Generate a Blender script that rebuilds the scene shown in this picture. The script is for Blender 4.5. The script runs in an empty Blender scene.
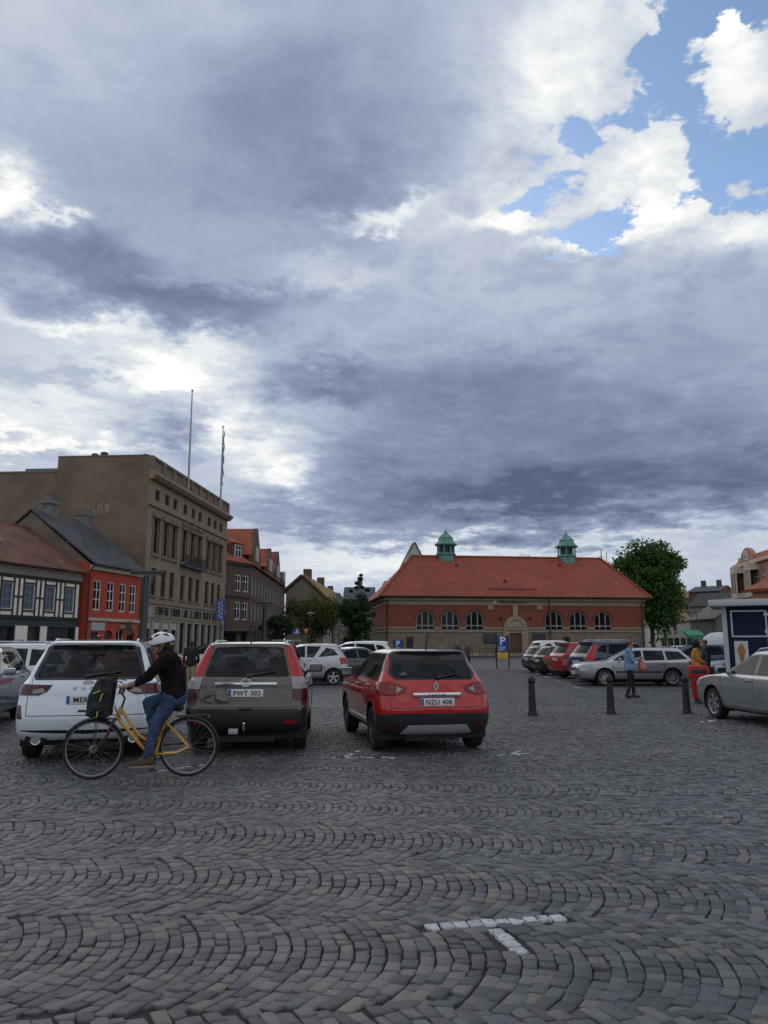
ROLL = 0.0
CLOUDGAIN = 1.12
SKYTINT = (1.75, 1.75, 1.75)
import bpy, bmesh, math, random
import numpy as np
from mathutils import Vector, Matrix
from mathutils.bvhtree import BVHTree
R = math.radians
PI = math.pi
sc = bpy.context.scene
COL = sc.collection
random.seed(7)
F = 769.0; CAMH = 1.6
PITCH = math.atan((643 - 512) / F)
CT, ST = math.cos(PITCH), math.sin(PITCH)

# ---------------------------------------------------------------- survey helpers (photograph -> metres)
def dirv(u, v):
    x = (u - 384) / F; yc = (512 - v) / F
    return Vector((x, CT - yc * ST, ST + yc * CT)).normalized()
def azel(u, v):
    d = dirv(u, v)
    return math.atan2(d.x, d.y), math.asin(d.z)
def G(u, v, z=0.0):
    d = dirv(u, v); t = (z - CAMH) / d.z
    return (d.x * t, d.y * t)
def XZ(u, v, y):
    d = dirv(u, v); t = y / d.y
    return d.x * t, CAMH + d.z * t

# ---------------------------------------------------------------- object helpers
def tag(o, label=None, cat=None, group=None, kind=None):
    if label: o['label'] = label
    if cat: o['category'] = cat
    if group: o['group'] = group
    if kind: o['kind'] = kind
    return o
def empty(name, loc=(0, 0, 0), rz=0.0, label=None, cat=None, group=None, parent=None):
    o = bpy.data.objects.new(name, None); COL.objects.link(o)
    o.empty_display_size = 0.2
    o.location = loc; o.rotation_euler = (0, 0, rz)
    if parent: o.parent = parent
    return tag(o, label, cat, group)
def link(name, me, parent=None, loc=(0, 0, 0), rot=(0, 0, 0)):
    o = bpy.data.objects.new(name, me); COL.objects.link(o)
    o.location = loc; o.rotation_euler = rot
    if parent: o.parent = parent
    return o
def copy_tree(o, parent=None):
    c = o.copy(); COL.objects.link(c)
    if parent: c.parent = parent
    for ch in [x for x in COL.objects if x.parent == o]:
        copy_tree(ch, c)
    return c

class MB:
    """collects geometry for one mesh"""
    def __init__(self): self.v = []; self.f = []; self.m = []; self.s = []
    def add(self, vs, fs, mi=0, smooth=False, mat=None):
        n = len(self.v)
        if mat is not None: vs = [mat @ Vector(p) for p in vs]
        self.v += [tuple(p) for p in vs]
        for f in fs:
            self.f.append([i + n for i in f]); self.m.append(mi); self.s.append(smooth)
        return self
    def quad(self, a, b, c, d, mi=0): return self.add([a, b, c, d], [(0, 1, 2, 3)], mi)
    def poly(self, pts, mi=0): return self.add(pts, [tuple(range(len(pts)))], mi)
    def box(self, x0, x1, y0, y1, z0, z1, mi=0, bev=0.0, mat=None):
        if bev <= 0:
            vs = [(x0,y0,z0),(x1,y0,z0),(x1,y1,z0),(x0,y1,z0),(x0,y0,z1),(x1,y0,z1),(x1,y1,z1),(x0,y1,z1)]
            return self.add(vs, [(3,2,1,0),(4,5,6,7),(0,1,5,4),(1,2,6,5),(2,3,7,6),(3,0,4,7)], mi, False, mat)
        b = bmesh.new(); bmesh.ops.create_cube(b, size=1.0)
        for p in b.verts: p.co = Vector((x0+(p.co.x+.5)*(x1-x0), y0+(p.co.y+.5)*(y1-y0), z0+(p.co.z+.5)*(z1-z0)))
        bmesh.ops.bevel(b, geom=b.edges[:], offset=bev, segments=2, profile=.6, affect='EDGES')
        return self.bm(b, mi, True, mat)
    def bm(self, b, mi=0, smooth=False, mat=None):
        b.verts.index_update()
        self.add([p.co[:] for p in b.verts], [[q.index for q in f.verts] for f in b.faces], mi, smooth, mat); b.free(); return self
    def tube(self, pts, r, n=8, mi=0, cap=True, closed=False):
        pts = [Vector(p) for p in pts]; k = len(pts)
        rs = r if isinstance(r, (list, tuple)) else [r] * k
        rings = []; up = None
        for i, p in enumerate(pts):
            if closed: t = pts[(i+1) % k] - pts[i-1]
            else: t = pts[min(i+1, k-1)] - pts[max(i-1, 0)]
            t.normalize()
            if up is None:
                up = Vector((0, 0, 1)) if abs(t.z) < .9 else Vector((1, 0, 0))
            s = t.cross(up)
            if s.length < 1e-4: s = t.cross(Vector((0.3, 1, .2)))
            s.normalize(); up = s.cross(t).normalized()
            rings.append([p + (s * math.cos(2*PI*j/n) + up * math.sin(2*PI*j/n)) * rs[i] for j in range(n)])
        vs = [p for rg in rings for p in rg]; fs = []
        for i in range(k if closed else k-1):
            a = i*n; b = ((i+1) % k)*n
            for j in range(n): fs.append((a+j, a+(j+1) % n, b+(j+1) % n, b+j))
        if cap and not closed: fs += [tuple(range(n))[::-1], tuple((k-1)*n + j for j in range(n))]
        return self.add(vs, fs, mi, True)
    def lathe(self, prof, n=20, mi=0, axis='Z', c=(0, 0, 0), cap=False):
        vs = []; fs = []
        for (r, h) in prof:
            for j in range(n):
                a = 2*PI*j/n; x, y = r*math.cos(a), r*math.sin(a)
                if axis == 'Z': p = (x, y, h)
                elif axis == 'Y': p = (x, h, -y)
                else: p = (h, x, y)
                vs.append((p[0]+c[0], p[1]+c[1], p[2]+c[2]))
        for i in range(len(prof)-1):
            for j in range(n): fs.append((i*n+j, i*n+(j+1) % n, (i+1)*n+(j+1) % n, (i+1)*n+j))
        if cap: fs += [tuple(range(n))[::-1], tuple((len(prof)-1)*n+j for j in range(n))]
        return self.add(vs, fs, mi, True)
    def prism(self, poly, h0, h1, axis='Y', mi=0):
        """2-D polygon extruded along an axis: Y -> poly in (x,z); X -> (y,z); Z -> (x,y)"""
        def P(p, h): return (p[0], h, p[1]) if axis == 'Y' else ((h, p[0], p[1]) if axis == 'X' else (p[0], p[1], h))
        n = len(poly); vs = [P(p, h0) for p in poly] + [P(p, h1) for p in poly]
        fs = [tuple(range(n)), tuple(range(2*n-1, n-1, -1))] + [(i+n, (i+1) % n + n, (i+1) % n, i) for i in range(n)]
        return self.add(vs, fs, mi)
    def mesh(self, name, mats, fixn=True):
        me = bpy.data.meshes.new(name)
        me.from_pydata(self.v, [], self.f)
        for m in (mats if isinstance(mats, (list, tuple)) else [mats]): me.materials.append(m)
        me.polygons.foreach_set('material_index', self.m); me.polygons.foreach_set('use_smooth', self.s)
        if fixn:
            b = bmesh.new(); b.from_mesh(me); bmesh.ops.recalc_face_normals(b, faces=b.faces[:])
            b.to_mesh(me); b.free()
        if any(self.s): me.set_sharp_from_angle(angle=R(42))
        me.update(); return me
    def obj(self, name, mats, parent=None, loc=(0, 0, 0), rot=(0, 0, 0), fixn=True):
        return link(name, self.mesh(name, mats, fixn), parent, loc, rot)

def np_mesh(name, V, Q, mats, mi=None):
    """V (n,3), Q (m,4)"""
    me = bpy.data.meshes.new(name)
    me.vertices.add(len(V)); me.vertices.foreach_set('co', np.asarray(V, np.float32).ravel())
    m = len(Q); me.loops.add(m*4); me.polygons.add(m)
    me.loops.foreach_set('vertex_index', np.asarray(Q, np.int32).ravel())
    me.polygons.foreach_set('loop_start', np.arange(0, m*4, 4, dtype=np.int32))
    me.polygons.foreach_set('loop_total', np.full(m, 4, np.int32))
    for q in (mats if isinstance(mats, (list, tuple)) else [mats]): me.materials.append(q)
    if mi is not None: me.polygons.foreach_set('material_index', mi)
    me.update(calc_edges=True); me.validate(); return me

# ---------------------------------------------------------------- materials
def _nt(name):
    m = bpy.data.materials.new(name); m.use_nodes = True
    nt = m.node_tree; b = nt.nodes['Principled BSDF']
    return m, nt, b, nt.nodes, nt.links
def c4(c, k=1.0): return (min(c[0]*k, 1), min(c[1]*k, 1), min(c[2]*k, 1), 1)
_MC = {}
def mat(name, col, rough=.7, metal=0., var=.15, scale=3., bump=0., bscale=25., coat=0., spec=.5, col2=None, detail=5., stretch=None, island=0.):
    if name in _MC: return _MC[name]
    m, nt, b, N, L = _nt(name)
    b.inputs['Roughness'].default_value = rough; b.inputs['Metallic'].default_value = metal
    b.inputs['Specular IOR Level'].default_value = spec
    b.inputs['Coat Weight'].default_value = coat; b.inputs['Coat Roughness'].default_value = .04
    b.inputs['Base Color'].default_value = c4(col)
    if var or bump or col2:
        tc = N.new('ShaderNodeTexCoord'); src = tc.outputs['Object']
        if stretch:
            mp = N.new('ShaderNodeMapping'); mp.inputs['Scale'].default_value = stretch; L.new(src, mp.inputs[0]); src = mp.outputs[0]
        n = N.new('ShaderNodeTexNoise'); n.inputs['Scale'].default_value = scale; n.inputs['Detail'].default_value = detail; n.inputs['Roughness'].default_value = .62
        L.new(src, n.inputs['Vector'])
        rp = N.new('ShaderNodeMapRange'); rp.inputs[1].default_value = .3; rp.inputs[2].default_value = .7; L.new(n.outputs['Fac'], rp.inputs[0])
        mx = N.new('ShaderNodeMix'); mx.data_type = 'RGBA'; L.new(rp.outputs[0], mx.inputs['Factor'])
        mx.inputs['A'].default_value = c4(col, 1-var); mx.inputs['B'].default_value = c4(col2) if col2 else c4(col, 1+var)
        out = mx.outputs['Result']
        if island:
            ge = N.new('ShaderNodeNewGeometry'); hs = N.new('ShaderNodeHueSaturation')
            r2 = N.new('ShaderNodeMapRange'); r2.inputs[3].default_value = 1-island; r2.inputs[4].default_value = 1+island
            L.new(ge.outputs['Random Per Island'], r2.inputs[0]); L.new(r2.outputs[0], hs.inputs['Value']); L.new(out, hs.inputs['Color']); out = hs.outputs['Color']
        L.new(out, b.inputs['Base Color'])
        rr = N.new('ShaderNodeMapRange'); rr.inputs[3].default_value = max(rough-.08, .02); rr.inputs[4].default_value = min(rough+.08, 1); L.new(n.outputs['Fac'], rr.inputs[0])
        if rough > .2: L.new(rr.outputs[0], b.inputs['Roughness'])
        if bump:
            n2 = N.new('ShaderNodeTexNoise'); n2.inputs['Scale'].default_value = bscale; n2.inputs['Detail'].default_value = 4; L.new(src, n2.inputs['Vector'])
            bp = N.new('ShaderNodeBump'); bp.inputs['Strength'].default_value = bump; bp.inputs['Distance'].default_value = .03; L.new(n2.outputs['Fac'], bp.inputs['Height']); L.new(bp.outputs[0], b.inputs['Normal'])
    _MC[name] = m; return m
def paint(name, col, metal=.35, rough=.32, dirt=.12):
    """car lacquer: flake base, clear coat, a little road dust"""
    if name in _MC: return _MC[name]
    m, nt, b, N, L = _nt(name)
    tc = N.new('ShaderNodeTexCoord'); n = N.new('ShaderNodeTexNoise'); n.inputs['Scale'].default_value = 2.2; n.inputs['Detail'].default_value = 8; n.inputs['Roughness'].default_value = .7
    L.new(tc.outputs['Object'], n.inputs['Vector'])
    sp = N.new('ShaderNodeSeparateXYZ'); L.new(tc.outputs['Object'], sp.inputs[0])
    hz = N.new('ShaderNodeMapRange'); hz.inputs[1].default_value = .85; hz.inputs[2].default_value = .2; hz.inputs[3].default_value = .25; hz.inputs[4].default_value = 1.; L.new(sp.outputs['Z'], hz.inputs[0])
    ml = N.new('ShaderNodeMath'); ml.operation = 'MULTIPLY'; L.new(hz.outputs[0], ml.inputs[0]); L.new(n.outputs['Fac'], ml.inputs[1])
    m2 = N.new('ShaderNodeMath'); m2.operation = 'MULTIPLY'; m2.inputs[1].default_value = dirt*2; L.new(ml.outputs[0], m2.inputs[0])
    mx = N.new('ShaderNodeMix'); mx.data_type = 'RGBA'; mx.inputs['A'].default_value = c4(col); mx.inputs['B'].default_value = (.09, .08, .07, 1)
    L.new(m2.outputs[0], mx.inputs['Factor']); L.new(mx.outputs['Result'], b.inputs['Base Color'])
    b.inputs['Metallic'].default_value = metal; b.inputs['Roughness'].default_value = rough
    b.inputs['Coat Weight'].default_value = 1.; b.inputs['Coat Roughness'].default_value = .03; b.inputs['Specular IOR Level'].default_value = .15
    _MC[name] = m; return m
def glassm(name, col, alpha=1., rough=.03, spec=.5):
    if name in _MC: return _MC[name]
    m, nt, b, N, L = _nt(name)
    b.inputs['Base Color'].default_value = c4(col); b.inputs['Roughness'].default_value = rough
    b.inputs['Specular IOR Level'].default_value = spec; b.inputs['Alpha'].default_value = alpha
    _MC[name] = m; return m
def brick(name, c1, c2, mortar, bw=.24, bh=.075, msize=.008, rough=.85, bump=.4, var=.25, vscale=.5, slope=False, stain=None):
    """courses of bricks, blocks or roof tiles on any upright or sloping face"""
    if name in _MC: return _MC[name]
    m, nt, b, N, L = _nt(name)
    tc = N.new('ShaderNodeTexCoord'); sp = N.new('ShaderNodeSeparateXYZ'); L.new(tc.outputs['Object'], sp.inputs[0])
    ad = N.new('ShaderNodeMath'); ad.operation = 'ADD'; L.new(sp.outputs['X'], ad.inputs[0]); L.new(sp.outputs['Y'], ad.inputs[1])
    if slope: ad.inputs[1].default_value = 0; L.remove(ad.inputs[1].links[0])
    cb = N.new('ShaderNodeCombineXYZ'); L.new(ad.outputs[0], cb.inputs[0]); L.new(sp.outputs['Z'], cb.inputs[1])
    bt = N.new('ShaderNodeTexBrick'); bt.inputs['Scale'].default_value = 1.; bt.inputs['Brick Width'].default_value = bw; bt.inputs['Row Height'].default_value = bh
    bt.inputs['Mortar Size'].default_value = msize; bt.inputs['Mortar Smooth'].default_value = .2; bt.inputs['Bias'].default_value = 0
    bt.inputs['Color1'].default_value = c4(c1); bt.inputs['Color2'].default_value = c4(c2); bt.inputs['Mortar'].default_value = c4(mortar)
    L.new(cb.outputs[0], bt.inputs['Vector'])
    n = N.new('ShaderNodeTexNoise'); n.inputs['Scale'].default_value = vscale; n.inputs['Detail'].default_value = 8; n.inputs['Roughness'].default_value = .7; L.new(tc.outputs['Object'], n.inputs['Vector'])
    mr = N.new('ShaderNodeMapRange'); mr.inputs[1].default_value = .3; mr.inputs[2].default_value = .7; mr.inputs[3].default_value = 1-var; mr.inputs[4].default_value = 1+var; L.new(n.outputs['Fac'], mr.inputs[0])
    hs = N.new('ShaderNodeHueSaturation'); L.new(mr.outputs[0], hs.inputs['Value']); L.new(bt.outputs['Color'], hs.inputs['Color'])
    out = hs.outputs['Color']
    if stain:
        mx = N.new('ShaderNodeMix'); mx.data_type = 'RGBA'; mx.inputs['B'].default_value = c4(stain)
        n3 = N.new('ShaderNodeTexNoise'); n3.inputs['Scale'].default_value = .9; n3.inputs['Detail'].default_value = 6; L.new(tc.outputs['Object'], n3.inputs['Vector'])
        r3 = N.new('ShaderNodeMapRange'); r3.inputs[1].default_value = .52; r3.inputs[2].default_value = .72; r3.inputs[4].default_value = .7; L.new(n3.outputs['Fac'], r3.inputs[0])
        L.new(r3.outputs[0], mx.inputs['Factor']); L.new(out, mx.inputs['A']); out = mx.outputs['Result']
    L.new(out, b.inputs['Base Color']); b.inputs['Roughness'].default_value = rough
    bp = N.new('ShaderNodeBump'); bp.inputs['Strength'].default_value = bump; bp.inputs['Distance'].default_value = .02; bp.invert = True
    L.new(bt.outputs['Fac'], bp.inputs['Height']); L.new(bp.outputs[0], b.inputs['Normal'])
    _MC[name] = m; return m
def text_mesh(txt, size, depth=.004, width=1., bold=0.):
    cu = bpy.data.curves.new('lettering', 'FONT'); cu.body = txt; cu.size = size; cu.extrude = depth/2; cu.align_x = 'CENTER'; cu.space_character = width; cu.offset = bold; cu.resolution_u = 3
    o = bpy.data.objects.new('lettering', cu); COL.objects.link(o)
    dg = bpy.context.evaluated_depsgraph_get(); dg.update()
    me = bpy.data.meshes.new_from_object(o.evaluated_get(dg)); bpy.data.objects.remove(o); bpy.data.curves.remove(cu); me.name = 'lettering'
    return me
def with_mat(me, m):
    me.materials.clear(); me.materials.append(m); return me
def SKYBLOBS():
    # ---- puffs: billowed noise gives the cauliflower edges
    def billow(scale, seed, detail=5):
        n = noise(comb(add(px, seed), add(py, seed*.7), seed), scale, detail, .55)
        return mth('ABSOLUTE', sub(n.outputs['Fac'], .5))
    b1 = billow(4.2, 2.3); b2 = billow(10., 5.1)
    puff = add(mul(b1, -1.5), mul(b2, -.8), .26)
    crisp = sub(noise(comb(add(px, mul(wx, .25)), add(py, mul(wy, .25)), 9.), 13., 9, .62).outputs['Fac'], .5)
    # ---- where the blue shows: cover < 0
    cov = add(.52, mul(fine, 1.5), mul(big, .5), mul(puff, 1.2), mul(crisp, 1.7),
        blob(558, 128, 36, 30, -.62), blob(585, 190, 60, 16, -.3), blob(600, 236, 78, 22, -1.05), blob(512, 204, 36, 18, -.85), blob(692, 135, 40, 50, -.68),
        blob(690, 20, 50, 40, -.75), blob(745, 12, 40, 30, -.6), blob(665, 55, 24, 26, -.6), blob(700, 192, 50, 26, -.65), blob(620, 110, 40, 18, -.5), blob(764, 175, 30, 36, -.55), blob(640, 195, 30, 10, -.3),
        blob(600, 165, 56, 30, .70), blob(575, 55, 85, 48, .75), blob(735, 90, 46, 32, .85), blob(722, 42, 16, 14, .95), blob(665, 205, 52, 30, .8), blob(745, 238, 44, 20, .8), blob(490, 226, 40, 12, .5), blob(575, 250, 50, 8, .3),
        blob(645, 130, 130, 120, -.34, True), blob(300, 300, 400, 420, .55, True), blob(500, 420, 500, 130, .7, True))
    cover = smooth(cov, .30, .55)
    # ---- the broken parts (round the blue, low on the left) are crisp, the heavy banks soft
    det = add(.50, blob(620, 130, 170, 130, .95, True), blob(170, 400, 230, 110, .45, True), blob(380, 230, 120, 40, .25, True))
    # ---- how bright the cloud is
    B = add(.455, mul(big, .40), mul(fine, mul(det, .42)), mul(puff, mul(det, .30)), mul(crisp, mul(det, .34)), mul(mul(strk, low), .28),
        blob(300, 125, 230, 100, -.11), blob(440, 120, 70, 50, -.06), blob(230, 200, 170, 26, -.10), blob(60, 262, 120, 36, -.10), blob(190, 300, 90, 30, -.12), blob(60, 130, 90, 50, -.04),
        blob(70, 45, 110, 50, .14), blob(205, 8, 60, 22, .10), blob(8, 205, 30, 22, .48), blob(55, 215, 16, 5, .3), blob(0, 180, 26, 18, .2), blob(310, 30, 60, 20, .05),
        blob(372, 213, 50, 9, .34), blob(300, 272, 90, 10, .16), blob(420, 235, 50, 22, .13), blob(300, 252, 26, 10, .12),
        blob(540, 110, 50, 90, .15), blob(590, 45, 100, 40, .18), blob(610, 160, 60, 36, .26), blob(735, 88, 44, 34, .28), blob(722, 42, 24, 20, .34), blob(660, 212, 44, 24, .36), blob(745, 236, 44, 22, .34), blob(500, 190, 40, 30, .16),
        blob(575, 247, 56, 8, .32), blob(500, 222, 44, 9, .30),
        blob(650, 325, 200, 55, -.04), blob(480, 395, 110, 30, -.09), blob(330, 378, 60, 22, -.14), blob(620, 430, 190, 46, -.10), blob(440, 345, 60, 20, -.06),
        blob(640, 486, 260, 28, -.25), blob(480, 500, 100, 20, -.14), blob(390, 470, 70, 40, -.06),
        blob(165, 358, 50, 16, .33), blob(60, 322, 70, 10, .30), blob(20, 395, 80, 30, .20), blob(60, 436, 90, 10, .30), blob(250, 440, 44, 22, .28), blob(285, 470, 34, 16, .30), blob(222, 408, 26, 24, .28), blob(210, 340, 30, 12, .2),
        blob(120, 385, 190, 80, .10, True), blob(170, 430, 40, 26, -.14),
        blob(330, 560, 110, 30, .16), blob(410, 575, 60, 24, .16), blob(600, 542, 240, 11, .17), blob(110, 470, 200, 30, .04), blob(690, 575, 90, 22, .04), blob(450, 560, 200, 40, .06))
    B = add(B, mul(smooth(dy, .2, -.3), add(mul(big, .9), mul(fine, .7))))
    # ---- a lower, darker layer with ragged edges in front of the bright one
    D = add(-.16, mul(big, 1.0), mul(fine, mul(det, 1.2)), mul(puff, mul(det, .6)), mul(crisp, mul(det, .6)), mul(mul(strk, low), .2),
        blob(300, 110, 250, 110, .27), blob(60, 258, 140, 40, .34), blob(200, 300, 110, 30, .4), blob(470, 385, 150, 40, .36), blob(330, 375, 70, 20, .3),
        blob(630, 470, 280, 55, .6), blob(400, 450, 90, 30, .25), blob(650, 330, 200, 60, .2), blob(60, 375, 60, 12, .3), blob(180, 430, 60, 18, .35), blob(100, 455, 60, 12, .2), blob(300, 510, 80, 12, .3), blob(430, 530, 120, 12, .25),
        blob(560, 120, 120, 120, -.6), blob(160, 358, 60, 20, -.4), blob(250, 445, 50, 24, -.4), blob(372, 213, 60, 10, -.35))
    mask = smooth(D, -.14, .30)
    B = add(B, mul(smooth(dy, .25, -.5), .17), mul(sub(.42, mask), .26), mul(mask, mul(fine, -.1)))  # unseen sky behind the camera gets added brightness to light the facing facades
    B = mth('MINIMUM', mth('MAXIMUM', B, 0.), 1.)
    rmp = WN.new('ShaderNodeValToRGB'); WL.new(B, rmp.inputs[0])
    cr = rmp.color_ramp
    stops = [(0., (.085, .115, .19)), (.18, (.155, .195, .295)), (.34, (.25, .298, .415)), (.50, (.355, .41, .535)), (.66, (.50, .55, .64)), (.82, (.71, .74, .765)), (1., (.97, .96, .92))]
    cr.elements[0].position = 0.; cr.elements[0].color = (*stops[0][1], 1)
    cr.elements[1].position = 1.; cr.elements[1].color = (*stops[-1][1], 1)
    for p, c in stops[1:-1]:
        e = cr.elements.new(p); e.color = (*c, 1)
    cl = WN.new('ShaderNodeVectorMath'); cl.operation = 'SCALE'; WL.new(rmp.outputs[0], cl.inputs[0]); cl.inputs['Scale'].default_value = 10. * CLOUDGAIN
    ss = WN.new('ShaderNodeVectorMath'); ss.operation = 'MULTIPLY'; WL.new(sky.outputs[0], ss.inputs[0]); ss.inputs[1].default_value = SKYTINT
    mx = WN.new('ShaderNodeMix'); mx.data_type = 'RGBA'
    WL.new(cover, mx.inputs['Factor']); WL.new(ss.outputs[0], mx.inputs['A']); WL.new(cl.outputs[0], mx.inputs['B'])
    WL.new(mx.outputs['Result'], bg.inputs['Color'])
# ================================================================ camera, light, sky
cam = bpy.data.cameras.new('camera'); camo = bpy.data.objects.new('camera', cam); COL.objects.link(camo)
cam.sensor_fit = 'VERTICAL'; cam.sensor_height = 24; cam.lens = 24 / 2 / (512 / F)
cam.clip_start = .1; cam.clip_end = 3000
camo.location = (0, 0, CAMH); camo.rotation_euler = (R(90) + PITCH, 0, 0)
camo.rotation_euler.rotate_axis('Z', R(ROLL))
sc.camera = camo
sc.view_settings.view_transform = 'Standard'; sc.view_settings.look = 'None'
sc.view_settings.gamma = 1; sc.view_settings.exposure = 0; sc.view_settings.use_curve_mapping = False
sc.render.film_transparent = False
sc.cycles.use_denoising = True
sc.cycles.max_bounces = 8; sc.cycles.transparent_max_bounces = 12

SUN_AZ, SUN_EL = R(-24), R(24)          # behind the clouds over the left-hand roofs
sl = bpy.data.lights.new('sun', 'SUN'); so = bpy.data.objects.new('sun', sl); COL.objects.link(so)
sl.energy = .6; sl.angle = R(55); sl.color = (1, .93, .83)
sd = Vector((math.sin(SUN_AZ)*math.cos(SUN_EL), math.cos(SUN_AZ)*math.cos(SUN_EL), math.sin(SUN_EL)))
so.rotation_euler = sd.to_track_quat('Z', 'Y').to_euler(); so.location = (-20, 20, 40)

W = bpy.data.worlds.new('World'); sc.world = W; W.use_nodes = True
WN, WL = W.node_tree.nodes, W.node_tree.links
bg = WN['Background']; bg.inputs['Strength'].default_value = .1
sky = WN.new('ShaderNodeTexSky'); sky.sky_type = 'NISHITA'; sky.sun_disc = False
sky.sun_elevation = SUN_EL; sky.sun_rotation = SUN_AZ; sky.air_density = 1.; sky.dust_density = .6; sky.ozone_density = 2.
def _in(node, i, v):
    if isinstance(v, (int, float)): node.inputs[i].default_value = v
    else: WL.new(v, node.inputs[i])
def mth(op, a, b=None, c=None, clamp=False):
    n = WN.new('ShaderNodeMath'); n.operation = op; n.use_clamp = clamp
    _in(n, 0, a)
    if b is not None: _in(n, 1, b)
    if c is not None: _in(n, 2, c)
    return n.outputs[0]
def add(*a):
    r = a[0]
    for q in a[1:]: r = mth('ADD', r, q)
    return r
def mul(a, b): return mth('MULTIPLY', a, b)
def sub(a, b): return mth('SUBTRACT', a, b)
def smooth(x, lo, hi):
    n = WN.new('ShaderNodeMapRange'); n.interpolation_type = 'SMOOTHSTEP'
    _in(n, 0, x); n.inputs[1].default_value = lo; n.inputs[2].default_value = hi; return n.outputs[0]
def comb(x, y, z):
    n = WN.new('ShaderNodeCombineXYZ'); _in(n, 0, x); _in(n, 1, y); _in(n, 2, z); return n.outputs[0]
def noise(vec, scale, detail=8, rough=.58, dist=0., lac=2.0):
    n = WN.new('ShaderNodeTexNoise'); n.inputs['Scale'].default_value = scale; n.inputs['Detail'].default_value = detail
    n.inputs['Roughness'].default_value = rough; n.inputs['Distortion'].default_value = dist; n.inputs['Lacunarity'].default_value = lac
    WL.new(vec, n.inputs['Vector']); return n
geo = WN.new('ShaderNodeTexCoord'); sep = WN.new('ShaderNodeSeparateXYZ'); WL.new(geo.outputs['Generated'], sep.inputs[0])
dx, dy, dz = sep.outputs
az = mth('ARCTAN2', dx, dy); el = mth('ARCSINE', dz)
# clouds live on a layer overhead, so they crowd together towards the horizon
den = add(mth('MAXIMUM', dz, 0.), .16)
px = mth('DIVIDE', dx, den); py = mth('DIVIDE', dy, den)
pv = comb(px, py, 0.)
wn = noise(comb(add(px, 3.1), add(py, 7.7), 0), 1.5, 5, .6)
wsep = WN.new('ShaderNodeSeparateColor'); WL.new(wn.outputs['Color'], wsep.inputs[0])
wx = sub(wsep.outputs[0], .5); wy = sub(wsep.outputs[1], .5)
wn2 = noise(comb(add(px, 1.7), add(py, 2.9), 3.), 5.5, 8, .66)
wsep2 = WN.new('ShaderNodeSeparateColor'); WL.new(wn2.outputs['Color'], wsep2.inputs[0])
azw = add(az, mul(wx, .15), mul(sub(wsep2.outputs[0], .5), .17)); elw = add(el, mul(wy, .12), mul(sub(wsep2.outputs[1], .5), .14))
pvw = comb(add(px, mul(wx, .35)), add(py, mul(wy, .35)), 0.)
def blob(u, v, su, sv, amp, raw=False):
    a0, e0 = azel(u, v)
    a, e = (az, el) if raw else (azw, elw)
    da = mul(sub(a, a0), 1 / (su / F)); de = mul(sub(e, e0), 1 / (sv / F))
    g = mth('EXPONENT', mul(add(mul(da, da), mul(de, de)), -1.))
    return mul(g, amp)
big = sub(noise(pvw, 1.3, 9, .56).outputs['Fac'], .5)
fine = sub(noise(pvw, 5.5, 10, .62).outputs['Fac'], .5)
bil = mth('ABSOLUTE', sub(noise(comb(px, py, 4.), 7., 7, .6).outputs['Fac'], .5))
# flattened, streaky texture towards the horizon
strk = sub(noise(comb(mul(az, 3.), mul(el, 11.), 0.), 1.6, 8, .6).outputs['Fac'], .5)
low = smooth(el, .42, .16)
SKYBLOBS()
# ================================================================ ground: arc-laid granite setts
def sett_mat(name, ramp, rough=.62, spec=.5):
    m, nt, b, N, L = _nt(name)
    ge = N.new('ShaderNodeNewGeometry'); tc = N.new('ShaderNodeTexCoord')
    rp = N.new('ShaderNodeValToRGB'); L.new(ge.outputs['Random Per Island'], rp.inputs[0])
    cr = rp.color_ramp; cr.elements[0].position = ramp[0][0]; cr.elements[0].color = c4(ramp[0][1]); cr.elements[1].position = ramp[-1][0]; cr.elements[1].color = c4(ramp[-1][1])
    for p, c in ramp[1:-1]: cr.elements.new(p).color = c4(c)
    n = N.new('ShaderNodeTexNoise'); n.inputs['Scale'].default_value = 38; n.inputs['Detail'].default_value = 6; n.inputs['Roughness'].default_value = .7; L.new(tc.outputs['Object'], n.inputs['Vector'])
    n2 = N.new('ShaderNodeTexNoise'); n2.inputs['Scale'].default_value = .45; n2.inputs['Detail'].default_value = 7; n2.inputs['Roughness'].default_value = .65; L.new(tc.outputs['Object'], n2.inputs['Vector'])
    a = N.new('ShaderNodeMapRange'); a.inputs[1].default_value = .25; a.inputs[2].default_value = .75; a.inputs[3].default_value = .72; a.inputs[4].default_value = 1.3; L.new(n.outputs['Fac'], a.inputs[0])
    c = N.new('ShaderNodeMapRange'); c.inputs[1].default_value = .3; c.inputs[2].default_value = .7; c.inputs[3].default_value = .72; c.inputs[4].default_value = 1.28; L.new(n2.outputs['Fac'], c.inputs[0])
    mm = N.new('ShaderNodeMath'); mm.operation = 'MULTIPLY'; L.new(a.outputs[0], mm.inputs[0]); L.new(c.outputs[0], mm.inputs[1])
    hs = N.new('ShaderNodeHueSaturation'); L.new(mm.outputs[0], hs.inputs['Value']); L.new(rp.outputs[0], hs.inputs['Color']); L.new(hs.outputs[0], b.inputs['Base Color'])
    rr = N.new('ShaderNodeMapRange'); rr.inputs[3].default_value = rough-.12; rr.inputs[4].default_value = rough+.14; L.new(n.outputs['Fac'], rr.inputs[0]); L.new(rr.outputs[0], b.inputs['Roughness'])
    b.inputs['Specular IOR Level'].default_value = spec
    bp = N.new('ShaderNodeBump'); bp.inputs['Strength'].default_value = .35; bp.inputs['Distance'].default_value = .006; L.new(n.outputs['Fac'], bp.inputs['Height']); L.new(bp.outputs[0], b.inputs['Normal'])
    return m
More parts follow.
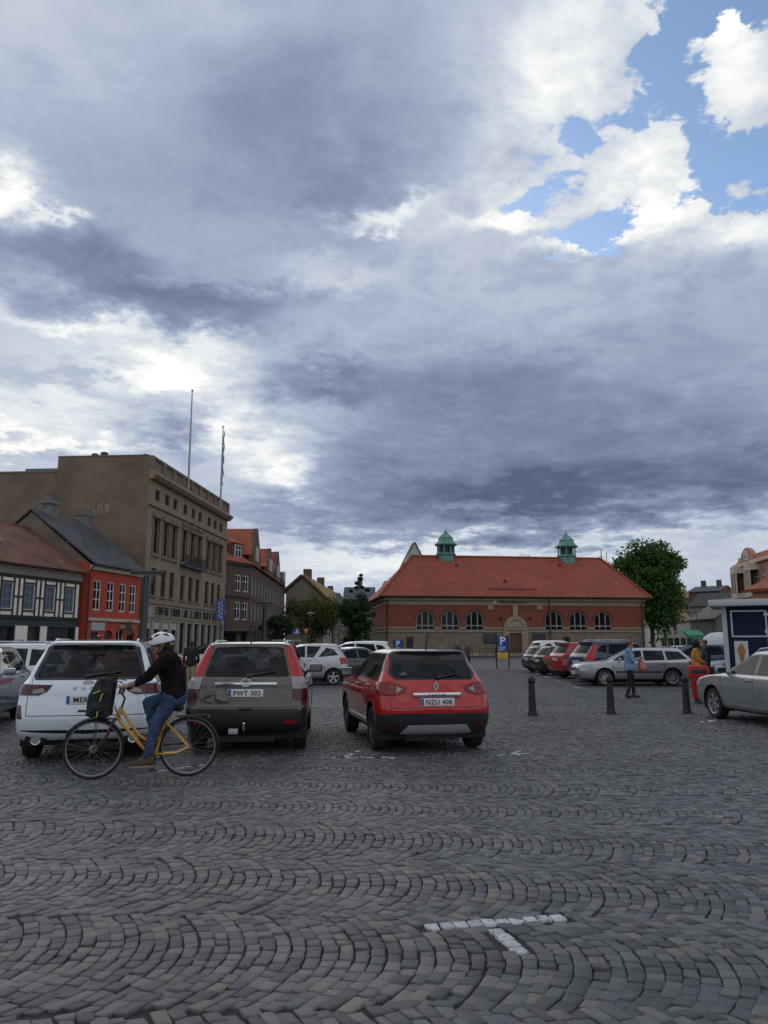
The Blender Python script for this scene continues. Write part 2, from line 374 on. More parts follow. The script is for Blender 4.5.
SETT = sett_mat('granite_sett', [(0, (.042, .043, .046)), (.3, (.063, .064, .067)), (.62, (.089, .089, .091)), (.9, (.122, .120, .117)), (.965, (.12, .107, .088)), (1, (.155, .135, .108))])
PAINTED = sett_mat('white_road_paint', [(0, (.42, .42, .42)), (.5, (.52, .52, .52)), (1, (.34, .34, .34))], .7)
def wear(m):
    N, L = m.node_tree.nodes, m.node_tree.links; b = N['Principled BSDF']; src = b.inputs['Base Color'].links[0].from_socket
    tc = N.new('ShaderNodeTexCoord'); n = N.new('ShaderNodeTexNoise'); n.inputs['Scale'].default_value = 17; n.inputs['Detail'].default_value = 8; n.inputs['Roughness'].default_value = .7; L.new(tc.outputs['Object'], n.inputs['Vector'])
    r = N.new('ShaderNodeMapRange'); r.inputs[1].default_value = .53; r.inputs[2].default_value = .64; L.new(n.outputs['Fac'], r.inputs[0])
    mx = N.new('ShaderNodeMix'); mx.data_type = 'RGBA'; mx.inputs['B'].default_value = (.085, .085, .09, 1); L.new(src, mx.inputs['A']); L.new(r.outputs[0], mx.inputs['Factor']); L.new(mx.outputs['Result'], b.inputs['Base Color'])
wear(PAINTED)
JOINT = mat('joint_sand', (.022, .021, .021), .95, var=.4, scale=8, bump=.3, bscale=60)

P_, L_, A_ = .083, 1.22, .225
def setts():
    rng = np.random.default_rng(3)
    ys, xs, ks, js = [], [], [], []
    NB = 13
    j0, j1 = int(2.4 / L_), int(46 / L_)
    rows = []
    for j in range(j0, j1+1):
        ymax = (j+1)*L_
        half = .54*ymax + 1.6
        i = np.arange(int(-half/P_)-4, int(half/P_)+1)
        k = np.arange(NB)
        I, K = np.meshgrid(i, k, indexing='ij')
        rows.append(np.stack([I.ravel(), np.full(I.size, j), K.ravel()], 1))
    T = np.concatenate(rows)
    I, J, K = T[:, 0], T[:, 1], T[:, 2]
    def h(a, b, c, s):   # repeatable hash noise -1..1
        x = np.sin(a*12.9898 + b*78.233 + c*37.719 + s*11.13)*43758.5453
        return (x - np.floor(x))*2 - 1
    sh = h(I, J, 0, 1)*.45
    def edge(kk):        # y boundary in band, shared by neighbouring stones of the course
        jit = h(I, J, kk, 2)*.2*((kk > 0) & (kk < NB))
        e = (kk + np.where((kk > 0) & (kk < NB), sh, 0) + jit)/NB
        return e
    f0, f1 = edge(K), edge(K+1)
    def pt(ci, f, cjit):
        # warp band: the course bulges to the right in each band, cusps between the bands
        q = 2*f - 1
        sl = -2*A_*q*2/L_
        c = ci*P_ + cjit
        base_c = (I + .5)*P_
        x = c + A_*(1+.14*np.sin(J*2.3+c*.35))*(1 - q*q) + .06*np.sin(J*1.7 + c*.9)
        y = (J + f)*L_ - (1 - .45*np.abs(q)**3)*sl*(c - base_c)/(1 + sl*sl) + .04*(h(I, J, 0, 9)*np.clip(1-f, 0, 1)**3 + h(I, J+1, 0, 9)*np.clip(f, 0, 1)**3) + .07*np.sin(c*.8 + J*.6)
        return np.stack([x, y], 1)
    g = .003
    wj0 = h(I, J, K // 2, 5)*.006; wj1 = h(I+1, J, K // 2, 5)*.006
    a = pt(I, f0, wj0 + g); b = pt(I+1, f0, wj1 - g); c = pt(I+1, f1, wj1 - g); d = pt(I, f1, wj0 + g)
    C = np.stack([a, b, c, d], 1)                      # N,4,2
    C += rng.normal(0, .0035, C.shape)
    cen = C.mean(1, keepdims=True)
    # end gaps
    gy = .003/np.maximum(np.linalg.norm(C - cen, axis=2, keepdims=True), .02)
    C = cen + (C - cen)*(1 - gy)
    return C, cen[:, 0], rng
def in_quad(p, q):
    ok = np.ones(len(p), bool)
    for k in range(4):
        x0, y0 = q[k]; x1, y1 = q[(k+1) % 4]
        ok &= ((x1-x0)*(p[:, 1]-y0) - (y1-y0)*(p[:, 0]-x0)) > 0
    return ok
MARKS = []; LAID = []
def mark(u0, v0, u1, v1, w, n, skip=()):
    """a straight run of n painted setts let into the arcs"""
    a = Vector(G(u0, v0)); b = Vector(G(u1, v1)); t = (b-a).normalized(); q = Vector((-t.y, t.x)); L = (b-a).length; nn = q*w/2
    MARKS.append([tuple(a-t*.02-nn*1.35), tuple(b+t*.02-nn*1.35), tuple(b+t*.02+nn*1.35), tuple(a-t*.02+nn*1.35)])
    for k in range(n):
        if k in skip: continue
        p0 = a+t*(L*k/n+.005); p1 = a+t*(L*(k+1)/n-.005)
        LAID.append([tuple(p0-nn), tuple(p1-nn), tuple(p1+nn), tuple(p0+nn)])
mark(425, 927, 564, 916.5, .088, 10); mark(494, 927.5, 523, 953, .085, 4)
mark(330, 757, 396, 757.5, .085, 9, (1, 6)); mark(346, 756, 360, 750, .085, 4, (2,))
mark(499, 755, 526, 753, .085, 4, (1,)); mark(512, 754, 519, 750.5, .085, 3)
mark(158, 771, 206, 764, .085, 6, (1, 4))
for k in range(5): mark(535+k*9.6, 673+k*3.3, 541+k*9.6, 675+k*3.3, .11, 8, (2, 5))
mark(700, 722, 718, 720, .1, 4, (1,))
C_, cen_, rng_ = setts()
_keep = np.ones(len(C_), bool)
for q_ in MARKS: _keep &= ~in_quad(cen_, q_)
NPL = len(LAID); _L = np.array(LAID)+rng_.normal(0, .003, (NPL, 4, 2))
C_ = np.concatenate([C_[_keep], _L]); cen_ = C_.mean(1)
def build_setts():
    wm = np.zeros(len(C_), bool); wm[-NPL:] = True
    N = len(C_); dist = cen_[:, 1]
    top = rng_.normal(0, .0028, (N, 1)) + rng_.normal(0, .0016, (N, 4))
    def build(sel, name, m, lod):
        C = C_[sel]; n = len(C); cen = C.mean(1, keepdims=True); t = top[sel]
        def shrink(s): return cen + (C - cen)*s
        def L3(xy, z): return np.concatenate([xy, z[..., None]], 2)
        if lod == 0: rings = [L3(C, np.full((n, 4), -.016)), L3(shrink(.98), t - .002), L3(shrink(.93), t + .0008), L3(shrink(.45), t + .002)]
        elif lod == 1: rings = [L3(C, np.full((n, 4), -.014)), L3(shrink(.95), t)]
        else: rings = [L3(shrink(.98), t*.8 - .002)]
        k = len(rings)
        V = np.concatenate(rings, 1).reshape(-1, 3)
        base = np.arange(n)[:, None]*4*k
        Q = []
        for r in range(k-1):
            for e in range(4):
                Q.append(np.concatenate([base+r*4+e, base+r*4+(e+1) % 4, base+(r+1)*4+(e+1) % 4, base+(r+1)*4+e], 1))
        Q.append(np.concatenate([base+(k-1)*4+e for e in range(4)], 1))
        return V, np.concatenate(Q)
    def joined(parts):
        Vs, Qs, o = [], [], 0
        for V, Q in parts: Vs.append(V); Qs.append(Q+o); o += len(V)
        return np.concatenate(Vs), np.concatenate(Qs)
    for name, m, msk in (('cobblestone_paving', SETT, ~wm), ('road_marking', PAINTED, wm)):
        parts = [build(msk & (dist < 9.5), name, m, 0), build(msk & (dist >= 9.5) & (dist < 20), name, m, 1), build(msk & (dist >= 20), name, m, 2)]
        V, Q = joined([p for p in parts if len(p[0])])
        me = np_mesh(name, V, Q, m)
        o = link(name, me); tag(o, kind='structure')
build_setts()
gb = MB(); gb.poly([(-4, 1.5, -.012), (4, 1.5, -.012), (28, 47.5, -.012), (-28, 47.5, -.012)]); tag(gb.obj('joint_ground', JOINT), kind='structure')
GROUND = mat('worn_setts_far', (.090, .090, .091), .75, spec=.35, var=.3, scale=1.2, detail=10, bump=.5, bscale=9)
gb = MB(); gb.quad((-900, -60, -.03), (900, -60, -.03), (900, 1500, -.03), (-900, 1500, -.03)); tag(gb.obj('ground', GROUND), kind='structure')
# ================================================================ buildings
GLASS = glassm('window_glass', (.010, .012, .015), 1., .06, .15)
WHITEF = mat('white_joinery', (.62, .62, .60), .5, var=.08)
def facade(mb, x0, x1, z0, z1, ops, y=0., rev=.18, mi=0, rmi=None):
    """upright wall at depth y facing -y with rectangular openings and their reveals"""
    xs = sorted({x0, x1, *[o[0] for o in ops], *[o[1] for o in ops]}); zs = sorted({z0, z1, *[o[2] for o in ops], *[o[3] for o in ops]})
    xs = [x for x in xs if x0-1e-6 <= x <= x1+1e-6]; zs = [z for z in zs if z0-1e-6 <= z <= z1+1e-6]
    for i in range(len(xs)-1):
        for j in range(len(zs)-1):
            cx, cz = (xs[i]+xs[i+1])/2, (zs[j]+zs[j+1])/2
            if any(o[0] < cx < o[1] and o[2] < cz < o[3] for o in ops): continue
            mb.quad((xs[i], y, zs[j]), (xs[i+1], y, zs[j]), (xs[i+1], y, zs[j+1]), (xs[i], y, zs[j+1]), mi)
    rm = mi if rmi is None else rmi
    for (a, b, c, d) in ops:
        mb.quad((a, y, c), (a, y+rev, c), (b, y+rev, c), (b, y, c), rm); mb.quad((a, y, d), (b, y, d), (b, y+rev, d), (a, y+rev, d), rm)
        mb.quad((a, y, c), (a, y, d), (a, y+rev, d), (a, y+rev, c), rm); mb.quad((b, y, c), (b, y+rev, c), (b, y+rev, d), (b, y, d), rm)
_WM = {}
def window(parent, x, z, w, h, y=0., nx=2, nz=(.62,), fm=None, fw=.06, name='window', pane=GLASS, rz=0., blind=None):
    """frame with glazing bars; origin bottom centre; the pane is a child"""
    fm = fm or WHITEF
    key = (round(w, 3), round(h, 3), nx, nz, fm.name, fw, pane.name)
    if key not in _WM:
        f = MB(); d0, d1 = 0., .07
        f.box(-w/2, -w/2+fw, d0, d1, 0, h); f.box(w/2-fw, w/2, d0, d1, 0, h); f.box(-w/2+fw, w/2-fw, d0, d1, 0, fw); f.box(-w/2+fw, w/2-fw, d0, d1, h-fw, h)
        for i in range(1, nx): f.box(-w/2+w*i/nx-fw*.4, -w/2+w*i/nx+fw*.4, .008, .062, fw, h-fw)
        for q in nz: f.box(-w/2+fw, w/2-fw, .012, .058, h*q-fw*.35, h*q+fw*.35)
        g = MB(); g.box(-w/2+.01, w/2-.01, .035, .045, .01, h-.01)
        _WM[key] = (f.mesh(name, fm), g.mesh('pane', pane))
    a, b = _WM[key]
    o = link(name, a, parent, (x, y, z), (0, 0, rz)); link('pane', b, o)
    return o
def building(name, p0, p1, label, cat, group=None, z=0.):
    """p0 near/left end, p1 far/right end of the facade; local x along it, local y into the building"""
    rz = math.atan2(p1[1]-p0[1], p1[0]-p0[0])
    e = empty(name, (p0[0], p0[1], z), rz, label, cat, group)
    return e, math.hypot(p1[0]-p0[0], p1[1]-p0[1])
def glyphs(mb, x0, x1, z0, z1, y0, y1, words, mi=0, seed=1):
    """rows of small raised marks as dense as the photo's unreadable lettering"""
    rg = random.Random(seed); n = sum(words)+len(words)-1; w = (x1-x0)/n; x = x0; t = w*.17
    for q in words:
        for k in range(q):
            a, b = x+w*.1, x+w*.86; kind = rg.randrange(6)
            mb.box(a, a+t, y0, y1, z0, z1, mi)
            if kind in (0, 2, 3): mb.box(b-t, b, y0, y1, z0, z1, mi)
            if kind in (0, 1, 3): mb.box(a+t, b-t if kind != 1 else b, y0, y1, z1-t, z1, mi)
            if kind in (1, 3, 4): mb.box(a+t, b-t if kind == 3 else b, y0, y1, z0, z0+t, mi)
            if kind in (0, 1, 2, 5): mb.box(a+t, b-t if kind in (0, 2) else b-t*.3, y0, y1, (z0+z1)/2-t/2, (z0+z1)/2+t/2, mi)
            if kind == 5: mb.box(a+t, b, y0, y1, z1-t, z1, mi)
            x += w
        x += w

# ---------------------------------------------------------------- bank building: tall brown corner block
PLASTER = mat('brown_render', (.168, .118, .082), .92, var=.34, scale=.33, bump=.25, bscale=8, detail=10)
STONE_B = mat('bank_sandstone', (.25, .185, .125), .9, var=.2, scale=.9, bump=.2, bscale=9, detail=9)
STONE_D = mat('bank_stone_dark', (.17, .13, .095), .9, var=.2, scale=1.2, bump=.2, bscale=9)
STONE_L = mat('bank_shopfront_stone', (.33, .28, .22), .9, var=.15, scale=1.1, bump=.15, bscale=9)
DARKF = mat('dark_joinery', (.03, .028, .026), .5, var=.1)
GREYF = mat('grey_brown_joinery', (.12, .11, .10), .5, var=.1)
ZINC = mat('grey_roof_metal', (.12, .125, .13), .5, metal=.4, var=.15)
bx0, bz0 = XZ(146.5, 540, 60); bx1, _ = XZ(226.5, 550, 82)
bank, BL = building('bank_building', (bx0, 60), (bx1, 82), 'tall brown four-storey corner block with blank plastered side wall and two flagpoles', 'building')
H_TOP = 16.45
def bank_build():
    U = BL/28.
    def xs(k): return BL*k
    bays = [.075, .165, .245, .385, .475, .555, .685, .765, .845, .925]
    bays = [.07, .165, .245, .375, .475, .565, .70, .785, .865, .945]
    bays = [BL*b for b in (.085, .185, .275, .395, .495, .585, .715, .805, .895)]
    w = MB(); ops = []
    for b in bays:
        ops.append((b-.55, b+.55, 13.05, 13.95)); ops.append((b-.62, b+.62, 8.75, 11.55)); ops.append((b-.6, b+.6, 5.35, 7.55))
    gx = [BL*k for k in (.055, .145, .235, .325, .42, .51, .60, .69, .78, .87, .955)]
    gops = [(g-.72, g+.72, .35, 3.35) for g in gx]
    facade(w, 0, BL, 4.75, 14.55, [o for o in ops])
    facade(w, 0, BL, 0, 4.75, gops, rev=.32, mi=1)
    D = 7.7
    # blank side wall, back part and its lower neighbour wing, roof
    w.box(.06, BL-.06, .35, D-.06, 14.55, 14.7, 3)
    w.poly([(0, 0, 0), (0, 0, 15.2), (0, D, 15.2), (0, D, 0)], 2)
    w.poly([(BL, 0, 0), (BL, D, 0), (BL, D, 15.2), (BL, 0, 15.2)], 2)
    w.poly([(0, D, 0), (0, D, 15.2), (BL, D, 15.2), (BL, D, 0)], 2)
    w.obj('wall', [STONE_B, STONE_L, PLASTER, ZINC], bank)
    c = MB()
    c.box(-.02, BL+.05, -.34, .0, 14.55, 14.8); c.box(-.02, BL+.05, -.62, .0, 14.8, 15.08); c.box(-.02, BL, -.42, -.003, 15.08, 15.2)
    k = int(BL/.36)
    for i in range(k): c.box(i*.36+.05, i*.36+.24, -.52, -.34, 14.62, 14.797)
    c.box(-.02, BL+.02, -.2, -.003, 12.45, 12.75)
    c.box(-.02, BL+.02, -.16, -.003, 4.72, 5.0); c.box(-.02, BL+.02, -.09, -.003, 3.55, 3.68)
    c.obj('cornice', STONE_B, bank)
    p = MB()
    p.box(0.02, BL, -.18, .12, 15.2, 15.45); p.box(0.02, BL, -.2, .14, 16.25, H_TOP)
    for i in range(10):
        x = .02 + (BL-.6)*i/9.; p.box(x, x+.58, -.19, .13, 15.45, 16.25)
        if i < 9: p.box(x+.58, x+(BL-.6)/9., -.06, .06, 15.45, 16.25)
    p.box(0, .3, .12, D, 15.2, H_TOP-.02, 1); p.box(-.05, .38, .14, D, H_TOP-.02, H_TOP+.06, 2)
    p.obj('parapet', [STONE_D, PLASTER, ZINC], bank)
    # window surrounds with hood moulds and the three little balconies
    for i, b in enumerate(bays):
        t = MB()
        t.box(b-.82, b-.62, -.08, -.003, 8.6, 11.6); t.box(b+.62, b+.82, -.08, -.003, 8.6, 11.6); t.box(b-.9, b+.9, -.22, -.003, 11.6, 11.78); t.box(b-.8, b+.8, -.12, -.003, 11.78, 12.0)
        t.box(b-.84, b+.84, -.14, -.003, 8.46, 8.6)
        if 3 <= i <= 5: t.prism([(b-.8, 12.0), (b+.8, 12.0), (b+.5, 12.28), (b, 12.38), (b-.5, 12.28)], -.2, -.003)
        t.obj('window_surround', STONE_D, bank)
        t = MB(); t.box(b-.75, b+.75, -.12, -.003, 5.2, 5.33); t.obj('sill', STONE_D, bank)
    for i in (3, 4, 5):
        b = bays[i]; q = MB(); q.box(b-.95, b+.95, -.55, -.003, 8.3, 8.45)
        for s in range(9): q.box(b-.92+s*.225, b-.88+s*.225, -.53, -.49, 8.45, 9.35)
        q.box(b-.94, b+.94, -.55, -.47, 9.35, 9.42); q.obj('balcony', DARKF, bank)
    for b in bays:
        window(bank, b, 13.05, 1.1, .9, .12, 2, (), GREYF); window(bank, b, 8.75, 1.24, 2.8, .12, 2, (.7,), GREYF); window(bank, b, 5.35, 1.2, 2.2, .12, 2, (.68,), GREYF)
    for j, g in enumerate(gx):
        window(bank, g, .35, 1.44, 3.0, .22, 2, (.78,), DARKF, name='shop_window')
        if j in (0, 1, 2, 3):
            q = MB(); q.box(g-.7, g+.7, .1, .2, 2.72, 3.3); q.obj('blind', mat('pale_blind', (.42, .42, .40), .8), bank)
    s = MB(); s.box(BL*.1, BL*.965, -.06, -.003, 3.75, 4.6); glyphs(s, BL*.11, BL*.95, 3.85, 4.52, -.12, -.058, (6, 5, 3, 7, 5, 7), 1, seed=4); s.obj('fascia', [STONE_L, mat('bronze_letters', (.025, .022, .018), .5)], bank)
    for (a, d, h) in ((.35, 3.9, .55), (.4, 4.7, .45), (.5, .5, .35)):
        s = MB(); s.box(a, a+.4, d, d+.45, 14.7, 16.25+h); s.lathe([(.26, 16.25+h), (.3, 16.3+h), (.0, 16.42+h)], 8, c=(a+.2, d+.22, 0)); s.obj('vent_stack', mat('vent_metal', (.05, .05, .05), .6), bank)
    # lower rear wing further left
    g = MB(); x0 = .04
    g.box(x0, BL*.8, D+.01, D+12, 0, 15.2, 0); g.box(x0-.06, BL*.8, D+.01, D+12, 15.2, 15.32, 1); g.box(1.2, 3.0, D+.1, D+3.4, 15.32, 15.8, 1)
    g.obj('rear_wing', [PLASTER, ZINC], bank)
    # pale graffiti-like weathering scar left by a former chimney
    g = MB(); rg = random.Random(2)
    for i in range(9):
        y = 3.3+i*.17+rg.uniform(-.05, .05); h = rg.uniform(.4, 1.1); z = 11.7+rg.uniform(-.3, .2)
        g.poly([(-.004, y, z), (-.004, y+.05, z), (-.004, y+.05+rg.uniform(-.3, .3), z+h), (-.004, y+rg.uniform(-.3, .3), z+h)])
    g.obj('plaster_scar', mat('lime_streak', (.26, .20, .15), .95), bank)
bank_build()
# flagpoles stand on its roof
POLE = mat('white_pole_paint', (.30, .30, .30), .45, var=.05)
def flagpole(u, v0, v1, y, label, furled):
    x0, z0 = XZ(u, v0, y); x1, z1 = XZ(u, v1, y)
    e = empty('flagpole', (x0, y, 14.7), 0, label, 'flagpole', 'flagpoles on the brown corner block')
    m = MB(); m.tube([(0, 0, 0), (0, 0, (z1-14.7)*.5), (0, 0, z1-14.7)], [.11, .09, .05], 8); m.obj('pole', POLE, e)
    m = MB(); m.lathe([(.0, z1-14.7+.14), (.1, z1-14.7+.1), (.13, z1-14.7), (.08, z1-14.72)], 10); m.obj('finial', POLE, e)
    if furled:
        m = MB(); rg = random.Random(4); pts = []
        for i in range(15): pts.append((.12+.07*math.sin(i*1.9), .04*math.cos(i*2.3), z1-15.1-i*.42))
        m.tube(pts, [.03, .06, .07, .08, .07, .10, .08, .09, .07, .08, .07, .07, .06, .05, .03], 8); m.obj('furled_pennant', mat('grey_pennant', (.24, .24, .26), .9), e)
flagpole(188.5, 478, 391, 68.5, 'taller white flagpole with bare top, nearer the front corner of the brown block', False)
flagpole(220.5, 500, 427, 78, 'shorter flagpole wrapped with a furled pennant on the brown block', True)

# ---------------------------------------------------------------- red house
def roofslab(mb, a, b, c, d, t=.12, mi=0):
    """thick sloped sheet: a,b eave ends, c,d ridge ends"""
    a, b, c, d = map(Vector, (a, b, c, d)); n = (b-a).cross(d-a).normalized()*t
    if n.z < 0: n = -n
    v = [a, b, c, d, a+n, b+n, c+n, d+n]
    mb.add(v, [(0, 3, 2, 1), (4, 5, 6, 7), (0, 1, 5, 4), (1, 2, 6, 5), (2, 3, 7, 6), (3, 0, 4, 7)], mi)
REDP = mat('red_limewash', (.40, .060, .030), .9, var=.16, scale=1.1, bump=.15, bscale=14, detail=9)
CREAM = mat('cream_trim', (.42, .37, .30), .85, var=.12)
SLATE = brick('dark_slate', (.05, .05, .054), (.075, .075, .08), (.02, .02, .02), .45, .16, .01, .7, .5, .35)
GABLEG = mat('grey_gable_render', (.15, .115, .085), .95, var=.25, scale=.9, bump=.2, detail=9)
ASHGREY = mat('old_chimney_render', (.15, .145, .14), .9, var=.35, scale=2.5, bump=.3)
BLUEF = mat('blue_joinery', (.13, .16, .23), .5, var=.1)
SHOPD = mat('dark_blue_shopfront', (.025, .034, .046), .5, var=.12)
rp0 = (XZ(88.5, 600, 50.6)[0], 50.6); rp1 = (XZ(139.6, 600, 57.)[0], 57.)
redh, RL = building('red_house', rp0, rp1, 'red rendered two-storey house with dark slate roof and two grey chimneys', 'house')
def red_build():
    E = 6.75; D = 9.4; RZ = 10.5
    w = MB(); wb = [RL*k for k in (.15, .40, .64, .85)]
    ops = [(b-.44, b+.44, 3.75, 5.75) for b in wb]
    g = [(RL*.07, RL*.21, .5, 2.3), (RL*.32, RL*.48, 0, 2.45), (RL*.55, RL*.71, .6, 2.5), (RL*.76, RL*.92, .6, 2.5)]
    facade(w, 0, RL, 0, E, ops+g)
    w.poly([(0, 0, 0), (0, D, 0), (0, D, E), (0, D/2, RZ-.1), (0, .0, E)], 1)
    w.quad((-.004, 0, 0), (-.004, .75, 0), (-.004, .75, E+.3), (-.004, 0, E), 0)
    w.poly([(RL, 0, 0), (RL, 0, E), (RL, D/2, RZ-.1), (RL, D, E), (RL, D, 0)], 1); w.quad((0, D, 0), (RL, D, 0), (RL, D, E), (0, D, E), 1)
    w.obj('wall', [REDP, GABLEG], redh)
    r = MB(); roofslab(r, (-.12, -.35, E-.02), (RL+.02, -.35, E-.02), (RL+.02, D/2, RZ), (-.12, D/2, RZ)); roofslab(r, (RL+.02, D+.3, E-.1), (-.12, D+.3, E-.1), (-.12, D/2, RZ), (RL+.02, D/2, RZ))
    ro = r.obj('roof', SLATE, redh)
    for (x, y, w_, h) in ((1.5, D/2-.3, .85, 1.15), (RL-.75, D/2-.3, 1.15, 1.0)):
        c = MB(); z = RZ-.5; c.box(x-w_/2, x+w_/2, y-.35, y+.35, z, z+h); c.box(x-w_/2-.1, x+w_/2+.1, y-.45, y+.45, z+h, z+h+.22)
        for k in (-.25, .25): c.lathe([(.12, z+h+.2), (.13, z+h+.5), (.1, z+h+.52)], 8, c=(x+k*w_, y, 0))
        c.obj('chimney', ASHGREY, ro)
    for (x, f) in ((2.1, .42), (4.6, .36)):
        s = MB(); y = -.35+(D/2+.35)*f; z = E+(RZ-E)*f+.12
        s.box(x-.4, x+.4, y-.15, y+.5, z-.1, z+.16); s.obj('roof_hatch', ZINC, ro)
    t = MB(); t.box(-.02, RL, -.14, -.003, 3.05, 3.25); t.box(-.02, RL, -.2, -.003, E-.35, E-.05); t.obj('trim', CREAM, redh)
    t = MB(); t.tube([(-.1, -.42, E-.02), (RL+.05, -.42, E-.02)], .08, 8); t.tube([(-.08, -.3, E-.05), (-.09, -.06, E-.5), (-.09, -.06, .1)], .05, 8); t.obj('gutter', mat('black_gutter', (.03, .028, .028), .5), redh)
    for b in wb: window(redh, b, 3.75, .88, 2.0, .06, 2, (.36, .68), WHITEF, .085)
    for k, (a, b, c, d) in enumerate(g):
        if k == 1:
            q = MB(); q.box(a, b, .14, .2, 0, d); o = q.obj('door', mat('dark_red_door', (.075, .02, .018), .6), redh)
            q = MB(); q.box((a+b)/2-.15, (a+b)/2+.15, .125, .139, 1.45, 1.75); q.obj('notice', WHITEF, o)
        else: window(redh, (a+b)/2, c, b-a, d-c, .1, 2, (.6,), SHOPD if k != 2 else WHITEF, .05, name='shop_window', pane=glassm('shop_glass_lit', (.06, .08, .10)) if k == 0 else GLASS)
    # arched heads over the ground-floor openings
    for k in (1, 2, 3):
        a, b, c, d = g[k]; q = MB(); n = 8; cx, hw = (a+b)/2, (b-a)/2
        for s in (-1, 1):
            pts = [(cx+s*hw, d)]+[(cx+s*hw*math.sin(i*PI/2/n), d-.38+.38*math.cos(i*PI/2/n)) for i in range(n+1)]
            q.prism(pts, .002, .1)
        q.obj('arch_head', REDP, redh)
    s = MB(); s.box(RL*.06, RL*.30, -.1, -.003, 2.42, 2.95); s.obj('fascia_board', mat('grey_white_board', (.36, .36, .36), .6), redh)
    s = MB(); s.box(RL*.58, RL*.92, -.08, -.003, 2.58, 2.9); glyphs(s, RL*.6, RL*.9, 2.64, 2.84, -.1, -.078, (4, 7), 1, seed=8); s.obj('name_board', [mat('dull_red_board', (.28, .10, .08), .7), CREAM], redh)
    s = MB(); s.tube([(RL*.655, -.03, 2.95), (RL*.66, -.75, 3.1)], .025, 6); s.obj('flag_bracket', SHOPD, redh)
    s = MB(); s.poly([(RL*.66, -.2, 3.0), (RL*.66, -.75, 3.08), (RL*.70, -.7, 2.2), (RL*.69, -.3, 2.1)]); s.poly([(RL*.66, -.2, 3.0), (RL*.69, -.3, 2.1), (RL*.70, -.7, 2.2), (RL*.66, -.75, 3.08)]); s.obj('hanging_flag', mat('blue_yellow_cloth', (.10, .13, .25), .9, col2=(.45, .33, .08), scale=1.6), redh)
red_build()

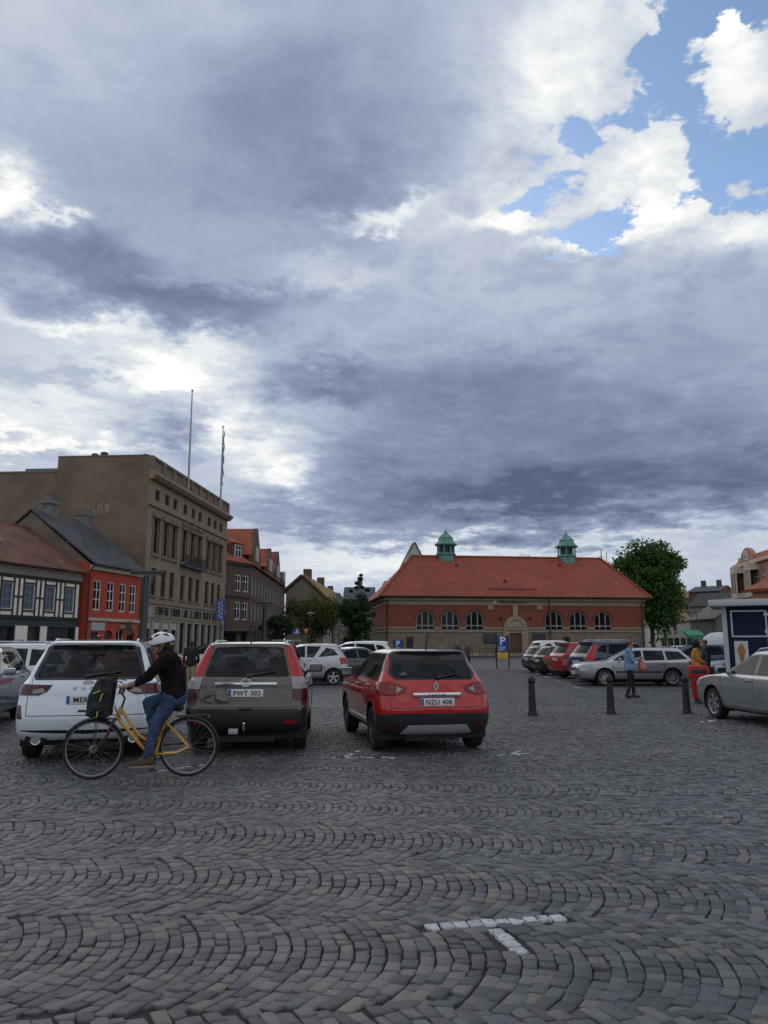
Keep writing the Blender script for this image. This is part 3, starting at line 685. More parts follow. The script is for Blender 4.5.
# ---------------------------------------------------------------- half-timbered house
TIMBER = mat('black_timber', (.022, .02, .019), .8, var=.3, scale=4)
INFILL = mat('cream_infill', (.74, .68, .58), .92, var=.14, scale=1.5, bump=.12, detail=9)
TILE_O = brick('old_clay_tile', (.23, .085, .045), (.15, .06, .038), (.035, .022, .018), .22, .13, .012, .85, .9, .4, vscale=.7, stain=(.05, .04, .03))
d_ = Vector((XZ(80., 600, 50.3)[0]-XZ(0, 600, 43.7)[0], 50.3-43.7)).normalized()
te = Vector((XZ(80., 600, 50.3)[0], 50.3)); ts = te - d_*13.5
timb, TL = building('half_timbered_house', tuple(ts), tuple(te), 'half-timbered house with cream infill, blue windows and brown tiled roof', 'house')
def timber_build():
    E = 6.05; D = 9.0; RZ = 9.15
    w = MB(); wb = [TL-1.05-1.78*k for k in range(7)]
    ops = [(b-.4, b+.4, 3.55, 5.05) for b in wb]
    shop = [(TL-2.9, TL-.35, .35, 2.55), (TL-4.55, TL-3.55, 0, 2.55), (TL-7.9, TL-5.6, .35, 2.55), (TL-11., TL-8.4, .35, 2.55)]
    facade(w, 0, TL, 3.0, E, ops); facade(w, 0, TL, 0, 2.98, shop, mi=1, rev=.3)
    for x in (0, TL): w.poly([(x, 0, 0), (x, D, 0), (x, D, E), (x, D/2, RZ-.1), (x, 0, E)], 0)
    w.quad((0, D, 0), (TL, D, 0), (TL, D, E), (0, D, E), 0)
    w.obj('wall', [INFILL, SHOPD], timb)
    t = MB(); y0, y1 = -.045, -.003
    t.box(0, TL, y0-.02, y1, 3.0, 3.2); t.box(0, TL, y0, y1, 5.35, 5.53)
    vx = []
    for b in wb: vx += [b-.5, b+.5]
    vx += [(wb[i]+wb[i+1])/2 for i in range(len(wb)-1)] + [.1, TL-.1]
    for x in vx: t.box(x-.05, x+.05, y0-.006, y1, 3.203, 5.347)
    for i, b in enumerate(wb):
        t.box(b-.45, b+.45, y0, y1, 3.42, 3.52); t.box(b-.45, b+.45, y0, y1, 5.07, 5.15)
    for i in range(len(wb)-1):
        m = (wb[i]+wb[i+1])/2; t.box(wb[i+1]+.55, m-.05, y0, y1, 4.22, 4.32); t.box(m+.05, wb[i]-.55, y0, y1, 4.22, 4.32)
    t.obj('timber_frame', TIMBER, timb)
    c = MB(); c.box(0, TL, -.1, -.003, 5.55, 5.98); c.obj('eaves_board', mat('grey_eaves', (.2, .175, .14), .9), timb)
    for (a, b) in ((TL-3.5, TL-2.95), (TL-5.55, TL-4.6), (TL-.28, TL-.02)):
        p = MB(); p.box(a, b, -.06, -.003, 0, 2.6); p.obj('shopfront_pillar', INFILL, timb)
    s = MB(); s.box(TL-5.3, TL-4.85, -.1, -.062, .3, 1.8); s.obj('notice_board', mat('poster_grey', (.25, .25, .25), .7, scale=9, var=.4), timb)
    r = MB(); roofslab(r, (-.2, -.4, E), (TL+.12, -.4, E), (TL+.12, D/2, RZ), (-.2, D/2, RZ)); roofslab(r, (TL+.12, D+.3, E-.1), (-.2, D+.3, E-.1), (-.2, D/2, RZ), (TL+.12, D/2, RZ))
    r.tube([(-.2, D/2, RZ+.1), (TL+.12, D/2, RZ+.1)], .13, 8)
    ro = r.obj('roof', TILE_O, timb)
    k = (RZ-E)/(D/2+.4)
    x = TL-5.3; y = 2.3; z = E+(y+.4)*k
    s = MB(); s.add([(x-.35, y-.4, z-.4*k+.14), (x+.35, y-.4, z-.4*k+.14), (x+.35, y+.6, z+.6*k+.14), (x-.35, y+.6, z+.6*k+.14), (x-.35, y-.4, z-.4*k+.2), (x+.35, y-.4, z-.4*k+.2), (x+.35, y+.6, z+.6*k+.2), (x-.35, y+.6, z+.6*k+.2)], [(3,2,1,0),(4,5,6,7),(0,1,5,4),(1,2,6,5),(2,3,7,6),(3,0,4,7)])
    s.obj('skylight', ZINC, ro)
    for b in wb: window(timb, b, 3.55, .8, 1.5, .03, 2, (.34, .68), BLUEF, .1, pane=glassm('cool_glass', (.03, .04, .06)))
    for k, (a, b, c_, d) in enumerate(shop):
        if k == 1:
            q = MB(); q.box(a, b, .2, .26, 0, d); q.obj('door', DARKF, timb)
        else: window(timb, (a+b)/2, c_, b-a, d-c_, .2, 3, (.8,), SHOPD, .06, name='shop_window')
timber_build()

# ---------------------------------------------------------------- dark brick corner house with red gables
DBRICK = brick('dark_brown_brick', (.15, .085, .058), (.105, .065, .048), (.05, .042, .036), .25, .08, .01, .9, .3, .25)
RTILE = brick('bright_clay_tile', (.42, .10, .036), (.33, .08, .032), (.09, .03, .02), .3, .2, .02, .8, .9, .3, vscale=.4)
gp0 = (XZ(250, 600, 90)[0], 90.); gp1 = (XZ(284.5, 600, 128)[0], 128.)
gab, GL = building('gabled_brick_house', gp0, gp1, 'dark brick apartment house with orange-red roofs and stepped street gables', 'building')
def gable_build():
    E = 10.6; D = 10.
    w = MB(); nb = 13; xb = [GL*(i+.6)/(nb+.2) for i in range(nb)]
    fl = (1.2, 4.2, 7.3)
    ops = [(b-.5, b+.5, z, z+(1.9 if z > 2 else 2.0)) for b in xb for z in fl]
    facade(w, 0, GL, 0, E, ops, rev=.15)
    gs = [(.4, 7.6), (14.5, 20.5), (23.5, 30.5), (34, GL-.4)]
    for (a, b) in gs:
        m = (a+b)/2; z = E+(b-a)*.68
        w.prism([(a, E), (a, E+1.3), (m-.35, z), (m+.35, z), (b, E+1.3), (b, E)], -.12, .4)
    # canted corner front that faces the square
    ex, ey = -7.2, 3.4
    L2 = math.hypot(ex, ey)
    w.poly([(GL, 0, 0), (GL, D, 0), (GL, D, E), (GL, 0, E)])
    w.poly([(ex, ey, 0), (ex, D+4, 0), (GL, D+4, 0), (GL, D+4, E), (ex, D+4, E), (ex, ey, E)])
    w.obj('wall', DBRICK, gab)
    f = empty('corner_bay', (ex, ey, 0), math.atan2(-ey, -ex), parent=gab)
    q = MB(); cops = [(b-.55, b+.55, z, z+h) for b in (L2-2.5, L2-.95) for (z, h) in ((4.2, 2.0), (7.4, 1.9))]+[(1.4, 5.4, .2, 2.7), (L2-1.6, L2-.5, .2, 2.7)]
    facade(q, 0, L2, 0, E, cops, rev=.15); q.obj('bay_wall', DBRICK, gab, (ex, ey, 0), (0, 0, math.atan2(-ey, -ex)))
    bpy.data.objects.remove(f)
    rz = math.atan2(-ey, -ex); cs, sn = math.cos(rz), math.sin(rz)
    def bay(x, y): return (ex+x*cs-y*sn, ey+x*sn+y*cs)
    for b in (L2-2.5, L2-.95):
        for (z, h) in ((4.2, 2.0), (7.4, 1.9)):
            p = bay(b, .06); window(gab, p[0], z, 1.1, h, p[1], 2, (.62,), WHITEF, .11, rz=rz)
    p = bay(3.4, .2); window(gab, p[0], .2, 4., 2.5, p[1], 4, (.8,), DARKF, .08, name='shop_window', rz=rz)
    p = bay(L2-1.05, .2); window(gab, p[0], .2, 1.1, 2.5, p[1], 2, (.8,), DARKF, .08, name='shop_window', rz=rz)
    s = MB(); s.box(0, L2, -.7, 0, 2.9, 3.25); s.obj('canopy', mat('concrete_canopy', (.10, .085, .07), .9), gab, (ex, ey, 0), (0, 0, rz))
    s = MB(); s.box(0, L2, -.12, -.002, 6.65, 6.85); s.box(0, L2, -.25, -.002, E-.25, E); s.obj('string_course', mat('brick_course', (.05, .034, .026), .9), gab, (ex, ey, 0), (0, 0, rz))
    for b in xb:
        for z in fl: window(gab, b, z, 1.0, 1.9 if z > 2 else 2.0, .06, 2, (.62,), WHITEF if z > 2 else DARKF, .1)
    for (a, b) in gs: 
        m = (a+b)/2
        for dx_ in (-.75, .75):
            window(gab, m+dx_, E+.9, .9, 1.6, -.19, 2, (.62,), WHITEF, .1)
    r = MB(); RZ = 15.2
    roofslab(r, (-.2, -.3, E), (GL, -.3, E), (GL, 6, RZ), (1.5, 6.5, RZ)); roofslab(r, (GL, D+4.3, E), (ex, D+4.3, E), (1.5, 6.5, RZ), (GL, 6, RZ))
    roofslab(r, (ex-.3, ey-.1, E), (-.2, -.3, E), (1.5, 6.5, RZ), (1.45, 6.6, RZ)); roofslab(r, (ex-.3, D+4.3, E), (ex-.3, ey-.1, E), (1.45, 6.55, RZ), (1.5, 6.6, RZ))
    for (a, b) in gs:
        m = (a+b)/2; z = E+(b-a)*.68-.1
        roofslab(r, (a-.15, 0.1, E+1.2), (a-.15, 6., E+1.2), (m, 6., z), (m, .1, z)); roofslab(r, (b+.15, 6., E+1.2), (b+.15, .1, E+1.2), (m, .1, z), (m, 6, z))
    ro = r.obj('roof', RTILE, gab)
    # dormer over the canted corner
    q = MB(); q.box(-1.0, 1.0, 0, 2.2, 0, 1.9); q.obj('dormer', mat('dormer_red', (.14, .04, .028), .8), ro, (*bay(L2-1.7, .75), E+.5), (0, 0, rz))
    p = bay(L2-1.7, .68); window(gab, p[0], E+.75, 1.3, 1.5, p[1], 2, (.6,), WHITEF, .11, rz=rz)
    q = MB(); roofslab(q, (-1.2, -.25, 1.85), (1.2, -.25, 1.85), (1.2, 2.4, 2.7), (-1.2, 2.4, 2.7)); q.obj('dormer_roof', RTILE, ro, (*bay(L2-1.7, .75), E+.5), (0, 0, rz))
    for (x, y) in ((2.5, 6.4), (12, 6.2), (22, 6.2), (31, 6.2)):
        c = MB(); c.box(x-.5, x+.5, y-.4, y+.4, RZ-.5, RZ+1.4); c.box(x-.58, x+.58, y-.48, y+.48, RZ+1.4, RZ+1.55); c.obj('chimney', DBRICK, ro)
gable_build()

# ---------------------------------------------------------------- far gable house with yellow roof, and the pair of sheds beyond
YROOF = brick('lichen_roof', (.28, .165, .05), (.22, .135, .05), (.10, .07, .03), .5, .3, .02, .9, .6, .3, vscale=.3)
GREYP = mat('grey_render_far', (.20, .165, .13), .9, var=.15, scale=.5)
def far_gable():
    y0, y1 = 130., 176.
    p = lambda u, v, y: (lambda q: (q[0], y, q[1]))(XZ(u, v, y))
    A = p(302.7, 575.7, y0); x1 = XZ(334, 593, y1)[0]; B = (x1, y1, A[2]); E0 = p(323, 597, y0); E1 = (XZ(340, 604, y1)[0], y1, E0[2]); L0 = p(286, 592, y0); L1 = (L0[0]+x1-A[0], y1, L0[2])
    e = empty('yellow_roofed_house', (A[0], y0, 0), 0, 'distant grey house with a plain gable and mustard yellow roof beyond the trees', 'house')
    o = Vector((A[0], y0, 0)); q = lambda v, dz=0: Vector(v)-o+Vector((0, 0, dz)); gnd = lambda v: Vector((v[0], v[1], 0))-o
    m = MB(); m.poly([gnd(L0), gnd(E0), q(E0), q(A, -.2), q(L0)]); m.poly([gnd(E0), gnd(E1), q(E1), q(E0)]); m.poly([gnd(L1), gnd(L0), q(L0), q(L1)]); m.poly([gnd(E1), gnd(L1), q(L1), q(B, -.2), q(E1)]); m.obj('wall', GREYP, e)
    r = MB(); roofslab(r, q(E0, -.2)+Vector((.5, -.6, 0)), q(E1, -.2)+Vector((.5, 0, 0)), q(B), q(A)+Vector((0, -.6, 0)), .35, 0); roofslab(r, q(L1, -.2), q(L0, -.2)+Vector((-.5, -.6, 0)), q(A)+Vector((0, -.6, 0)), q(B), .35, 1)
    ro = r.obj('roof', [YROOF, SLATE], e)
    for t in (.12, .5):
        c = MB(); x, y = (B[0]-A[0])*t, (y1-y0)*t; c.box(x-.7, x+.7, y-.7, y+.7, A[2]-1, A[2]+1.6); c.obj('chimney', DBRICK, ro)
    for i in range(6):
        t = (i+.6)/6.4; w_ = MB(); x = (E1[0]-E0[0])*t+E0[0]-A[0]; w_.box(x-.05, x+.06, (y1-y0)*t-.8, (y1-y0)*t+.8, 1.4, 4.); w_.obj('window', WHITEF, e)
far_gable()
def plain_house(name, u0, u1, v_e, v_r, y, y1, wm, rm, label, D=9, cat='house', nwin=0, floors=1, wmat=None, slope=True, chim=0, base=0.):
    xa, ze = XZ(u0, v_e, y); xb, _ = XZ(u1, v_e, y1); zr = XZ(u0, v_r, y+D/2)[1]
    e, L_ = building(name, (xa, y), (xb, y1), label, cat)
    m = MB(); ops = []
    if nwin:
        fh = (ze-1.)/floors
        ops = [(L_*(i+.5)/nwin-.5, L_*(i+.5)/nwin+.5, 1.0+fh*k, 1.0+fh*k+min(1.6, fh*.55)) for i in range(nwin) for k in range(floors)]
    facade(m, 0, L_, 0, ze, ops, rev=.2)
    for x in (0, L_): m.poly([(x, 0, 0), (x, D, 0), (x, D, ze)]+([(x, D/2, zr)] if slope else [])+[(x, 0, ze)])
    m.quad((0, D, 0), (L_, D, 0), (L_, D, ze), (0, D, ze)); m.obj('wall', wm, e)
    r = MB()
    if slope: roofslab(r, (-.2, -.4, ze-.05), (L_+.2, -.4, ze-.05), (L_+.2, D/2, zr), (-.2, D/2, zr), .2); roofslab(r, (L_+.2, D+.4, ze-.1), (-.2, D+.4, ze-.1), (-.2, D/2, zr), (L_+.2, D/2, zr), .2)
    else: r.box(-.2, L_+.2, -.3, D+.3, ze, ze+.4)
    ro = r.obj('roof', rm, e)
    for (a, b, c, d) in ops: window(e, (a+b)/2, c, b-a, d-c, .1, 2, (.6,), wmat or WHITEF, .1)
    for i in range(chim):
        c = MB(); x = L_*(i+.5)/chim; c.box(x-.5, x+.5, D/2-.4, D/2+.4, (zr if slope else ze)-.3, (zr if slope else ze)+1.6); c.obj('chimney', DBRICK, ro)
    return e
plain_house('street_house', 318, 352, 611, 592, 165, 172, GREYP, SLATE, 'low grey house far behind the dark green tree', 9, nwin=5, floors=2, chim=2)
plain_house('street_house', 344, 374, 600, 588, 150, 150, mat('far_buff', (.17, .13, .10), .9), SLATE, 'buff house with slate roof tucked between the trees and the market hall', 9, nwin=4, floors=2, chim=1)
# ================================================================ market hall
HBRICK = brick('hall_red_brick', (.265, .064, .034), (.20, .05, .03), (.14, .07, .05), .26, .09, .008, .85, .3, .18, vscale=.6)
ASHLAR = brick('hall_limestone', (.24, .192, .138), (.19, .152, .11), (.12, .09, .065), .75, .30, .022, .9, .5, .2, vscale=.5)
STONE_H = mat('hall_dressed_stone', (.30, .24, .165), .9, var=.15, scale=1.2, bump=.15)
HTILE = brick('hall_red_tile', (.37, .075, .032), (.27, .056, .028), (.075, .022, .018), .38, .27, .022, .75, 1., .22, vscale=.25)
COPPER = mat('green_copper', (.07, .225, .17), .6, metal=.1, var=.3, scale=1.6, col2=(.15, .33, .265), detail=8)
COPPER_D = mat('dark_copper_louvre', (.012, .045, .034), .7)
OAK = mat('brown_oak_door', (.12, .062, .03), .6, var=.2, scale=6, stretch=(1, 1, .2))
IRON = mat('dark_iron', (.016, .017, .018), .5, metal=.3, var=.1)
hx0, hz0 = XZ(385, 597, 90.); ht = R(7.5)
hall_l = 31.7
hp0 = (hx0, 90.); hp1 = (hx0+math.cos(ht)*hall_l, 90.+math.sin(ht)*hall_l)
hall, HL = building('market_hall', hp0, hp1, 'long red brick market hall with hipped red tile roof and two green copper lanterns', 'building')
def hall_build():
    E = 7.0; D = 13.; RZ = 12.45; hip = 4.3; hip2 = 2.4
    wins = [4.75, 7.95, 11.15, 21.1, 24.3, 27.45]
    wins = [4.75, 7.7, 10.65, 20.35, 23.35, 26.45]
    door = 15.55
    hw = 1.06
    ops = [(x-hw, x+hw, 3.05, 5.4) for x in wins]; dop = (door-.7, door+.7, 0, 2.75)
    w = MB()
    # base course of ashlar, brick field, stone frieze
    facade(w, 0, HL, 0, 3.3, [(x-hw, x+hw, 3.05, 3.3) for x in wins]+[(door-.7, door+.7, 0, 2.75)], rev=.3, mi=1)
    facade(w, 0, HL, 3.3, 6.05, [(x-hw, x+hw, 3.3, 5.4) for x in wins], rev=.3, mi=0)
    facade(w, 0, HL, 6.05, E, [], mi=2)
    for (z0, z1, mi) in ((0, 3.3, 1), (3.3, 6.05, 0), (6.05, E, 2)):
        w.quad((0, 0, z0), (0, 0, z1), (0, D, z1), (0, D, z0), mi); w.quad((HL, 0, z0), (HL, D, z0), (HL, D, z1), (HL, 0, z1), mi); w.quad((0, D, z0), (0, D, z1), (HL, D, z1), (HL, D, z0), mi)
    w.obj('wall', [HBRICK, ASHLAR, STONE_H], hall)
    def ring(s, cx, zc, r0, r1, y0, y1, n=14, mi=0):
        a = [(cx+r0*math.cos(PI*i/n), zc+r0*math.sin(PI*i/n)) for i in range(n+1)]; b = [(cx+r1*math.cos(PI*i/n), zc+r1*math.sin(PI*i/n)) for i in range(n+1)]
        for i in range(n): s.prism([a[i], b[i], b[i+1], a[i+1]], y0, y1, mi=mi)
    ZC = 4.25; DARKB = mat('dark_red_voussoir', (.14, .045, .03), .9)
    for x in wins:
        s = MB()
        for sgn in (-1, 1):   # brick spandrels close the square opening to an arch
            n = 9; pts = [(x+sgn*hw, 5.4)]+[(x+sgn*hw*math.cos(i*PI/2/n), ZC+1.06*math.sin(i*PI/2/n)) for i in range(n+1)]
            s.prism(pts, .0, .3, mi=0)
        s.obj('arch_spandrel', HBRICK, hall)
        s = MB(); ring(s, x, ZC, 1.07, 1.38, -.05, -.003); s.obj('arch_trim', DARKB, hall)
        f = MB(); g = MB()
        for k in (-.37, .37): f.box(x+k-.05, x+k+.05, .16, .26, 3.05, ZC+1.06*math.sin(math.acos(.37/1.06)))
        f.box(x-hw, x+hw, .16, .26, 3.05, 3.15); f.box(x-hw, x+hw, .17, .25, 3.57, 3.67); ring(f, x, ZC, .97, 1.06, .15, .27)
        for sg in (-1, 1): f.box(x+sg*1.02-.05, x+sg*1.02+.05, .15, .27, 3.05, ZC)
        o = f.obj('window', mat('grey_window_paint', (.33, .33, .31), .5), hall)
        n = 14; pts = [(x-hw, 3.05), (x+hw, 3.05)]+[(x+hw*math.cos(PI*i/n), ZC+hw*math.sin(PI*i/n)) for i in range(n+1)]
        g.prism(pts, .2, .22); g.obj('pane', GLASS, o)
    t = MB()
    # string courses, frieze shelf and cornice
    xs = sorted(wins)
    def strip(z0, z1, y0, skip):
        e = [0]
        for x in skip: e += [x[0], x[1]]
        e.append(HL)
        for i in range(0, len(e), 2): t.box(e[i], e[i+1], y0, -.003, z0, z1)
    strip(3.27, 3.45, -.07, [(x-hw, x+hw) if True else (x, x) for x in wins[:3]]+[(door-1.5, door+1.5)]+[(x-hw, x+hw) for x in wins[3:]])
    strip(2.88, 3.02, -.1, [(door-1.5, door+1.5)])
    t.box(-.04, HL+.04, -.1, -.003, 6.0, 6.2); t.box(-.1, HL+.1, -.34, -.003, 6.55, 6.8)
    t.box(-.09, -.003, 0, D, 6.0, 6.2); t.box(-.3, -.003, 0, D, 6.55, 6.8); t.box(-.07, -.003, 0, D, 3.27, 3.45); t.box(-.09, -.003, 0, D, 2.88, 3.02)
    t.box(HL+.003, HL+.1, 0, D, 6.0, 6.2); t.box(HL+.003, HL+.3, 0, D, 6.55, 6.8)
    t.box(-.02, HL, -.13, -.003, 0, .45)
    for x in (12.6, 18.6): t.box(x-.35, x+.35, -.09, -.003, 5.5, 6.0)
    t.obj('stone_trim', STONE_H, hall)
    # portal
    p = MB()
    for sg in (-1, 1): p.box(door+sg*1.12-.36, door+sg*1.12+.36, -.18, -.003, 0, 3.25)
    ring(p, door, 3.35, 1.0, 1.42, -.22, -.003); p.box(door-1.5, door+1.5, -.24, -.003, 3.12, 3.34); p.box(door-.76, door+.76, -.1, -.003, 2.76, 3.12)
    p.box(door-.3, door+.3, -.27, -.003, 4.72, 6.0)
    o = p.obj('portal', STONE_H, hall)
    q = MB(); n = 12; q.prism([(door+1.0*math.cos(PI*i/n), 3.36+1.0*math.sin(PI*i/n)) for i in range(n+1)], -.09, -.003)
    q.prism([(door+.42*math.cos(2*PI*i/16), 3.8+.33*math.sin(2*PI*i/16)) for i in range(16)], -.17, -.09)
    for sg in (-1, 1): q.prism([(door+sg*.68+.2*math.cos(2*PI*i/10), 3.58+.17*math.sin(2*PI*i/10)) for i in range(10)], -.15, -.09)
    q.obj('carved_tympanum', mat('carved_stone', (.34, .28, .2), .95, var=.45, scale=5, bump=.8, bscale=12), o)
    for sg in (-1, 1):
        q = MB(); a, b = sorted((door+sg*.01, door+sg*.69)); q.box(a, b, .2, .26, 0, 2.74)
        for (z0, z1) in ((.2, 1.0), (1.15, 2.0), (2.15, 2.6)): q.box(a+.1, b-.1, .18, .2, z0, z1)
        q.obj('door', OAK, hall)
    # frieze lettering with its small round emblem
    s = text_mesh('SALUHALLEN', .56, .04); link('lettering', with_mat(s, IRON), hall, (door-.2, -.03, 6.24), (R(90), 0, 0))
    s = MB(); s.lathe([(.0, -.10), (.2, -.10), (.22, -.06), (.22, -.003)], 14, axis='Y', c=(door-2.45, 0, 6.43)); s.obj('round_emblem', WHITEF, hall)
    for (x, z, ww, hh) in ((12.5, 1.55, 1.6, 1.1), (18.4, 1.55, 1.6, 1.1)):
        s = MB(); s.box(x-ww/2, x+ww/2, -.1, -.0035, z, z+hh); s.box(x-ww/2+.08, x+ww/2-.08, -.115, -.1, z+.08, z+hh-.08, 1); s.obj('notice_board', [IRON, mat('notice_glass', (.05, .055, .06), .2, var=.4, scale=6)], hall)
    for x in (2.9, 21.85):
        s = MB(); s.box(x-.4, x+.4, -.02, -.0035, .3, 2.3); s.obj('service_hatch', IRON, hall)
    for x in (13.75, 17.35):
        s = MB(); s.box(x-.1, x+.1, -.3, -.0035, 4.35, 4.42); s.lathe([(.04, 4.7), (.12, 4.6), (.14, 4.4), (.06, 4.3)], 8, c=(x, -.3, 0)); s.obj('wall_lantern', IRON, hall)
    for x in (.25, 19.75, 31.4):
        s = MB(); s.tube([(x, -.34, 6.75), (x, -.2, 6.3), (x, -.2, .15)], .075, 8); s.obj('downpipe', mat('copper_pipe', (.07, .04, .03), .6, metal=.3), hall)
    # roof
    r = MB(); o_ = .75; e = E-.12
    A = [(-o_, -o_, e), (HL+o_, -o_, e), (HL+o_, D+o_, e), (-o_, D+o_, e)]; r0 = (hip, D/2, RZ); r1 = (HL-hip2, D/2, RZ)
    B = [(-o_, -o_, e+.12), (HL+o_, -o_, e+.12), (HL+o_, D+o_, e+.12), (-o_, D+o_, e+.12)]
    r.poly(A); r.poly([A[0], A[1], B[1], B[0]]); r.poly([A[1], A[2], B[2], B[1]]); r.poly([A[2], A[3], B[3], B[2]]); r.poly([A[3], A[0], B[0], B[3]])
    r.poly([B[0], B[1], r1, r0]); r.poly([B[1], B[2], r1]); r.poly([B[2], B[3], r0, r1]); r.poly([B[3], B[0], r0])
    def caps(a, b, n=40):
        a, b = Vector(a), Vector(b); d = (b-a)/n
        for i in range(n):
            p = a+d*i; r.tube([p+Vector((0, 0, .02)), p+d*.97+Vector((0, 0, .05))], [.13, .17], 7)
    caps(r0, r1, 60); caps(B[0], r0, 24); caps(B[1], r1, 24)
    ro = r.obj('roof', HTILE, hall)
    s = MB(); s.tube([(-o_, -o_-.08, e+.1), (HL+o_, -o_-.08, e+.1)], .1, 8); s.obj('gutter', mat('copper_gutter', (.06, .04, .032), .6), hall)
    for (fx, fz) in ((9.7, .75), (23.2, .8), (15., .35)):
        s = MB(); y = -o_+(D/2+o_)*fz; z = e+.12+(RZ-e-.12)*fz; s.box(fx-.16, fx+.16, y-.1, y+.4, z-.05, z+.22); s.obj('roof_vent', IRON, ro)
    k = (RZ-e-.12)/(D/2+o_)
    for i in range(3): pass
    s = MB()
    for x in (12.6, 18.4): s.tube([(x, .35, e+.12+.9*k), (x, .3, e+.12+.9*k+.4)], .03, 6)
    for q in range(2): s.tube([(12.6, .34, e+.35+.9*k+q*.2), (18.4, .34, e+.35+.9*k+q*.2)], .035, 6)
    s.obj('snow_guard', IRON, ro)
    # lanterns
    for x in (8.7, 24.75):
        l = MB(); n = 8; y = D/2
        prof = [(1.12, RZ-1.9), (1.12, RZ+.1), (1.28, RZ+.2), (1.28, RZ+.38), (1.1, RZ+.45)]
        l.lathe(prof, n, c=(x, y, 0))
        l.lathe([(1.1, RZ+1.32), (1.42, RZ+1.42), (1.46, RZ+1.56), (1.25, RZ+1.72), (1.02, RZ+2.0), (.92, RZ+2.25), (.98, RZ+2.32), (.88, RZ+2.45), (.62, RZ+2.7), (.36, RZ+2.95), (.2, RZ+3.02), (.24, RZ+3.1), (.12, RZ+3.2), (.06, RZ+3.45), (.0, RZ+3.7)], 16, c=(x, y, 0))
        for i in range(n):
            a = PI/8+2*PI*i/n; 
            l.tube([(x+1.05*math.cos(a), y+1.05*math.sin(a), RZ+.4), (x+1.05*math.cos(a), y+1.05*math.sin(a), RZ+1.4)], .1, 6)
        o = l.obj('lantern', COPPER, ro)
        l = MB(); l.lathe([(.93, RZ+.42), (.93, RZ+1.4)], 8, c=(x, y, 0)); l.obj('louvre', COPPER_D, o)
hall_build()
# slim white gable that peeks over the left end of the ridge
def back_gable():
    y = 118.; xa, _ = XZ(404, 560, y); xb, _ = XZ(424.5, 560, y); xm, zp = XZ(414.5, 542.5, y); z0 = XZ(404, 568, y)[1]
    e, L_ = building('white_gabled_house', (xa, y), (xb, y+.2), 'pale pointed gable rising behind the left end of the hall roof', 'house')
    m = MB(); xm -= xa; m.box(-3, L_+4, 0, 6, 0, z0-2, 0)
    m.prism([(-1.2, z0-2), (xm, zp), (L_+1.4, z0-2)], -.02, .6); m.obj('wall', mat('pale_gable', (.42, .40, .37), .9, var=.1), e)
    r = MB(); roofslab(r, (xm, -.15, zp+.02), (xm, 6, zp+.02), (L_+1.7, 6, z0-2.3), (L_+1.7, -.15, z0-2.3), .15); roofslab(r, (xm, 6, zp+.02), (xm, -.15, zp+.02), (-1.5, -.15, z0-2.3), (-1.5, 6, z0-2.3), .15); r.obj('roof', SLATE, e)
back_gable()
def antenna():
    x, z = XZ(601, 550, 135.); e = empty('antenna_mast', (x, 135., 0), 0, 'thin twin antenna masts behind the right end of the hall roof', 'antenna')
    m = MB(); m.tube([(0, 0, 0), (0, 0, z)], .09, 6); m.tube([(-.5, 0, z-1.2), (.5, 0, z-1.2)], .05, 5); m.obj('mast', ZINC, e)
    m = MB(); m.tube([(.9, 0, 0), (.9, 0, z-.4)], .07, 6); m.tube([(0, 0, z-3), (.9, 0, z-3)], .06, 6); m.obj('mast', ZINC, e)
antenna()

# ================================================================ far right: houses beyond the tree
BUFF = mat('buff_stone_far', (.38, .29, .19), .9, var=.12, scale=.4); WHITEW = mat('white_wall_far', (.42, .40, .36), .9, var=.12, scale=.5)
TANR = brick('tan_roof', (.26, .18, .105), (.22, .15, .09), (.12, .08, .05), .5, .35, .03, .9, .5, .2)
plain_house('white_house', 660, 691.5, 621.5, 607.5, 150, 150, WHITEW, TANR, 'low white house with tan roof behind the parked cars, right of the big tree', 12, nwin=5, floors=1, wmat=GREYF)
plain_house('grey_shed', 690, 716, 621, 602, 128, 118, mat('grey_timber_wall', (.12, .11, .095), .9), mat('grey_felt_roof', (.15, .135, .115), .9, var=.2), 'low grey building with sloping felt roof left of the navy kiosk', 10, nwin=5, floors=1, wmat=WHITEF)
plain_house('stepped_gable_house', 679, 689, 598, 583, 190, 190, BUFF, BUFF, 'narrow buff stone house with a stepped gable far beyond the white house', 8, nwin=2, floors=4)
plain_house('dark_brick_block', 688.5, 720, 592.5, 588, 185, 180, DBRICK, SLATE, 'dark brick block with a long window band and flat roof in the far distance', 10, nwin=8, floors=3, chim=2)
plain_house('grey_hip_house', 690, 742, 607, 595, 168, 160, GREYP, mat('dark_felt', (.05, .052, .05), .9), 'long dark low roof in front of the dark brick block', 10, nwin=0)
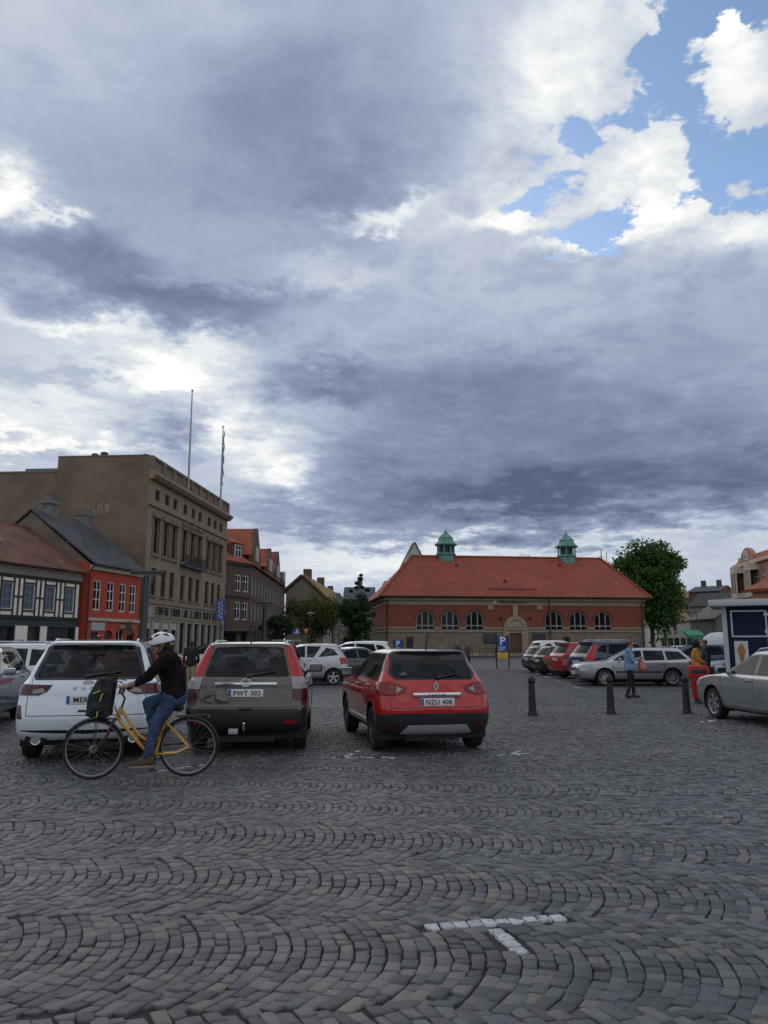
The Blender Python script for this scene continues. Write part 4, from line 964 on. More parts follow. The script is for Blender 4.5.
# ornate pink corner building on the right
PINK = mat('pink_render', (.40, .195, .135), .9, var=.14, scale=.8, bump=.1, detail=8); CREAMS = mat('cream_stucco', (.52, .43, .34), .9, var=.1)
def ornate():
    y = 74.; xa, ze = XZ(736.5, 566, y); xb = XZ(800, 600, 60)[0]
    e, L_ = building('ornate_corner_building', (xa, y), (xb, 60), 'ornate pink and cream corner building with bay windows rising behind the kiosk', 'building')
    D = 12; m = MB(); wb = [(.6, 1.9), (2.6, 3.6), (4.2, 5.6), (6.4, 7.4), (8.2, 9.2)]
    ops = [(a, b, z, z+1.9) for (a, b) in wb for z in (1.2, 3.6, 6.35)]
    facade(m, 0, L_, 0, ze, ops, rev=.2)
    m.quad((0, 0, 0), (0, 0, ze), (0, D, ze), (0, D, 0)); m.quad((L_, 0, 0), (L_, D, 0), (L_, D, ze), (L_, 0, ze)); m.quad((0, 0, ze), (L_, 0, ze), (L_, D, ze), (0, D, ze)); m.obj('wall', PINK, e)
    for (a, b, c, d) in ops: window(e, (a+b)/2, c, b-a, d-c, .1, 2, (.6,), WHITEF, .1)
    b = MB()
    for (a, c) in ((.2, 2.3), (4.0, 5.9)): 
        b = MB(); b.prism([(a, 0), (a+.35, -.8), (c-.35, -.8), (c, 0)], 5.7, 6.2, axis='Z'); b.prism([(a, 0), (a+.35, -.8), (c-.35, -.8), (c, 0)], 8.05, ze-.2, axis='Z')
        for (p, q) in ((a+.0, -.05), (a+.35, -.75), ((a+c)/2, -.75), (c-.35, -.75)): b.box(p-.07, p+.13, q-.05, q+.05, 6.2, 8.05)
        b.box(a+.2, c-.2, -.62, -.5, 6.2, 8.05, 1); b.obj('bay_window', [CREAMS, GLASS], e)
    c = MB(); c.box(-.1, L_+.1, -.35, -.003, ze-.25, ze+.05); c.box(-.05, L_, -.15, -.003, 3.6, 3.85); c.obj('cornice', CREAMS, e)
    r = MB(); n = 10   # swelling mansard
    prof = [(ze+.05, -.3), (ze+.35, .0), (ze+.7, .5), (ze+1.05, 1.4), (ze+1.25, 3.5)]
    for i in range(len(prof)-1):
        (z0, y0), (z1, y1) = prof[i], prof[i+1]
        r.quad((.6+y0*.5, y0, z0), (L_, y0, z0), (L_, y1, z1), (.6+y1*.5, y1, z1)); r.quad((.6+y0*.5, D, z0), (.6+y0*.5, y0, z0), (.6+y1*.5, y1, z1), (.6+y1*.5, D, z1))
    r.obj('roof', RTILE, e)
    g = MB(); x = 3.6
    g.prism([(x-1.6, ze), (x-1.6, ze+.5), (x-1.2, ze+.9), (x-.7, ze+1.15), (x, ze+1.35), (x+.7, ze+1.15), (x+1.2, ze+.9), (x+1.6, ze+.5), (x+1.6, ze)], -.25, .15); g.obj('gable', PINK, e)
    window(e, x, ze+.2, .9, .8, -.31, 2, (.6,), WHITEF, .1)
    d = MB(); d.box(-.1, .7, .2, 3, ze, ze+.7); d.obj('corner_pier', CREAMS, e)
ornate()
plain_house('red_roofed_annexe', 752, 810, 592, 570, 50, 46, PINK, RTILE, 'low annexe with steep red tile roof just behind the kiosk', 8)
# backdrop of roofs behind the right side of the square so no gap shows the bare horizon
plain_house('long_far_terrace', 640, 665, 622, 612, 160, 160, BUFF, SLATE, 'far buff terrace seen under the big tree', 10, nwin=4, floors=2)
plain_house('low_far_terrace', 712, 770, 622, 610, 140, 130, GREYP, SLATE, 'low far terrace hidden behind the kiosk', 10, nwin=5, floors=2)
# pavements with kerbs in front of the left row and round the hall
PAVE = brick('pavement_slabs', (.12, .115, .11), (.095, .092, .09), (.05, .05, .05), .7, .5, .02, .9, .2, .2)
def pavement(pts):
    m = MB(); m.prism(pts, -.02, .12, axis='Z'); tag(m.obj('pavement', mat('pavement_stone', (.11, .105, .10), .9, var=.2, scale=1.2, bump=.2)), kind='structure')
dd = Vector((rp1[0]-rp0[0], rp1[1]-rp0[1])).normalized(); nn = Vector((dd.y, -dd.x))
def off(p, d): return (p[0]+nn.x*d, p[1]+nn.y*d)
pavement([off(tuple(ts), 2.6), off(tuple(te), 2.6), off(rp1, 2.6), (bx1+3., 82), (gp1[0]+3, gp1[1]), gp1, gp0, (bx1, 82), (bx0, 60), rp1, rp0, tuple(te), tuple(ts)])
hd = Vector((math.cos(ht), math.sin(ht))); hn = Vector((hd.y, -hd.x))
pavement([(hp0[0]+hn.x*2.4-hd.x*2, hp0[1]+hn.y*2.4-hd.y*2), (hp1[0]+hn.x*2.4+hd.x*2, hp1[1]+hn.y*2.4+hd.y*2), (hp1[0]+hd.x*2-hn.x*.0, hp1[1]+hd.y*2), (hp0[0]-hd.x*2, hp0[1]-hd.y*2)])
# ================================================================ trees
def leaf_mat(name, c0, c1, c2):
    m, nt, b, N, L = _nt(name)
    ge = N.new('ShaderNodeNewGeometry'); rp = N.new('ShaderNodeValToRGB'); L.new(ge.outputs['Random Per Island'], rp.inputs[0])
    cr = rp.color_ramp; cr.elements[0].color = c4(c0); cr.elements[1].color = c4(c2); cr.elements.new(.5).color = c4(c1)
    L.new(rp.outputs[0], b.inputs['Base Color']); b.inputs['Roughness'].default_value = .6; b.inputs['Specular IOR Level'].default_value = .3
    tr = N.new('ShaderNodeBsdfTranslucent'); L.new(rp.outputs[0], tr.inputs[0]); mx = N.new('ShaderNodeMixShader'); mx.inputs[0].default_value = .3
    L.new(b.outputs[0], mx.inputs[1]); L.new(tr.outputs[0], mx.inputs[2]); L.new(mx.outputs[0], N['Material Output'].inputs[0]); return m
BARK = mat('grey_bark', (.06, .048, .036), .9, var=.3, scale=5, bump=.5, stretch=(1, 1, .25))
def tree(loc, h, rx, ry, ztrunk, lm, label, group=None, seed=1, nclump=150, per=70, leaf=.32, wisps=(), name='tree', lobes=None):
    rg = np.random.default_rng(seed); e = empty(name, (loc[0], loc[1], 0), 0, label, 'tree', group)
    cz = (h+ztrunk)/2; rz = (h-ztrunk)/2
    # clump centres: a few uneven lobes inside the overall outline
    if lobes is None:
        lobes = []
        for k in range(16):
            a = rg.uniform(0, 2*PI); t = rg.uniform(-.78, .72); rr = math.sqrt(max(1-t*t*.8, 0))*rg.uniform(.3, .75)
            lobes.append((rx*rr*math.cos(a), ry*rr*math.sin(a), cz+rz*t, rg.uniform(.28, .46)))
    cl = []
    while len(cl) < nclump:
        lx, ly, lz, lr = lobes[rg.integers(len(lobes))]
        d = rg.normal(size=3); d /= np.linalg.norm(d); s = rg.uniform(.45, 1.)**.5
        p = np.array([lx, ly, lz])+d*s*np.array([rx*lr*1.25, ry*lr*1.25, rz*lr*1.15])
        if ((p[0]/rx)**2+(p[1]/ry)**2+((p[2]-cz)/rz)**2) < 1.05: cl.append(p)
    for wsp in wisps: cl.append(np.array(wsp))
    cl = np.array(cl)
    n = len(cl)*per
    cen = np.repeat(cl, per, 0); cr = .165*(rx+ry)*rg.uniform(.6, 1.2, len(cl)); cr = np.repeat(cr, per)
    if len(wisps): cr[-per*len(wisps):] *= .45
    d = rg.normal(size=(n, 3)); d /= np.linalg.norm(d, axis=1, keepdims=True); P = cen+d*(cr*rg.uniform(.2, 1., n)**.6)[:, None]*np.array([1, 1, .75])
    a = rg.normal(size=(n, 3)); a /= np.linalg.norm(a, axis=1, keepdims=True); b = np.cross(a, rg.normal(size=(n, 3))); b /= np.linalg.norm(b, axis=1, keepdims=True)
    sz = (leaf*rg.uniform(.55, 1.25, n))[:, None]
    V = np.stack([P-a*sz*.5, P+b*sz*.28, P+a*sz*.5, P-b*sz*.28], 1).reshape(-1, 3)
    Q = np.arange(n*4).reshape(-1, 4)
    link('crown', np_mesh('crown', V, Q, lm), e)
    t = MB(); r0 = max(.09, h*.022); pts = [(0, 0, -.05), (.05*r0, .1*r0, ztrunk*.6), (r0*.3, -.2*r0, ztrunk*1.1), (0, 0, cz), (r0*.4, r0*.3, h*.9)]
    t.tube(pts, [r0*1.25, r0, r0*.85, r0*.5, r0*.12], 10); t.obj('trunk', BARK, e)
    for k in range(9):
        q = cl[rg.integers(len(cl))]; z0 = ztrunk*rg.uniform(.75, 1.15)+k*.06*h*.5; z0 = min(z0, q[2]-.3) if q[2] > ztrunk else ztrunk
        t = MB(); mid = (q[0]*.45, q[1]*.45, z0+(q[2]-z0)*.62); t.tube([(0, 0, z0), mid, tuple(q)], [r0*.45, r0*.28, r0*.06], 6); t.obj('limb', BARK, e)
    return e
G_BIG = leaf_mat('lime_leaves', (.026, .062, .015), (.05, .112, .024), (.10, .185, .04))
G_OLV = leaf_mat('olive_leaves', (.055, .062, .016), (.095, .10, .026), (.14, .135, .04))
G_DRK = leaf_mat('dark_leaves', (.012, .034, .014), (.022, .055, .02), (.04, .085, .03))
def tree_at(u0, u1, vt, vb, y, *a, **k):
    xa, zt = XZ(u0, vt, y); xb, zb = XZ(u1, vb, y)
    return tree(((xa+xb)/2, y), zt, (xb-xa)/2, (xb-xa)/2*.85, max(zb, .8), *a, **k)
tree_at(609, 690, 545, 636, 122, G_BIG, 'large round green tree standing behind the right end of the market hall', seed=5, nclump=330, per=110, leaf=.55)
tree_at(282, 341, 594, 642, 96, G_OLV, 'low spreading olive-tinted tree in front of the yellow-roofed house', seed=3, nclump=150, per=80, leaf=.3)
tree_at(334, 373, 594, 644, 84, G_DRK, 'dark green young tree with a thin leader shoot, beside the hall', seed=9, nclump=110, per=80, leaf=.3, wisps=[(.4, 0, 8.0), (.7, 0, 8.5), (.9, .1, 7.6), (.3, 0, 7.5), (1.5, .1, 7.3), (-.3, .1, 7.2), (.8, 0, 8.9)])
tree_at(262, 292, 616, 640, 92, G_DRK, 'small dark shrubby tree at the foot of the gabled brick house', seed=12, nclump=50, per=70, leaf=.3, name='small_tree')
tree_at(744, 760, 552, 566, 88, G_DRK, 'rooftop greenery beside the ornate corner building', seed=14, nclump=40, per=50, leaf=.3, name='small_tree')
# ================================================================ cars
RUBBER = mat('tyre_rubber', (.014, .014, .014), .85, var=.25, scale=9)
ALLOY = mat('alloy_rim', (.42, .43, .44), .35, metal=.7, var=.08)
ALLOY_D = mat('dark_alloy_rim', (.10, .10, .11), .4, metal=.6, var=.1)
TRIM = mat('black_plastic_trim', (.016, .016, .018), .6, var=.2, scale=6)
GLOSSB = mat('gloss_black', (.008, .008, .009), .12, var=0)
CHROME = mat('chrome_trim', (.62, .63, .65), .18, metal=1., var=0)
SILVERP = mat('silver_plastic', (.40, .41, .42), .4, metal=.3, var=.05)
TAILRED = glassm('red_lamp_lens', (.36, .012, .012), 1., .12)
TAILDRK = glassm('dark_red_lamp_lens', (.055, .006, .006), 1., .10)
CLEARL = glassm('clear_lamp_lens', (.27, .25, .25), 1., .12)
HEADL = glassm('head_lamp_lens', (.34, .36, .38), 1., .06)
CGLASS = glassm('car_glass', (.008, .010, .012), .74, .02, .25)
CGLASSO = glassm('car_glass_dark', (.010, .012, .015), 1., .03, .2)
PLATEW = mat('plate_white', (.62, .63, .63), .4, var=.04); PLATEB = mat('plate_blue', (.02, .07, .32), .4, var=0); PLATEK = mat('plate_black_letters', (.01, .01, .01), .5, var=0)
CGLASSO.node_tree.nodes['Principled BSDF'].inputs['IOR'].default_value = 1.2
MIRG = mat('mirror_silver', (.22, .23, .24), .1, metal=1., var=0)
SEATM = mat('dark_seat_cloth', (.03, .03, .032), .9, var=.2)

def pchip(Y, sub):
    """monotone cubic through rows of Y with a per-segment subdivision count"""
    Y = np.asarray(Y, float); n = len(Y); d = np.diff(Y, axis=0)
    m = np.zeros_like(Y)
    for i in range(1, n-1):
        a, b = d[i-1], d[i]; ok = a*b > 0
        m[i] = np.where(ok, 2*a*b/np.where(ok, a+b, 1), 0)
    m[0] = d[0]; m[-1] = d[-1]
    out = []
    for i in range(n-1):
        for k in range(sub[i]):
            t = k/sub[i]; h00 = 2*t**3-3*t*t+1; h10 = t**3-2*t*t+t; h01 = -2*t**3+3*t*t; h11 = t**3-t*t
            out.append(h00*Y[i]+h10*m[i]+h01*Y[i+1]+h11*m[i+1])
    out.append(Y[-1]); return np.array(out)
# columns: z, rear x, front x, half width, corner radius rear, front, bow rear, front
def shell(keys, step=.06):
    keys = [list(k)+[.28, .38, .07, .12][len(k)-4:] if len(k) < 8 else list(k) for k in keys]
    K = np.array(keys, float); dl = np.abs(np.diff(K[:, :4], axis=0)).max(1)
    rings = pchip(K, [int(max(2, min(9, math.ceil(q/step)))) for q in dl])
    bm = bmesh.new(); VR = []
    NE, NC, NS = 8, 7, 30
    for (z, xr, xf, w, rr, rf, br, bf) in rings:
        L = xf-xr; rr = min(rr, w*.6, L*.3); rf = min(rf, w*.6, L*.3); br = min(br, L*.15); bf = min(bf, L*.15)
        pts = []
        yr = w-rr; yf = w-rf
        for i in range(NE): y = yr*i/NE; pts.append((xr+br*(y/w)**2.2, y))
        xc = xr+br*(yr/w)**2.2
        for i in range(NC): a = PI/2*i/NC; pts.append((xc+rr*(1-math.cos(a)), yr+rr*math.sin(a)))
        xs0 = xc+rr; xe = xf-bf*(yf/w)**2.2; xs1 = xe-rf
        for i in range(NS+1):
            t = i/NS; x = xs0+(xs1-xs0)*t; q = abs(2*t-1); pts.append((x, w-(.018*q**3)*w/.9*0))
        for i in range(1, NC+1): a = PI/2*i/NC; pts.append((xs1+rf*math.sin(a), yf+rf*math.cos(a)))
        for i in range(1, NE+1): y = yf*(1-i/NE); pts.append((xf-bf*(y/w)**2.2, y))
        full = pts+[(x, -y) for (x, y) in pts[-2:0:-1]]
        VR.append([bm.verts.new((x, y, z)) for (x, y) in full])
    n = len(VR[0])
    for i in range(len(VR)-1):
        a, b = VR[i], VR[i+1]
        for j in range(n): bm.faces.new((a[j], a[(j+1) % n], b[(j+1) % n], b[j]))
    bm.faces.new(VR[-1]); bm.faces.new(VR[0][::-1])
    bmesh.ops.recalc_face_normals(bm, faces=bm.faces[:]); bm.faces.index_update()
    return bm
AX = {'side': (0, 2), 'rear': (1, 2), 'front': (1, 2), 'top': (0, 1)}
def pip(p, poly):
    c = False; n = len(poly)
    for i in range(n):
        (x0, y0), (x1, y1) = poly[i], poly[(i+1) % n]
        if (y0 > p[1]) != (y1 > p[1]) and p[0] < (x1-x0)*(p[1]-y0)/(y1-y0)+x0: c = not c
    return c
class Shell:
    def __init__(self, keys, step=.06):
        self.bm = shell(keys, step); self.lay = self.bm.faces.layers.int.new('reg'); self.names = ['body']
        self.bvh = BVHTree.FromBMesh(self.bm); xs = [v.co.x for v in self.bm.verts]; self.x0, self.x1 = min(xs), max(xs)
    def sel(self, view, f, lim=None):
        c = f.calc_center_median(); n = f.normal
        if lim and not lim(c, n): return False
        if view == 'side': return abs(n.y) > .12
        if view == 'rear': return c.x < self.x0+.95 and n.x < -.06
        if view == 'front': return c.x > self.x1-2.3 and n.x > .05
        if view == 'top': return n.z > .3
    def cut(self, reg, view, poly, lim=None, mirror=True):
        if reg not in self.names: self.names.append(reg)
        rid = self.names.index(reg); i, j = AX[view]
        polys = [poly]
        if view in ('rear', 'front', 'top') and mirror:
            my = [(-p[0], p[1]) if view != 'top' else (p[0], -p[1]) for p in poly]
            if {(round(a, 4), round(b, 4)) for a, b in my} != {(round(a, 4), round(b, 4)) for a, b in poly}: polys.append(my)
        for pl in polys:
            a0, a1 = min(p[0] for p in pl)-.02, max(p[0] for p in pl)+.02; b0, b1 = min(p[1] for p in pl)-.02, max(p[1] for p in pl)+.02
            fs = []
            for f in self.bm.faces:
                aa = [v.co[i] for v in f.verts]; bb = [v.co[j] for v in f.verts]
                if max(aa) < a0 or min(aa) > a1 or max(bb) < b0 or min(bb) > b1: continue
                if self.sel(view, f, lim): fs.append(f)
            for k in range(len(pl)):
                p, q = pl[k], pl[(k+1) % len(pl)]; d = (q[0]-p[0], q[1]-p[1]); no = [0, 0, 0]; no[i] = d[1]; no[j] = -d[0]; co = [0, 0, 0]; co[i] = p[0]; co[j] = p[1]
                if Vector(no).length < 1e-6: continue
                g = set(fs)
                for f in fs: g.update(f.edges); g.update(f.verts)
                r = bmesh.ops.bisect_plane(self.bm, geom=list(g), dist=1e-5, plane_co=co, plane_no=no)
                fs = [x for x in r['geom'] if isinstance(x, bmesh.types.BMFace)]
            for f in fs:
                c = f.calc_center_median()
                if pip((c[i], c[j]), pl): f[self.lay] = rid
    def arch(self, x, z, r, reg='arch_void', n=18):
        self.cut(reg, 'side', [(x+r*math.cos(2*PI*k/n), z+r*math.sin(2*PI*k/n)) for k in range(n)], lim=lambda c, nn: abs(c.y) > .45)
    def ray(self, o, d):
        h = self.bvh.ray_cast(Vector(o), Vector(d)); return h[0] if h[0] else Vector(o)
    def parts(self, root, mats, drop=('arch_void',), off={}, merge={}, split=()):
        """one mesh per region; regions in split become one mesh per side"""
        groups = {}
        for f in self.bm.faces:
            nm = self.names[f[self.lay]]
            if nm in drop: continue
            key = nm
            if nm in split: key = (nm, f.calc_center_median().y > 0)
            groups.setdefault(key, []).append(f)
        objs = {}
        for key, fs in groups.items():
            nm = key[0] if isinstance(key, tuple) else key
            tgt = nm.split('#')[0]
            if tgt in merge: tgt = merge[tgt]
            lst = objs.setdefault((tgt, key[1]) if isinstance(key, tuple) else tgt, [])
            lst.append((nm, fs))
        for key, lst in objs.items():
            nm = key[0] if isinstance(key, tuple) else key
            vid = {}; V = []; Fs = []; MI = []; ml = []
            for (rn, fs) in lst:
                m = mats[rn]
                if m not in ml: ml.append(m)
                for f in fs:
                    o = off.get(rn, 0.); ids = []
                    for v in f.verts:
                        k = (v.index if v.index >= 0 else id(v), v)
                        if v not in vid: vid[v] = len(V); V.append(tuple(v.co+v.normal*o))
                        ids.append(vid[v])
                    Fs.append(ids); MI.append(ml.index(m))
            me = bpy.data.meshes.new(nm); me.from_pydata(V, [], Fs)
            for m in ml: me.materials.append(m)
            me.polygons.foreach_set('material_index', MI); me.polygons.foreach_set('use_smooth', [True]*len(Fs))
            if abs(off.get(nm, 0)) > 0:
                b = bmesh.new(); b.from_mesh(me); be = [e for e in b.edges if e.is_boundary]; r = bmesh.ops.extrude_edge_only(b, edges=be)
                for v in [x for x in r['geom'] if isinstance(x, bmesh.types.BMVert)]: v.co -= v.normal*off[nm]*1.6 if v.normal.length else Vector()
                b.to_mesh(me); b.free()
            me.set_sharp_from_angle(angle=R(38)); me.update()
            yield nm, link(nm, me, root)
_WH = {}
def wheel(root, x, y, r, rim=ALLOY, spokes=5, wd=.21):
    s = 1 if y > 0 else -1; key = (round(r, 3), rim.name, spokes, s)
    if key not in _WH:
        t = MB(); h = wd/2
        t.lathe([(r*.66, -h*.9), (r*.80, -h*1.02), (r*.95, -h*.93), (r*.99, -h*.6), (r, -h*.3), (r, h*.3), (r*.99, h*.6), (r*.95, h*.93), (r*.80, h*1.02), (r*.66, h*.9)], 32, axis='Y')
        for q in (-.45, 0, .45): pass
        g = MB(); o = s*h*.55
        g.lathe([(r*.68, s*h*.93), (r*.64, s*h*.88), (r*.61, s*h*.35), (r*.60, -s*h*.8)], 32, axis='Y')
        g.lathe([(0, s*h*.82), (r*.13, s*h*.8), (r*.17, s*h*.68), (r*.18, s*h*.3)], 16, axis='Y')
        for k in range(spokes):
            a = 2*PI*k/spokes+.3
            for da in ((-.11, .11) if spokes <= 6 else (0,)):
                aa = a+da; wk = r*(.055 if spokes <= 6 else .05); c, sn = math.cos(aa), math.sin(aa)
                r0, r1 = r*.12, r*.645; pts = [(r0, -wk), (r1, -wk*1.2), (r1, wk*1.2), (r0, wk)]
                vs = []
                for yy in (s*h*.80, s*h*.5):
                    for (pr, pw) in pts: vs.append((pr*c-pw*sn, yy, pr*sn+pw*c))
                g.add(vs, [(0, 1, 2, 3), (7, 6, 5, 4), (0, 4, 5, 1), (1, 5, 6, 2), (2, 6, 7, 3), (3, 7, 4, 0)])
        d = MB(); d.lathe([(0, s*h*.25), (r*.42, s*h*.25), (r*.42, s*h*.05)], 20, axis='Y')
        _WH[key] = (t.mesh('wheel', RUBBER), g.mesh('rim', rim), d.mesh('brake_disc', mat('brake_disc', (.10, .095, .09), .5, metal=.6)))
    a, b, d = _WH[key]; w = link('wheel', a, root, (x, y, r)); link('rim', b, w); link('brake_disc', d, w); return w
def number_plate(root, x, z, txt, tilt=0., w=.52, h=.112, face=-1):
    """face -1: rear plate, +1: front plate"""
    m = MB(); m.box(-w/2, w/2, -.008, .008, -h/2, h/2, 0, .004); m.box(-w/2+.004, -w/2+.045, -.0095, -.0078, -h/2+.006, h/2-.006, 1)
    p = m.obj('number_plate', [PLATEW, PLATEB], root, (x, 0, z), (tilt, 0, R(-90) if face < 0 else R(90)))
    if txt:
        me = with_mat(text_mesh(txt, .098, .003, 1.08, .0018), PLATEK); link('lettering', me, p, (.02, -.0095, -.034), (R(90), 0, 0))
    return p
def tubeobj(name, pts, r, m, root, n=8):
    b = MB(); b.tube(pts, r, n); return b.obj(name, m, root)

# ---- body families (x forward from the middle of the wheelbase, z up)
SUV = [(.26, -1.95, 2.0, .74), (.30, -2.12, 2.18, .86), (.42, -2.24, 2.29, .915), (.58, -2.27, 2.33, .925), (.74, -2.25, 2.32, .925), (.90, -2.21, 2.25, .915), (1.0, -2.18, 2.08, .90), (1.06, -2.15, 1.62, .875), (1.11, -2.12, 1.12, .84, .26, .3, .10, .2), (1.30, -2.0, .80, .765, .2, .2, .14, .25), (1.48, -1.87, .46, .69, .18, .2, .16, .28), (1.56, -1.88, .25, .645, .18, .2, .16, .28), (1.605, -1.90, .05, .60, .16, .2, .14, .25), (1.635, -1.7, -.25, .50, .2, .2, .1, .1), (1.65, -1.2, -.6, .25, .1, .1, .05, .05)]
HATCH = [(.22, -1.75, 1.8, .70), (.27, -1.92, 2.0, .82), (.40, -2.0, 2.1, .86), (.55, -2.02, 2.13, .868), (.70, -2.0, 2.11, .868), (.84, -1.95, 2.02, .855), (.92, -1.92, 1.75, .84), (.97, -1.89, 1.2, .80, .26, .3, .1, .2), (1.14, -1.76, .82, .725, .2, .2, .14, .25), (1.30, -1.62, .46, .655, .18, .2, .16, .28), (1.38, -1.58, .22, .61, .18, .2, .16, .28), (1.43, -1.45, -.1, .52, .16, .2, .1, .2), (1.45, -.9, -.5, .25, .1, .1, .05, .05)]
WAGON = [(.22, -2.0, 1.95, .70), (.27, -2.2, 2.15, .81), (.40, -2.3, 2.24, .85), (.55, -2.32, 2.27, .858), (.68, -2.3, 2.25, .858), (.80, -2.27, 2.14, .845), (.88, -2.25, 1.75, .83), (.94, -2.22, 1.15, .79, .26, .3, .1, .2), (1.10, -2.08, .78, .715, .2, .2, .14, .25), (1.26, -1.92, .42, .645, .18, .2, .16, .28), (1.36, -1.82, .18, .60, .18, .2, .16, .28), (1.41, -1.65, -.12, .51, .16, .2, .1, .2), (1.43, -1.1, -.5, .25, .1, .1, .05, .05)]
MPV = [(.24, -1.6, 1.6, .68), (.30, -1.74, 1.76, .81), (.45, -1.80, 1.84, .85), (.62, -1.82, 1.86, .858), (.78, -1.80, 1.80, .855), (.92, -1.77, 1.66, .845), (1.0, -1.74, 1.42, .83), (1.06, -1.72, 1.12, .80, .24, .3, .1, .2), (1.24, -1.62, .82, .73, .2, .2, .14, .25), (1.42, -1.48, .46, .655, .18, .2, .16, .28), (1.51, -1.42, .22, .615, .18, .2, .14, .28), (1.56, -1.25, -.05, .52, .16, .2, .1, .2), (1.575, -.8, -.4, .25, .1, .1, .05, .05)]
SEDAN = [(.22, -2.0, 1.95, .70), (.27, -2.2, 2.15, .81), (.40, -2.3, 2.24, .85), (.55, -2.32, 2.27, .858), (.68, -2.31, 2.25, .858), (.80, -2.28, 2.14, .845), (.90, -2.22, 1.75, .83), (.95, -1.9, 1.15, .79, .26, .3, .1, .2), (1.0, -1.55, 1.05, .77, .26, .3, .1, .2), (1.12, -1.38, .76, .715, .2, .2, .14, .25), (1.28, -1.12, .42, .645, .18, .2, .16, .28), (1.37, -.92, .18, .59, .18, .2, .14, .28), (1.41, -.7, -.12, .5, .16, .2, .1, .2), (1.43, -.5, -.3, .25, .1, .1, .05, .05)]

def fit_car(body, ax, wr, colour, root, roofm=None, cladding=None, side=(), rear=(), front=(), trim=None, archtrim=0., rim=ALLOY, spokes=5, glass=CGLASS, interior=True, plate=None, fplate=None, track=None, rails=None, tow=False, mirrors=None, handles=(), step=.06, seams=True, low=.0):
    S = Shell(body, step); K = {'body': colour, 'trim#': TRIM}
    mats = {'body': colour, 'arch_void': TRIM, 'seam': GLOSSB}
    def c(reg, view, poly, m, lim=None): mats[reg] = m; S.cut(reg, view, poly, lim)
    if cladding:
        for (reg, view, poly, m) in cladding: c(reg, view, poly, m)
    for (reg, view, poly, m) in side: c(reg, view, poly, m, (lambda q, n: abs(q.y) > .35))
    for (reg, view, poly, m) in rear: c(reg, view, poly, m)
    for (reg, view, poly, m) in front: c(reg, view, poly, m)
    if archtrim:
        for x in ax: S.arch(x, wr, wr+.075+archtrim, 'arch_trim'); mats['arch_trim'] = TRIM
    for x in ax: S.arch(x, wr, wr+.075)
    return S, mats
def finish_car(S, mats, root, ax, wr, off={}, rim=ALLOY, spokes=5, wd=.21, split=('side_window', 'rear_quarter_window', 'tail_lamp', 'head_lamp', 'reflector', 'front_side_window', 'side_strip', 'rocker', 'door_strip', 'window_trim'), merge={'seam': 'body', 'arch_trim': 'body', 'roof': 'body', 'bumper_insert': 'body'}):
    out = {}
    for nm, o in S.parts(root, mats, off=off, split=split, merge=merge): out.setdefault(nm, []).append(o)
    body = out['body'][0]
    if CGLASS in mats.values():      # dark cabin lining just inside the panels
        skip = {S.names.index(k) for k, m_ in mats.items() if m_ is CGLASS and k in S.names}|({S.names.index('arch_void')} if 'arch_void' in S.names else set())
        vid, V, Fs = {}, [], []
        for f in S.bm.faces:
            if f[S.lay] in skip or f.calc_center_median().z < .45: continue
            ids = []
            for v in f.verts:
                if v not in vid: vid[v] = len(V); V.append(tuple(v.co-v.normal*.03))
                ids.append(vid[v])
            Fs.append(ids)
        me = bpy.data.meshes.new('cabin_lining'); me.from_pydata(V, [], Fs); me.materials.append(SEATM); link('cabin_lining', me, root)
    wmax = max(v.co.y for v in S.bm.verts)
    # arch liners and floor pan
    m = MB()
    for x in ax:
        for s in (-1, 1):
            r = wr+.074; n = 14; pts = [(x+r*math.cos(PI*k/n-.35*(1-2*k/n)), wr+r*math.sin(PI*k/n-.35*(1-2*k/n))) for k in range(n+1)]
            for k in range(n):
                (a0, b0), (a1, b1) = pts[k], pts[k+1]; m.quad((a0, s*(wmax-.03), b0), (a1, s*(wmax-.03), b1), (a1, s*.42, b1), (a0, s*.42, b0))
            m.poly([(p[0], s*.42, p[1]) for p in pts])
    m.box(S.x0+.35, S.x1-.35, -.42, .42, .17, .262); m.box(S.x0+.5, S.x0+.95, -.5, .3, .19, .32)
    m.obj('underbody', TRIM, root)
    for x in ax:
        for s in (-1, 1): wheel(root, x, s*(wmax-.125), wr, rim, spokes, wd)
    return out
def seats(root, xs, zseat, zhead, w=.5, y=(-.36, .36), m=SEATM):
    for x in xs:
        for yy in y:
            b = MB(); b.box(x-.1, x+.06, yy-w/2, yy+w/2, zseat, zhead-.22, 0, .05); b.box(x-.08, x+.03, yy-.13, yy+.13, zhead-.19, zhead, 0, .04); b.tube([(x-.02, yy-.06, zhead-.25), (x-.02, yy-.06, zhead-.12)], .01, 5); b.obj('seat', m, root)
def mirror_pair(root, S, x, z, m, sides=(-1, 1), size=(.10, .23, .15)):
    for s in sides:
        h = S.ray((x, s*2, z), (0, -s, 0)); b = MB(); y = h.y
        b.box(x-size[0]*.6, x+size[0]*.4, min(y+s*.05, y+s*(.05+size[1])), max(y+s*.05, y+s*(.05+size[1])), z-.03, z-.03+size[2], 0, .04)
        b.tube([(x, y-s*.03, z-.02), (x, y+s*.1, z)], .025, 6)
        o = b.obj('door_mirror', m, root)
        g = MB(); ya, yb = sorted((y+s*.075, y+s*(.02+size[1]))); g.box(x-size[0]*.6-.004, x-size[0]*.6+.002, ya, yb, z-.005, z-.055+size[2]); g.obj('mirror_glass', MIRG, o)
def handle(root, S, x, z, m, sides=(-1, 1)):
    for s in sides:
        h = S.ray((x, s*2, z), (0, -s, 0)); b = MB(); y = h.y+s*.018
        b.box(x-.1, x+.1, min(y-.02, y+.02), max(y-.02, y+.02), z-.018, z+.018, 0, .009); b.obj('door_handle', m, root)
